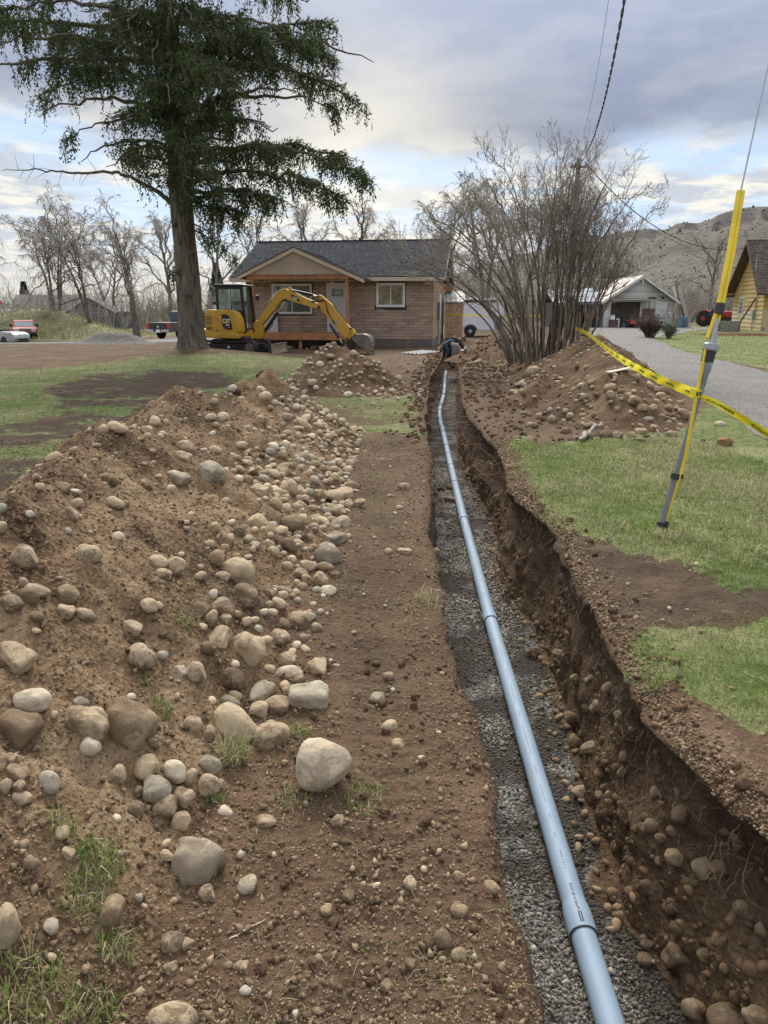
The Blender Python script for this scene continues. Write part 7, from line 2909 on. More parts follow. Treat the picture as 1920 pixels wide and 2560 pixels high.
def clutter():
    # riding mower
    T = thing('riding_mower', 'red and black riding mower parked before the tan garage door', 'mower', at_garage(1.95, -.7), R_(-100))
    MB().prism([(-.55, .25), (.75, .25), (.8, .45), (.55, .62), (.1, .5), (-.5, .55)], -.28, .28).build('body', MATS['shop_black'], T, bevel=.04)
    MB().prism([(.05, .42), (.74, .42), (.72, .60), (.5, .72), (.1, .66)], -.24, .24).build('hood', MATS['shop_black'], T, bevel=.05)
    MB().prism([(-.6, .5), (-.1, .5), (-.15, .62), (-.55, .62)], -.42, .42).build('fender', MATS['red_paint'], T, bevel=.03)
    MB().prism([(-.5, .62), (-.1, .62), (-.14, .70), (-.42, .72), (-.5, 1.02), (-.58, 1.0)], -.22, .22).build('seat', MATS['shop_black'], T, bevel=.04)
    MB().tube([(.1, 0, .6), (-.05, 0, .86)], .02, 8).build('steering_column', MATS['shop_black'], T)
    MB().prism([(.76, .3), (.80, .3), (.78, .58), (.74, .56)], -.2, .2).build('grille', MATS['red_paint'], T)
    for s in (-1, 1):
        wheel(T, (-.42, s * .38, .25), (0, s, 0), .25, .2)
        wheel(T, (.55, s * .33, .19), (0, s, 0), .19, .14)
    # hand truck
    T = thing('hand_truck', 'black hand truck standing by the garage door opening', 'hand truck', at_garage(1.22, -.5), 0)
    f = MB()
    for x in (-.13, 0, .13):
        f.tube([(x, 0, .1), (x, .04, 1.15), (x * .6, .05, 1.35)], .018, 7)
    for z in (.3, .6, .9, 1.2):
        f.tube([(-.13, .02, z), (.13, .02, z)], .014, 6)
    f.build('frame', MATS['shop_black'], T)
    MB().b2(-.17, .17, -.2, .02, .05, .07).build('toe_plate', MATS['shop_black'], T)
    for s in (-1, 1):
        wheel(T, (s * .2, .06, .12), (1, 0, 0), .12, .06)
    # cabinet with white jugs
    o = MB().b2(-.3, .3, -.25, .25, 0, .62).build('cabinet', MATS['brown_ply'], None, bevel=.01)
    o.location = at_garage(.62, -.55)
    tag(o, 'brown wooden cabinet beside the hand truck', 'cabinet')
    for k, x in enumerate((.45, .62)):
        o = MB().lathe((0, 0, 0), (0, 0, 1), [(0, .09), (.22, .09), (.28, .04), (.36, .04)], 14).build('jug', MATS['vinyl_white'], None, True)
        o.location = at_garage(x, -.55, .625)
        tag(o, ['white plastic jug on the brown cabinet, at its outer end', 'white plastic jug in the middle of the brown cabinet top'][k], 'jug')
    o = MB().b2(-.13, .13, -.02, .02, 0, .7).build('board', MATS['siding_white'], None)
    o.location = at_garage(.95, -.62); o.rotation_euler = (R_(-8), 0, 0)
    tag(o, 'small white board leaning against the brown cabinet', 'board')
    # propped brown panels
    for k, x in enumerate((3.15, 3.62)):
        o = MB().b2(-.22, .22, -.02, .02, 0, 1.45 - k * .02).build('plywood_panel', MATS['brown_ply'], None)
        o.location = at_garage(x, -.18); o.rotation_euler = (R_(-6), 0, R_(-3))
        tag(o, ['dark brown plywood panel propped beside the garage door opening', 'dark brown plywood panel propped next to the white garage side door'][k], 'panel')
    o = MB().lathe((0, 0, 0), (0, 0, 1), [(0, .11), (.03, .13), (.5, .12), (.56, .05), (.66, .05)], 14).build('gas_cylinder', MATS['blue_plastic'], None, True)
    o.location = at_garage(2.95, -.9)
    tag(o, 'small blue gas cylinder before the brown panels', 'cylinder')
    o = MB().lathe((0, 0, 0), (0, 0, 1), [(0, .14), (.38, .16), (.40, .17), (.40, .12)], 14).build('bucket', MATS['grey_plastic'], None, True)
    o.location = at_garage(1.45, -.6)
    tag(o, 'grey bucket between the hand truck and the riding mower', 'bucket')
    # tubs and ladders by the right wall
    T_ = MB().lathe((0, 0, 0), (0, 0, 1), [(0, .27), (.05, .29), (.62, .31), (.66, .33), (.66, .29)], 20).build('tub', MATS['blue_plastic'], None, True)
    T_.location = at_garage(5.72, -.3); T_.rotation_euler = (0, R_(7), 0)
    tag(T_, 'light blue plastic tub leaning by the garage corner', 'tub')
    T_ = MB().lathe((0, 0, 0), (0, 0, 1), [(0, .28), (.04, .30), (.35, .33), (.8, .30), (.84, .26)], 20).build('barrel', MATS['grey_plastic'], None, True)
    T_.location = at_garage(6.2, .0)
    tag(T_, 'blue-grey barrel between the light blue tub and the ladder', 'barrel')
    T = thing('ladder', 'aluminium ladder leaning on the right wall of the garage', 'ladder', at_garage(6.9, .3), 0)
    a, b = Vector((0, 0, 0)), Vector((-1.25, .1, 3.15))
    off = Vector((.0, .42, 0))
    for k in (0, 1):
        MB().beam(a + off * k, b + off * k, .04, .09).build('rail', MATS['aluminium'], T)
    for k in range(10):
        p = a.lerp(b, (k + .5) / 10)
        MB().tube([p, p + off], .018, 6).build('rung', MATS['aluminium'], T)
    for k, (xa, xb, h, m_, lb) in enumerate([(6.25, 5.5, 3.55, 'grey_wood', 'long dark timber leaning on the garage right of its eave'), (6.5, 5.35, 3.1, 'siding_white', 'white painted board leaning on the garage beside the timber'), (6.0, 5.42, 2.3, 'siding_white', 'short white board leaning on the garage wall behind the blue tub'), (6.7, 5.62, 3.3, 'dark_wood', 'black timber leaning on the garage next to the ladder')]):
        A_ = at_garage(xa, .45 + .1 * k)
        o = MB().beam((0, 0, 0), (xb - xa, .25, h), .05, .13).build('timber', MATS[m_], None)
        o.location = A_
        tag(o, lb, 'timber')
    # tractors
    for k, (x, y, rz, s, lb) in enumerate([(27.0, 60.5, R_(-52), 1.0, 'old red tractor with big rear tyres parked right of the garage'), (31.0, 60.0, R_(-35), .95, 'red tractor half hidden behind the yellow house corner')]):
        T = thing('tractor', lb, 'tractor', (x, y, .25), rz)
        T.scale = (s, s, s)
        MB().prism([(.3, .75), (1.75, .72), (1.78, 1.15), (1.6, 1.22), (.35, 1.2)], -.26, .26).build('hood', MATS['red_paint'], T, bevel=.06)
        MB().b2(1.765, 1.80, -.2, .2, .78, 1.12).build('grille', MATS['aluminium'], T)
        MB().b2(-.5, 1.6, -.18, .18, .45, .76).build('chassis', MATS['shop_black'], T, bevel=.03)
        MB().prism([(-.6, .95), (-.1, .95), (-.15, 1.02), (-.5, 1.05), (-.58, 1.3), (-.66, 1.28)], -.2, .2).build('seat', MATS['shop_black'], T, bevel=.03)
        MB().tube([(.3, 0, 1.1), (-.0, 0, 1.35)], .02, 8).build('steering_column', MATS['shop_black'], T)
        MB().lathe((-.02, 0, 1.37), (.8, 0, .6), [(0, .17), (.02, .19), (.04, .17)], 18).build('steering_wheel', MATS['shop_black'], T)
        MB().tube([(1.2, .1, 1.2), (1.2, .1, 1.5)], .03, 8).build('exhaust', MATS['shop_black'], T)
        for sd in (-1, 1):
            wheel(T, (-.35, sd * .68, .62), (0, sd, 0), .62, .32, 'red_paint', 26, hub=.5)
            wheel(T, (1.45, sd * .52, .34), (0, sd, 0), .34, .18, 'aluminium', 20)
            MB().prism([(-.9, .95), (-.7, 1.22), (-.3, 1.32), (.1, 1.22), (.12, 1.18), (-.3, 1.27), (-.68, 1.17), (-.86, .93)], sd * .52, sd * .86).build('fender', MATS['red_paint'], T)


clutter()


# ------------------------------------------------------------------ yellow house
def yellow_house():
    rg = random.Random(12)
    near = Vector((25.7, 50.0, .12))
    T = thing('yellow_house', 'yellow shake-sided house with a steep brown roof beyond the lawn', 'house', near, R_(-10))
    # local: y runs back along the gable wall, x to the right along the eave
    G, E, Pk = 7.0, 2.95, 6.15
    Lx = 9.0
    MB().prism([(0, -.3), (G, -.3), (G, E), (G / 2, Pk - .1), (0, E)], .03, Lx, axis='x').build('wall', MATS['brown_eave'], T)
    ch = .29
    i = 0
    z = -.02
    while z < Pk - .5:
        inset = 0 if z + ch < E - .1 else (z + ch + .1 - E) / (Pk - E) * G / 2 + .03
        y0, y1 = inset, G - inset
        m_ = 'cream_siding' if z < 1.35 else 'yellow_siding'
        q = MB()
        y = y0
        while y < y1 - .02:
            w = min(rg.uniform(.5, .75), y1 - y)
            xo = -.03 + rg.uniform(-.004, .004)
            q.prism([(xo - .022, z + .012), (.025, z + .012), (.025, z + ch), (xo + .018, z + ch)], y + .004, y + w - .004)
            y += w
        q.build('siding_course', MATS[m_], T)
        z += ch
        i += 1
    # south face under the eave
    for k in range(10):
        MB().b2(.0, 3.4, -.03, .02, k * ch + .004, (k + 1) * ch).build('siding_course', MATS['cream_siding' if k < 5 else 'yellow_siding'], T)
    ov = .62
    for s in (-1, 1):
        ye = G / 2 + s * (G / 2 + .5)
        ze = E - .5 * (Pk - E) / (G / 2)
        rf = MB().prism([(G / 2, Pk), (ye, ze), (ye, ze - .10), (G / 2, Pk - .12)], -ov, Lx + .4, axis='x').build('roof', MATS['brown_eave'], T)
        d = Vector((0, G / 2 - ye, Pk - ze))
        if s < 0:
            shingle_slope(rf, 'shingles', (-ov - .02, ye, ze + .01), (Lx + .4, ye, ze + .01), d, d.length, .16, .32, (.125, .10, .088), rg)
        else:
            shingle_slope(rf, 'shingles', (Lx + .4, ye, ze + .01), (-ov - .02, ye, ze + .01), d, d.length, .5, 1.2, (.125, .10, .088), rg)
        MB().prism([(G / 2, Pk + .01), (ye, ze + .01), (ye, ze - .17), (G / 2, Pk - .2)], -ov - .05, -ov - .01, axis='x').build('rake_board', MATS['brown_eave'], rf)
    MB().beam((-ov + .05, G + .1, E - .35), (0, G + .1, E - .35), .1, .12).build('rafter_tail', MATS['yellow_siding'], T)
    # window on the gable wall
    w = MB()
    w.b2(-.06, -.03, 4.35, 4.42, 1.05, 2.35).b2(-.06, -.03, 5.45, 5.52, 1.05, 2.35).b2(-.06, -.03, 4.42, 5.45, 2.28, 2.35).b2(-.06, -.03, 4.42, 5.45, 1.05, 1.12)
    wf = w.build('window', MATS['vinyl_white'], T)
    MB().b2(-.045, -.02, 4.42, 4.93, 1.12, 2.28).build('pane', MATS['pane_sky'], wf)
    MB().b2(-.045, -.02, 4.95, 5.45, 1.12, 2.28).build('pane', MATS['pane_sky'], wf)
    MB().tube([(-.09, 1.75, -.1), (-.09, 1.75, 1.1)], .035, 8).build('conduit', MATS['conduit'], T)
    MB().tube([(-.09, 1.55, 1.4), (-.09, 1.45, 3.0)], .03, 8).build('conduit', MATS['conduit'], T)
    MB().b2(-.22, -.04, 1.5, 1.9, .98, 1.45).build('meter_box', MATS['conduit'], T, bevel=.02)
    MB().tube([(-.5, 1.2, 4.0), (-.5, 1.2, 4.9), (-.5, 1.0, 5.05)], .03, 8).build('service_mast', MATS['conduit'], T)
    # porch corner and steps
    MB().b2(.5, 3.5, -1.2, -.1, 2.3, 2.45).build('porch_roof', MATS['brown_eave'], T)
    MB().b2(3.3, 3.4, -1.15, -1.05, .3, 2.3).build('porch_post', MATS['brown_eave'], T)
    MB().b2(.55, 1.3, -.05, -.02, .35, 2.2).build('door', MATS['brown_eave'], T)
    for k in range(3):
        MB().b2(.1 + .0 * k, 2.2, -1.9 + k * .35, -.05, -.2 + k * .17, -.03 + k * .17).build('step', MATS['concrete'], T, bevel=.015)
    return T


yellow_house()
o_ = thing('planter_box', 'weathered grey plywood box standing on the lawn by the yellow house', 'box', (*gp(1821, 832, .1), .08), R_(-4))
MB().b2(-.72, .72, -.02, .02, .05, .78).build('front_panel', MATS['grey_wood'], o_, bevel=.006)
MB().b2(-.72, .72, .58, .62, .05, .78).build('back_panel', MATS['grey_wood'], o_, bevel=.006)
for s in (-1, 1):
    MB().b2(s * .70 - .02, s * .70 + .02, .022, .578, .05, .78).build('side_panel', MATS['grey_wood'], o_)
    MB().b2(s * .66 - .03, s * .66 + .03, -.03, -.021, .0, .78).build('corner_batten', MATS['dark_wood'], o_)
MB().b2(-.74, .74, -.03, .63, .0, .05).build('base', MATS['dark_wood'], o_)
o_ = MB().beam((0, 0, 0), (1.35, .2, 2.3), .06, .1).build('timber', MATS['dark_wood'])
o_.location = (24.6, 51.5, .1)
tag(o_, 'dark pole leaning against the far corner of the yellow house', 'timber')


# fallen leaves on the lawn before the steps
def leaf_litter():
    r = np.random.default_rng(88)
    n = 2600
    x0, y0 = gp(1900, 838, .1)
    P = np.stack([x0 + r.normal(0, 1.8, n), y0 + r.normal(0, 1.1, n), 0 * np.zeros(n)], -1)
    P[:, 2] = zg(P[:, 0], P[:, 1]) + .02
    D = r.normal(0, 1, (n, 3)); D[:, 2] *= .2
    D /= np.linalg.norm(D, axis=1)[:, None]
    V, F = needle_quads(P, D, r.uniform(.05, .1, n), r.uniform(.025, .04, n), r)
    C = np.array((.25, .13, .07))[None] * r.uniform(.6, 1.4, (n, 1))
    tag(arr_obj('leaf_litter', V, F, MATS['blade'], None, False, {'tint': np.repeat(C, 4, 0)}), kind='stuff')


leaf_litter()


# ------------------------------------------------------------------ trailer and shed behind the house
mat('trailer_white', (0.66, 0.68, 0.71), 0.4, 0.05, 2)
mat('shed_board', (0.42, 0.275, 0.16), 0.85, 0.3, 5, .3, 40)


def trailer_shed():
    T = thing('cargo_trailer', 'white enclosed cargo trailer parked behind the brick house', 'trailer', (4.55, 43.0, float(far_z(4.6, 43))), R_(4))
    b = MB().b2(0, 1.95, 0, 1.7, .38, 2.08).build('body', MATS['trailer_white'], T, bevel=.02)
    MB().b2(-.01, 1.96, -.012, .02, 1.96, 2.06).build('top_rail', MATS['shop_black'], b)
    MB().b2(-.05, 2.0, -.05, 1.75, 2.085, 2.16).build('roof', MATS['trailer_white'], T, bevel=.02)
    MB().b2(.02, .05, -.012, 0, .42, 1.94).b2(1.9, 1.93, -.012, 0, .42, 1.94).build('side_rail', MATS['aluminium'], b)
    MB().b2(.97, .99, -.008, 0, .42, 1.94).build('panel_seam', MATS['aluminium'], b)
    MB().b2(-.01, 1.96, -.015, 0, .36, .42).build('bottom_rail', MATS['conduit'], b)
    arc = [(.48 + .44 * math.cos(a), .36 + .40 * math.sin(a)) for a in np.linspace(0, math.pi, 14)]
    arc2 = [(.48 + .38 * math.cos(a), .36 + .34 * math.sin(a)) for a in np.linspace(math.pi, 0, 14)]
    MB().prism(arc + arc2, -.22, 0).build('fender', MATS['conduit'], T)
    wheel(T, (.48, -.1, .33), (0, -1, 0), .33, .2, 'conduit')
    MB().b2(1.96, 2.5, .1, 1.6, .5, 2.0).build('front_bay', MATS['trailer_white'], T, bevel=.02)
    MB().b2(1.98, 2.4, .06, .10, .55, 1.1).build('open_hatch', MATS['shop_black'], T)
    MB().b2(.6, 1.2, .5, 1.1, 2.16, 2.3).build('roof_vent', MATS['trailer_white'], T, bevel=.03)
    MB().b2(-.2, .2, .5, .9, 2.16, 2.5).build('roof_box', MATS['shop_black'], T)
    MB().tube([(-.2, .6, .0), (-.2, .6, .55)], .03, 8).build('jack', MATS['conduit'], T)
    S = thing('board_shed', 'small lean-to shed of bare orange boards at the back of the brick house', 'shed', (3.2, 39.0, float(far_z(3.2, 39))), R_(-4))
    MB().b2(.02, 1.0, .03, 1.6, 0, 1.95).build('wall', MATS['dark_wood'], S)
    for k in range(9):
        z = .12 + k * .2
        MB().b2(.06, .94, -.012 + random.uniform(-.006, .006), .03, z, z + .192).build('board', MATS['shed_board'], S)
    MB().b2(0, .06, -.02, .03, 0, 2.0).b2(.94, 1.0, -.02, .03, 0, 2.0).build('corner_post', MATS['tan_trim'], S)
    rf = MB().add(*ribbed(5, 1.15, 1.9, .03)).build('roof', MATS['sheet_metal'], S)
    rf.location = (-.06, -.15, 2.0); rf.rotation_euler = (R_(17), 0, 0)
    o = MB().tube([(0, 0, 0), (.72, .1, .02)], .055, 14)
    o.tube([(.16, .02, .03), (.2, .02, .18)], .055, 12)
    p = at(1152, 862, 28.9)
    q = o.build('pvc_fitting', MATS['vinyl_white'], None, True)
    q.location = (p.x, p.y, gz(p.x, p.y) + .07)
    tag(q, 'white plastic pipe piece with a branch lying beside the bent worker', 'pipe')


trailer_shed()


# ------------------------------------------------------------------ vehicles on the left
mat('paint_black', (0.028, 0.030, 0.036), 0.3, 0.15, 2, dirt=.2)
mat('paint_gunmetal', (0.075, 0.08, 0.088), 0.3, 0.15, 2, dirt=.2)
mat('paint_red', (0.45, 0.055, 0.062), 0.4, 0.15, 2, dirt=.15)
mat('paint_silver', (0.42, 0.44, 0.44), 0.35, 0.12, 2, metal=.3, dirt=.3)
mat('lamp_red', (0.5, 0.02, 0.03), 0.25, 0.1, 8)
mat('lamp_clear', (0.6, 0.6, 0.58), 0.2, 0.1, 8)


def pickup(name, label, loc, rz, paint, L=5.8, W=2.0, belt=1.12, H=1.9, old=False, scale=1.0, under='paint_gunmetal'):
    T = thing(name, label, 'pickup truck', loc, rz)
    T.scale = (scale,) * 3
    P = MATS[paint]
    cab0, cab1, hood = L * .36, L * .72, L
    h2 = W / 2
    low = [(.0, .55), (.12, .5), (L * .12, .5), (L * .14, .82), (L * .27, .82), (L * .30, .48), (L * .76, .48), (L * .79, .82), (L * .92, .82), (L * .94, .5), (L - .05, .5), (L, .62), (L - .02, belt - .12), (L - .35, belt - .02), (cab1 + .25, belt + .06), (cab0, belt + .02), (cab0, belt), (0, belt)]
    MB().prism(low, -h2, h2).build('body', P, T, bevel=.05 if not old else .03, seg=3)
    MB().prism([(cab0 + .02, belt), (cab1 + .3, belt + .03), (cab1 - .35, H - .06), (cab1 - .6, H), (cab0 + .35, H), (cab0 + .12, H - .06)], -h2 + .12, h2 - .12).build('cab', P, T, bevel=.06, seg=3)
    MB().prism([(cab1 + .26, belt + .08), (cab1 - .31, H - .12), (cab1 - .27, H - .12), (cab1 + .31, belt + .08)], -h2 + .2, h2 - .2).build('windscreen', MATS['pane_sky' if old else 'pane_dark'], T)
    MB().prism([(cab0 + .05, belt + .12), (cab0 + .14, H - .14), (cab0 + .09, H - .14), (cab0 + .0, belt + .12)], -h2 + .25, h2 - .25).build('rear_window', MATS['pane_dark'], T)
    for s in (-1, 1):
        MB().prism([(cab0 + .3, belt + .08), (cab1 + .1, belt + .08), (cab1 - .36, H - .14), (cab0 + .42, H - .14)], s * (h2 - .115), s * (h2 - .105)).build('side_window', MATS['pane_dark'], T)
        MB().b2(cab1 + .05, cab1 + .2, s * (h2 - .02), s * (h2 + .22), belt + .05, belt + .28).build('mirror', MATS['shop_black'], T, bevel=.03)
        for x in (L * .205, L * .855):
            wheel(T, (x, s * (h2 - .13), .39), (0, s, 0), .39, .26, 'aluminium')
        MB().b2(-.02, .10, s * (h2 - .22), s * (h2 + .005), .75, belt - .06).build('tail_lamp', MATS['lamp_red'], T, bevel=.02)
        MB().b2(L - .06, L + .012, s * (h2 - .42), s * (h2 - .1), .70, .86 if old else .9).build('headlight', MATS['lamp_clear'], T, bevel=.015)
    MB().b2(-.03, .0, -h2 + .24, h2 - .24, .66, belt - .04).build('tailgate', MATS['paint_black'] if not old else P, T, bevel=.015)
    if not old:
        MB().prism([(-.09, .90), (.09, .90), (.06, .78), (0, .74), (-.06, .78)], -.04, -.031, axis='x').build('emblem', MATS['aluminium'], T)
    MB().b2(-.16, -.02, -h2 + .02, -.35, .48, .66).b2(-.16, -.02, .35, h2 - .02, .48, .66).b2(-.13, -.02, -.35, .35, .45, .52).build('rear_bumper', MATS['chrome'], T, bevel=.03)
    MB().b2(-.06, -.03, -.17, .17, .52, .66).build('licence_plate', MATS['vinyl_white'], T)
    MB().b2(L - .03, L + .02, -h2 + .45, h2 - .45, .68, .92).build('grille', MATS['shop_black'], T)
    MB().b2(L - .02, L + .10, -h2 + .02, h2 - .02, .46, .62).build('front_bumper', MATS['shop_black' if old else 'chrome'], T, bevel=.03)
    if old:
        MB().b2(L + .0, L + .025, -h2 + .08, h2 - .08, .93, .97).build('trim', MATS['vinyl_white'], T)
        MB().b2(L + .1, L + .115, -.2, .2, .46, .60).build('licence_plate', MATS['vinyl_white'], T)
        for k in range(5):
            MB().b2(L + .02, L + .028, -h2 + .46, h2 - .46, .70 + k * .042, .712 + k * .042).build('grille_bar', MATS['chrome'], T)
    return T


pk = at(398, 849, 50)
pickup('pickup_truck', 'black pickup truck seen from behind, half hidden by the conifer trunk', (pk.x, pk.y, float(far_z(pk.x, pk.y))), R_(90 - 26), 'paint_gunmetal')
rp = at(66, 848, 60)
rot = R_(-62)
Lr = 4.4
fr_ = Vector((rp.x, rp.y, float(far_z(rp.x, rp.y))))
pickup('pickup_truck', 'old red pickup truck with white-trimmed grille before the grassy mound', fr_ - Vector((math.cos(rot), math.sin(rot), 0)) * Lr, rot, 'paint_red', Lr, 1.75, 1.02, 1.60, True)


def left_odds():
    # wrecked silver car nose
    p = at(38, 850, 57)
    T = thing('car_wreck', 'silver front end of a wrecked car beside the old red pickup', 'car', (p.x, p.y, float(far_z(p.x, p.y)) - .02), R_(-20))
    prof = [(-.8, .12), (-.5, .05), (.5, .0), (.78, .1), (.82, .35), (.72, .62), (.4, .78), (-.6, .85), (-.8, .7)]
    MB().prism(prof, -.75, .75).build('shell', MATS['paint_silver'], T, bevel=.09, seg=3)
    for s in (-1, 1):
        MB().prism([(.60, .50), (.79, .42), (.74, .60), (.50, .70)], s * .45, s * .752).build('headlight', MATS['lamp_clear'], T, bevel=.02)
    MB().b2(.72, .83, -.45, .45, .16, .30).build('grille', MATS['shop_black'], T)
    MB().tube([(-.35, -.76, .2), (-.35, .76, .2)], .27, 16).build('wheel_well', MATS['shop_black'], T)
    for k in range(5):
        o = MB().beam((0, 0, 0), (1.8, .3, .35 + .1 * k), .2, .05).build('plank', MATS['grey_wood'])
        q = at(-6 + 4 * k, 838 - 4 * k, 58 + .3 * k)
        o.location = (q.x - 1.2, q.y, q.z)
        tag(o, 'grey weathered plank in the scrap stack left of the silver car front', 'plank', 'scrap planks by the silver car front')
    q = at(8, 850, 57.5)
    o = MB().b2(-.55, .55, -.4, .4, 0, .95).build('crate', MATS['dark_wood'], None, bevel=.02)
    o.location = (q.x, q.y, float(far_z(q.x, q.y)))
    tag(o, 'dark crate of scrap carrying grey planks by the silver car front', 'crate')
    # grassy mound
    X, Y = np.meshgrid(np.linspace(-38, -18, 110), np.linspace(58, 72, 80))
    Z = 2.3 * np.exp(-((X + 30.5) / 5.6) ** 2 - ((Y - 66) / 3.6) ** 2) + .18 * fbm(X, Y, 0, .5, 4, .6, 601) + .4 * np.exp(-((X + 34) / 3) ** 2 - ((Y - 65) / 3) ** 2)
    w = ss(-38, -36, X) * ss(-18, -20, X) * ss(58, 60, Y) * ss(72, 70, Y)
    Z = far_z(X, Y) + Z * w - .05
    n, m = X.shape
    V = np.stack([X, Y, Z], -1).reshape(-1, 3)
    i = np.arange(n - 1)[:, None] * m
    j = np.arange(m - 1)[None]
    F = np.stack([i + j, i + j + 1, i + m + j + 1, i + m + j], -1).reshape(-1, 4)
    o = arr_obj('mound', V, F, mat('mound_grass', (.17, .165, .085), .95, .4, .8, .6, 6), None, True)
    tag(o, kind='structure')
    r = np.random.default_rng(91)
    k = r.integers(0, len(V), 9000)
    P = V[k] + np.stack([r.normal(0, .1, 9000), r.normal(0, .1, 9000), 0 * k], -1)
    hgt = (P[:, 2] - far_z(P[:, 0], P[:, 1])) > .02
    P = P[hgt]
    a, b, c = blades(P, .32 * np.exp(r.normal(0, .35, len(P))), np.full(len(P), .018), 1.1, .55, r)
    tag(arr_obj('mound_weeds', a, b, MATS['blade'], None, False, {'tint': c}), kind='stuff')
    for s in range(16):
        q = V[r.integers(0, len(V))]
        if q[2] - far_z(q[0], q[1]) > 1.3:
            lay(Vector(q), Vector((0, 0, 1)), r.uniform(.2, .45), .3, .2, 'stone_pale', 'rubble_block', 'pale rubble lump on the crest of the grassy mound', 'rubble on the grassy mound', 0, None, .3, ANG_ME[s % 4])
    # gravel heap by the road
    xs, ys = np.meshgrid(np.linspace(-16.5, -10.8, 90), np.linspace(35.0, 39.5, 70))
    Z = .58 * np.exp(-((xs + 14.2) / 1.1) ** 2 - ((ys - 37) / .8) ** 2) + .38 * np.exp(-((xs + 12.8) / .8) ** 2 - ((ys - 37) / .7) ** 2) + .02 * fbm(xs, ys, 0, 3, 3, .6, 611)
    Z = zg(xs, ys, False) + Z - .04
    n, m = xs.shape
    i = np.arange(n - 1)[:, None] * m
    j = np.arange(m - 1)[None]
    F = np.stack([i + j, i + j + 1, i + m + j + 1, i + m + j], -1).reshape(-1, 4)
    o = arr_obj('gravel_pile', np.stack([xs, ys, Z], -1).reshape(-1, 3), F, MATS['mound_gravel'], None, True)
    tag(o, 'low dark grey gravel pile at the edge of the road', 'gravel pile')
    # white bus
    p = at(20, 800, 84)
    T = thing('bus', 'white bus with dark side windows behind the grassy mound', 'bus', (p.x, p.y, float(far_z(p.x, p.y))), R_(-4))
    MB().prism([(-4, .4), (3.3, .4), (3.4, 1.5), (3.2, 2.2), (2.8, 2.45), (-4, 2.5)], 0, 2.3).build('body', MATS['trailer_white'], T, bevel=.15, seg=3)
    for k in range(6):
        MB().b2(-3.6 + k * .95, -2.85 + k * .95, -.012, .02, 1.45, 2.0).build('window', MATS['pane_dark'], T)
    for x in (-2.6, 2.2):
        wheel(T, (x, .1, .45), (0, -1, 0), .45, .25)
    p = at(12, 774, 83)
    T = thing('equipment_boom', 'orange and white machinery boom sticking out over the bus roof', 'machinery', (p.x, p.y - .6, float(far_z(p.x, p.y))))
    MB().beam((-2.0, 0, 2.9), (.1, 0, 3.2), .3, .42).build('boom', MATS['sign_orange'], T, bevel=.03)
    MB().beam((.1, 0, 3.25), (.85, 0, 3.4), .3, .3).build('boom_tip', MATS['trailer_white'], T, bevel=.03)
    MB().tube([(-2.0, 0, 0), (-2.0, 0, 3.0)], .2, 10).build('mast', MATS['grey_plastic'], T)
    # far houses
    mat('slate_wall', (.10, .125, .145), .8, .12, 2)
    mat('grey_wall', (.19, .185, .175), .85, .15, 2)
    mat('grey_roof', (.17, .165, .165), .85, .2, 3)
    def house(u, v, Y, W, D, E, Pk, wall, lab, rz, wins, gable=True):
        p = at(u, v, Y)
        T = thing('house', lab, 'house', (p.x, p.y, float(far_z(p.x, p.y)) - .05), rz)
        if gable:
            MB().prism([(0, -.3), (W, -.3), (W, E), (W / 2, Pk), (0, E)], 0, D).build('wall', MATS[wall], T)
            for s in (-1, 1):
                ex_ = W / 2 + s * (W / 2 + .4)
                ez = E - .4 * (Pk - E) / (W / 2)
                q = MB().prism([(W / 2, Pk + .15), (ex_, ez + .15), (ex_, ez), (W / 2, Pk)], -.4, D + .4).build('roof', MATS['grey_roof'], T)
                MB().prism([(W / 2, Pk + .16), (ex_, ez + .16), (ex_, ez - .1), (W / 2, Pk - .1)], -.45, -.41).build('rake_board', MATS['vinyl_white'], q)
        else:
            MB().b2(0, W, 0, D, -.3, E).build('wall', MATS[wall], T)
            MB().prism([(-.4, E - .1), (D / 2, Pk), (D + .4, E - .1), (D / 2, Pk - .2)], -.4, W + .4, axis='x').build('roof', MATS['grey_roof'], T)
        for x, z, w, h in wins:
            f = MB().b2(x, x + w, -.04, .0, z, z + h).build('window', MATS['vinyl_white'], T)
            MB().b2(x + .12, x + w / 2 - .04, -.06, -.03, z + .12, z + h - .12).b2(x + w / 2 + .04, x + w - .12, -.06, -.03, z + .12, z + h - .12).build('pane', MATS['pane_dark'], f)
        return T
    house(172, 815, 92, 5.8, 7, 2.3, 4.0, 'slate_wall', 'blue-grey house with white trimmed gable and windows behind the trees', R_(2), [(2.9, .95, 1.0, 1.2), (4.5, 1.3, .6, .9), (1.1, 1.1, .9, 1.1)])
    house(35, 812, 98, 8.5, 6, 2.2, 4.4, 'grey_wall', 'low house with a broad grey roof behind the weeping tree', R_(3), [(5.4, .9, 1.4, 1.1), (7.0, .9, .9, 1.1)], False)
    # covered boat
    p = at(195, 822, 74)
    T = thing('boat', 'dark covered boat on the ground before the blue-grey house', 'boat', (p.x, p.y, float(far_z(p.x, p.y))), R_(-8))
    MB().prism([(-1.9, .35), (1.3, .3), (2.3, .75), (2.4, .95), (1.5, 1.0), (-1.9, .95)], -.8, .8).build('hull', MATS['shop_black'], T, bevel=.1)
    MB().prism([(-1.9, .95), (1.6, 1.0), (.6, 1.35), (-1.5, 1.3)], -.75, .75).build('cover', MATS['paint_black'], T, bevel=.08)
    MB().b2(-1.6, 1.4, -.5, .5, .0, .34).build('cradle', MATS['grey_wood'], T)
    # white container and wood chips behind the excavator
    p = at(553, 790, 70)
    T = thing('storage_container', 'white storage box with a dark lid behind the excavator cab', 'container', (p.x, p.y, float(far_z(p.x, p.y))), 0)
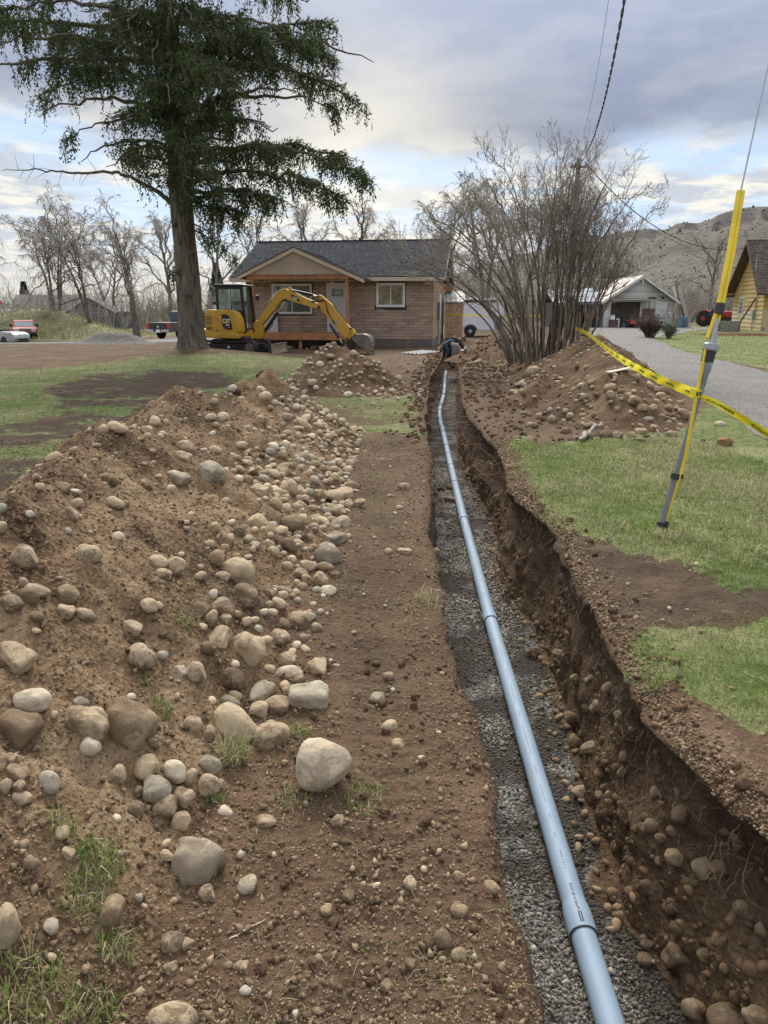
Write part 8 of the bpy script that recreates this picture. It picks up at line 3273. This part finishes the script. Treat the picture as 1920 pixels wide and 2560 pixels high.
    MB().b2(-.6, 2.5, 0, 2.4, 0, 2.5).build('body', MATS['trailer_white'], T, bevel=.03)
    MB().b2(-.75, 2.6, -.15, 2.5, 2.5, 2.8).build('lid', MATS['shop_black'], T, bevel=.05)
    p = at(522, 790, 76)
    X, Y = np.meshgrid(np.linspace(-3.2, 2.8, 50), np.linspace(-2, 2, 36))
    Z = 2.1 * np.exp(-(X / 1.9) ** 2 - (Y / 1.2) ** 2) + .16 * fbm(X, Y, 0, 1.4, 3, .6, 631) - .1
    n, m = X.shape
    i = np.arange(n - 1)[:, None] * m
    j = np.arange(m - 1)[None]
    F = np.stack([i + j, i + j + 1, i + m + j + 1, i + m + j], -1).reshape(-1, 4)
    o = arr_obj('wood_chip_pile', np.stack([X, Y, Z], -1).reshape(-1, 3), F, mat('wood_chips', (.42, .235, .12), .95, .45, 5, .8, 10), None, True)
    o.location = (p.x, p.y, float(far_z(p.x, p.y)))
    tag(o, 'orange-brown heap of wood debris behind the conifer trunk', 'wood pile')


left_odds()


# ------------------------------------------------------------------ pole, wires, guy anchor, tape
mat('cable', (0.018, 0.02, 0.026), 0.6, 0.2, 5)
mat('galvanised', (0.30, 0.325, 0.34), 0.42, 0.15, 14, metal=.45)
mat('rod_grey', (0.165, 0.185, 0.205), 0.5, 0.12, 10)
mat('guard_yellow', (0.70, 0.52, 0.015), 0.42, 0.1, 5, dirt=.15)
mat('tape_yellow', (0.80, 0.70, 0.015), 0.4, 0.06, 6)
mat('cap_blue', (0.36, 0.42, 0.50), 0.45, 0.1, 10)
POLE = Vector((10.0, 40.0, float(far_z(10, 40))))
T = thing('utility_pole', 'brown wooden utility pole rising behind the large bare shrub', 'utility pole', POLE)
MB().tube([(0, 0, -.5), (0, 0, 4), (0, 0, 9.0)], [.17, .15, .12], 14).build('pole', MATS['utility_pole'], T, True)
MB().box((0, -.12, 8.6), (.9, .1, .1)).build('crossarm', MATS['utility_pole'], T)
for s in (-.35, .35):
    MB().lathe((s, -.12, 8.66), (0, 0, 1), [(0, .03), (.04, .05), (.08, .04), (.12, .05), (.14, .02)], 10).build('insulator', MATS['grey_plastic'], T)


def wire(name, P, rad, label, twist=False, n=90):
    P = np.array(P)
    k = len(P)
    ch = np.concatenate([[0], np.cumsum(np.linalg.norm(np.diff(P, axis=0), axis=1))])
    t = np.linspace(0, ch[-1], n)
    wg = np.array([12, 6, 6, 1, 1, 1])[:k] if k < 5 or P[-1][1] < 0 else np.ones(k)
    Q = np.stack([np.polyval(np.polyfit(ch, P[:, i], 2, w=wg), t) for i in range(3)], -1)   # a hanging curve
    base = Q[0].copy()
    T = thing(name, label, 'cable', tuple(base))
    Q = Q - base
    if twist:
        Ls = np.concatenate([[0], np.cumsum(np.linalg.norm(np.diff(Q, axis=0), axis=1))])
        for s in range(2):
            m = int(Ls[-1] / .12)
            l = np.linspace(0, Ls[-1], m)
            C = np.stack([np.interp(l, Ls, Q[:, i]) for i in range(3)], -1)
            ph = l * 2 * math.pi / 1.35 + s * math.pi
            C[:, 0] += np.cos(ph) * rad * .85
            C[:, 2] += np.sin(ph) * rad * .85
            A = Acc()
            A.tube(C, rad * .75, 5)
            A.build('strand', MATS['cable'], T)
    else:
        A = Acc()
        A.tube(Q, rad, 5)
        A.build('strand', MATS['cable'], T)


def wp(u, v, Y):
    return tuple(at(u, v, Y))


wire('service_cable', [tuple(POLE + Vector((0, -.12, 8.7))), wp(1487, 335, 28), wp(1562, 0, 15), (-.2, 0, 7.3), (-2.6, -10, 7.6)], .020, 'thick twisted black cable running overhead to the pole behind the shrub', True, 260)
wire('overhead_wire', [tuple(POLE + Vector((-.35, -.12, 8.8))), wp(1445, 340, 29), wp(1541, 0, 15), (-.5, 0, 8.0), (-3.0, -10, 8.4)], .0045, 'thin single wire running overhead beside the twisted cable', False, 200)
YH = bpy.data.objects['yellow_house']
hook = Vector((25.7, 50, .12)) + Matrix.Rotation(R_(-10), 3, 'Z') @ Vector((-.6, 2.7, 5.2))
wire('house_drop', [tuple(POLE + Vector((.35, -.12, 8.75))), wp(1560, 510, 42), wp(1640, 565, 45), tuple(hook)], .026, 'dark service wire sagging from the pole to the yellow house gable', False, 90)
wire('house_drop', [tuple(POLE + Vector((.0, -.12, 7.6))), wp(1620, 560, 44), wp(1700, 610, 46), wp(1790, 660, 48), tuple(hook + Vector((0, .1, -1.1)))], .008, 'thin pale wire hanging below the house service wire', False, 90)


def guy():
    B, Rg, G = Vector((*gp(1650, 1322), 0)), at(1776, 868, 5.45), at(1852, 478, 5.80)
    B.z = gz(B.x, B.y)
    T = thing('guy_anchor', 'grey guy anchor rod with yellow plastic guard and collar rising from the lawn', 'guy wire', B)
    o = lambda p: p - B
    up = (Rg - B).normalized()
    eye = at(1758, 955, 5.42)
    MB().tube([o(B - up * .25), o(eye)], .021, 16).build('anchor_rod', MATS['rod_grey'], T, True)
    side = Vector((1, .2, 0)).normalized()
    e1 = eye + side * .0
    MB().tube([o(B + side * .030), o(B.lerp(eye, .5) + side * .022 + Vector((0, -.025, 0))), o(eye - side * .04 + Vector((0, -.01, .0))), o(Rg - side * .035)], .0135, 8).build('guard_strip', MATS['guard_yellow'], T, True)
    MB().lathe(o(B + up * .0), up, [(-.01, .02), (-.01, .034), (.045, .034), (.045, .026)], 16).build('end_cap', MATS['shop_black'], T, True)
    MB().box(o(B + side * .03 + up * .03), (.05, .045, .05)).build('end_clip', MATS['shop_black'], T, bevel=.008)
    st = B.lerp(eye, .36)
    MB().lathe(o(st), up, [(-.022, .027), (-.022, .034), (.022, .034), (.022, .027)], 16).build('strap', MATS['shop_black'], T, True)
    MB().box(o(st + side * .035), (.055, .04, .035)).build('strap', MATS['shop_black'], T, bevel=.006)
    # eye nut, clevis and collar
    MB().lathe(o(eye), (at(1768, 900, 5.44) - eye), [(-.02, .022), (.02, .025), (.07, .032), (.10, .034), (.13, .032), (.16, .026), (.17, .012)], 18).build('eye_nut', MATS['rod_grey'], T, True)
    MB().lathe(o(at(1765, 918, 5.44)), up, [(-.015, .034), (.03, .036), (.06, .033), (.075, .02)], 18).build('eye_cap', MATS['cap_blue'], T, True)
    c0 = at(1774, 880, 5.45)
    for s in (-1, 1):
        MB().tube([o(eye + up * .08 + side * .034 * s), o(c0 + side * .044 * s)], .006, 8).build('clevis_leg', MATS['galvanised'], T, True)
    MB().lathe(o(c0 - up * .075), up, [(0, .04), (0, .046), (.085, .046), (.085, .04)], 10).build('sleeve', MATS['shop_black'], T, True)
    MB().lathe(o(c0 + up * .005), up, [(0, .04), (0, .053), (.012, .058), (.048, .058), (.055, .053), (.055, .026)], 8).build('collar', MATS['galvanised'], T, bevel=.003)
    top = at(1788, 812, 5.5)
    MB().lathe(o(c0 + up * .055), (top - c0), [(0, .028), (.19, .018), (.195, .013)], 18).build('cone', MATS['galvanised'], T, True)
    MB().tube([o(c0), o(top), o(at(1796, 775, 5.53)), o(G), o(at(1920, 165, 6.08)), o(at(1960, -20, 6.25))] + [o(at(1960, -20, 6.25) + (at(1960, -20, 6.25) - G) * 2.0)], .0062, 8).build('guy_wire', MATS['galvanised'], T, True)
    # split yellow guard
    g0 = at(1776, 845, 5.47)
    pts = [g0, at(1799, 770, 5.53), at(1826, 640, 5.64), G]
    for s in (-1, 1):
        MB().tube([o(p + side * (s * (.0155 if i else .024))) for i, p in enumerate(pts)], [.013, .016, .0175, .018], 14).build('guard', MATS['guard_yellow'], T, True)
    MB().tube([o(pts[1] - (pts[2] - pts[1]).normalized() * .05), o(pts[1] + (pts[2] - pts[1]).normalized() * .03)], .036, 16).build('guard_band', MATS['shop_black'], T, True)
    return T


guy()


def ribbon(name, label, P, width, tilt, n=120, text=None, tx=.6, gap=.12, tsize=1.0):
    P = np.array([tuple(p) for p in P])
    k = len(P)
    s = np.linspace(0, k - 1, n)
    from_ = np.arange(k)
    def cr(i, t):
        a, b = P[i], P[min(i + 1, k - 1)]
        pa, pb = P[max(i - 1, 0)], P[min(i + 2, k - 1)]
        return 0.5 * ((2 * a) + (b - pa) * t + (2 * pa - 5 * a + 4 * b - pb) * t * t + (-pa + 3 * a - 3 * b + pb) * t ** 3)
    C = np.array([cr(min(int(x), k - 2), x - min(int(x), k - 2)) for x in s])
    L = np.concatenate([[0], np.cumsum(np.linalg.norm(np.diff(C, axis=0), axis=1))])
    Tg = np.gradient(C, axis=0)
    Tg /= np.linalg.norm(Tg, axis=1)[:, None]
    upv = np.array([0, 0, 1.0])
    Sx = np.cross(Tg, upv)
    Sx /= np.linalg.norm(Sx, axis=1)[:, None]
    U = np.cross(Sx, Tg)
    a = np.interp(s / (k - 1), [q[0] for q in tilt], [q[1] for q in tilt])
    wd = np.interp(s / (k - 1), [q[0] for q in width], [q[1] for q in width])
    Wv = U * np.cos(a)[:, None] + Sx * np.sin(a)[:, None]
    Nv = np.cross(Tg, Wv)
    rows = 5
    V = []
    base = C[0]
    for j in range(rows):
        w = (j / (rows - 1) - .5)
        V.append(C - base + Wv * (wd * w)[:, None] + Nv * (.004 * np.sin(L * 9 + j))[:, None] * min(1, n))
    V = np.stack(V, 1).reshape(-1, 3)
    i = np.arange(n - 1)[:, None] * rows
    j = np.arange(rows - 1)[None]
    F = np.stack([i + j, i + j + 1, i + rows + j + 1, i + rows + j], -1).reshape(-1, 4)
    T = thing(name, label, 'tape', tuple(base))
    arr_obj('ribbon', V, F, MATS['tape_yellow'], T, True)
    if text:
        me0 = text_mesh(text, 1.0)
        co = np.array([v.co[:] for v in me0.vertices])
        faces = [list(p.vertices) for p in me0.polygons]
        wtxt = co[:, 0].max()
        pos = .06
        while pos + tx < L[-1] - .02:
            l = pos + co[:, 0] / wtxt * tx
            def itp(A):
                return np.stack([np.interp(l, L, A[:, q]) for q in range(3)], -1)
            ww = np.interp(l, L, wd)
            side = np.where(co[:, 2] > 0, 1, -1)
            Q = itp(C) - base + itp(Wv) * (ww * (co[:, 1] / .73 - .5) * .62 * tsize)[:, None] + itp(Nv) * (.0075 * side)[:, None]
            me = bpy.data.meshes.new('lettering')
            me.from_pydata([tuple(q) for q in Q], [], faces)
            me.update()
            link('lettering', me, mat('tape_ink', (.16, .145, .03), .6), T)
            pos += tx + gap
    return T


tie = at(1741, 986, 5.40)
ribbon('caution_tape', 'yellow caution tape stretched from the guy anchor along the driveway edge', [tie, at(1700, 969, 5.9), at(1640, 944, 6.8), at(1580, 913, 8.2), at(1530, 882, 10.2), at(1492, 852, 13.2), at(1460, 830, 17.5), at(1422, 815, 23.0)],
       [(0, .055), (.05, .076), (1, .076)], [(0, .3), (.2, -.15), (.45, .25), (.7, -.1), (1, .2)], 200, 'CAUTION', .24, .42, .34)
ribbon('caution_tape', 'twisted yellow caution tape running from the guy anchor toward the driveway', [tie + Vector((.02, 0, -.01)), at(1790, 1008, 5.3), at(1860, 1048, 5.1), at(1920, 1086, 4.95), at(2080, 1190, 4.6)],
       [(0, .034), (.2, .046), (1, .062)], [(0, .6), (.15, .1), (.3, -.2), (.6, .25), (1, 0)], 90, 'CAUTION', .24, .16, .5)
T = thing('tape_knot', 'knotted loop of yellow tape tied round the guy anchor rod', 'tape', tie)
for k in range(3):
    MB().lathe((.0, .02, -.02 + k * .018), (0.26, .02, 1), [(0, .034), (0, .041), (.02, .043), (.024, .034)], 14).build('loop', MATS['tape_yellow'], T, True)
for k, a in enumerate((.5, 1.4)):
    MB().box((.03 * math.cos(a) - .01, -.025, .008), (.012, .006, .03)).build('stripe', MATS['print_ink'], T)
ribbon('caution_tape', 'far yellow tape strung from the board shed to the large bare shrub', [at(1108, 785, 34), at(1160, 787, 32), at(1230, 791, 27), at(1300, 790, 23), at(1352, 789, 20.5)], [(0, .05), (1, .05)], [(0, .3), (.3, -.4), (.6, .5), (1, -.2)], 60)


# ------------------------------------------------------------------ workers
mat('skin', (0.42, 0.25, 0.17), 0.6, 0.08, 12)
mat('navy_cloth', (0.030, 0.042, 0.085), 0.9, 0.25, 12, .3, 50)
mat('grey_cloth', (0.175, 0.17, 0.165), 0.9, 0.2, 10, .3, 50)
mat('dark_cloth', (0.025, 0.026, 0.032), 0.9, 0.25, 12, .3, 50)
mat('hivis', (0.80, 0.17, 0.035), 0.8, 0.12, 12)
mat('boot', (0.06, 0.04, 0.028), 0.8, 0.3, 12)
mat('hair', (0.018, 0.015, 0.013), 0.8, 0.3, 30)


def skinned(name, J, E, matn, parent, sub=2, root=0):
    """J: joints (x,y,z,radius); E: edges; one continuous skin"""
    me = bpy.data.meshes.new(name)
    me.from_pydata([j[:3] for j in J], E, [])
    o = link(name, me, MATS[matn], parent)
    o.modifiers.new('skin', 'SKIN').use_smooth_shade = True
    for i, j in enumerate(J):
        rr = j[3] if isinstance(j[3], tuple) else (j[3], j[3])
        me.skin_vertices[0].data[i].radius = rr
        me.skin_vertices[0].data[i].use_root = (i == root)
    m = o.modifiers.new('sub', 'SUBSURF')
    m.levels = m.render_levels = sub
    return o


def worker(loc, rz, label, jacket, trousers, pose, vest=None, cap=None):
    T = thing('person', label, 'person', loc, rz)
    p = pose
    J, E = [], []

    def add(q, r, parent=None):
        J.append((*q, r))
        if parent is not None:
            E.append((parent, len(J) - 1))
        return len(J) - 1
    pel = add(p['pelvis'], .125)
    sp = add(p['spine'], .125, pel)
    ch = add(p['chest'], .145, sp)
    nk = add(p['neck'], .055, ch)
    hd0 = add(p['jaw'], .075, nk)
    hd1 = add(p['head'], .098, hd0)
    hd2 = add(p['crown'], .075, hd1)
    for s in ('l', 'r'):
        h = add(p['hip_' + s], .088, pel)
        k = add(p['knee_' + s], .060, h)
        a = add(p['ankle_' + s], .042, k)
        add(p['toe_' + s], .036, a)
        sh = add(p['shoulder_' + s], .062, ch)
        e = add(p['elbow_' + s], .045, sh)
        w = add(p['wrist_' + s], .030, e)
        W, Ev = Vector(p['wrist_' + s]), Vector(p['elbow_' + s])
        d = (W - Ev).normalized()
        sd, uu = frame_of(d)
        pm = add(tuple(W + d * .055), (.036, .02), w)
        for f in range(4):
            r0 = W + d * .085 + sd * (f - 1.5) * .021
            a1 = add(tuple(r0), .0105, pm)
            ln = (.038, .045, .042, .032)[f]
            a2 = add(tuple(r0 + d * ln + uu * .008), .009, a1)
            add(tuple(r0 + d * (ln * 1.7) + uu * .026), .008, a2)
        t1 = add(tuple(W + d * .03 + sd * .045), .011, pm)
        add(tuple(W + d * .065 + sd * .062 + uu * .012), .009, t1)
    skinned('body', J, E, 'skin', T, 1)
    # trousers, jacket, boots as garments round the body
    def gar(name, chain, matn, sub=2):
        JJ, EE, ix = [], [], {}
        for path in chain:
            prev = None
            for nm, r in path:
                if nm not in ix:
                    q = p[nm] if isinstance(nm, str) else nm
                    JJ.append((*q, r))
                    ix[nm] = len(JJ) - 1
                if prev is not None:
                    EE.append((prev, ix[nm]))
                prev = ix[nm]
        return skinned(name, JJ, EE, matn, T, sub)

    def mid(a, b, t):
        A, B = Vector(p[a]), Vector(p[b])
        return tuple(A.lerp(B, t))
    gar('trousers', [[('pelvis', .15), ('hip_l', .118), ('knee_l', .085), (mid('knee_l', 'ankle_l', .85), .075)], [('pelvis', .15), ('hip_r', .118), ('knee_r', .085), (mid('knee_r', 'ankle_r', .85), .075)]], trousers)
    gar('jacket', [[('pelvis', .165), ('spine', .168), ('chest', .185), (mid('chest', 'neck', .75), .095)], [('chest', .185), ('shoulder_l', .095), ('elbow_l', .070), (mid('elbow_l', 'wrist_l', .92), .05)], [('chest', .185), ('shoulder_r', .095), ('elbow_r', .070), (mid('elbow_r', 'wrist_r', .92), .05)]], jacket)
    for s in ('l', 'r'):
        gar('boot', [[(mid('knee_' + s, 'ankle_' + s, .8), .07), ('ankle_' + s, .062), ('toe_' + s, .05)]], 'boot')
    if vest:
        gar('vest', [[(mid('spine', 'chest', .45), .172), (mid('spine', 'chest', .9), .188)]], vest)
    hc, jw = Vector(p['head']), Vector(p['jaw'])
    up = (Vector(p['crown']) - hc).normalized()
    V, F = ico(3)
    fw = Vector(p['face']).normalized()
    keep = [f for f in F.tolist() if np.mean([(Vector(V[i]).dot(up) - .55 * Vector(V[i]).dot(fw)) for i in f]) > -.1]
    q = MB().add([hc + up * .015 + Vector(v) * .112 for v in V], keep)
    q.build('cap' if cap else 'hair', MATS[cap or 'hair'], T, True)
    if cap:
        MB().box(tuple(hc + fw * .13 + up * .03), (.14, .14, .015), Vector((0, 0, 1)).rotation_difference(up).to_matrix()).build('cap_peak', MATS[cap], T, bevel=.006)
    sx = up.cross(fw).normalized()
    MB().lathe(hc + fw * .09 - up * .03, fw, [(0, .02), (.02, .014), (.032, .004)], 8).build('nose', MATS['skin'], T, True)
    for s in (-1, 1):
        MB().lathe(hc + sx * s * .092 - up * .01, sx * s, [(0, .016), (.012, .028), (.02, .014)], 10).build('ear', MATS['skin'], T, True)
        MB().lathe(hc + fw * .085 + sx * s * .034 + up * .005, fw, [(0, .012), (.008, .009), (.012, .003)], 8).build('eye', MATS['shop_black'], T, True)
    MB().box(tuple(hc + fw * .092 - up * .065), (.045, .02, .012), Vector((0, 1, 0)).rotation_difference(fw).to_matrix()).build('mouth', MATS['lamp_red'], T, bevel=.004)
    return T


wx = at(1136, 880, 28.3)
wz = gz(wx.x, wx.y)
worker((wx.x, wx.y, wz), 0, 'person in navy jacket and grey trousers bent double in the far trench', 'navy_cloth', 'grey_cloth', dict(
    pelvis=(.0, .02, .93), spine=(-.14, .06, 1.03), chest=(-.33, .12, .98), neck=(-.47, .17, .86), jaw=(-.53, .19, .80), head=(-.58, .21, .73), crown=(-.61, .23, .65), face=(-.5, .1, -.6),
    hip_l=(.02, .13, .86), knee_l=(.05, .10, .46), ankle_l=(.0, .16, .06), toe_l=(-.14, .10, .03),
    hip_r=(-.02, -.12, .86), knee_r=(-.06, -.16, .46), ankle_r=(-.12, -.12, .06), toe_r=(-.27, -.16, .03),
    shoulder_l=(-.38, .30, .92), elbow_l=(-.36, .30, .63), wrist_l=(-.36, .22, .40),
    shoulder_r=(-.36, -.07, .90), elbow_r=(-.24, -.12, .63), wrist_r=(-.26, -.06, .40)))
w2 = at(1135, 870, 29.7)
wz2 = gz(w2.x, w2.y)
worker((w2.x, w2.y, wz2), 0, 'person in dark jacket with orange vest and black cap stooping behind the navy one', 'dark_cloth', 'dark_cloth', dict(
    pelvis=(-.22, .1, .86), spine=(-.08, .06, 1.0), chest=(.10, .02, 1.06), neck=(.24, -.04, 1.04), jaw=(.30, -.07, 1.01), head=(.35, -.09, 1.03), crown=(.40, -.10, 1.09), face=(.6, -.4, -.6),
    hip_l=(-.2, .22, .80), knee_l=(-.05, .25, .45), ankle_l=(-.2, .28, .06), toe_l=(-.05, .28, .03),
    hip_r=(-.2, -.02, .80), knee_r=(-.02, -.05, .45), ankle_r=(-.18, -.06, .06), toe_r=(-.03, -.07, .03),
    shoulder_l=(.14, .20, 1.0), elbow_l=(.32, .24, .80), wrist_l=(.42, .18, .60),
    shoulder_r=(.12, -.17, 1.0), elbow_r=(.28, -.22, .82), wrist_r=(.42, -.2, .66)), 'hivis', 'shop_black')
o_ = thing('power_tool', 'orange hand tool held by the stooping person in the orange vest', 'power tool', (w2.x + .5, w2.y - .2, wz2 + .52))
MB().b2(-.14, .14, -.06, .06, .0, .13).build('motor_body', MATS['hivis'], o_, bevel=.02)
MB().tube([(-.1, 0, .13), (-.08, 0, .2), (.08, 0, .2), (.1, 0, .13)], .016, 8).build('handle', MATS['shop_black'], o_, True)
MB().tube([(.14, 0, .06), (.38, 0, .0)], .012, 8).build('shaft', MATS['galvanised'], o_, True)
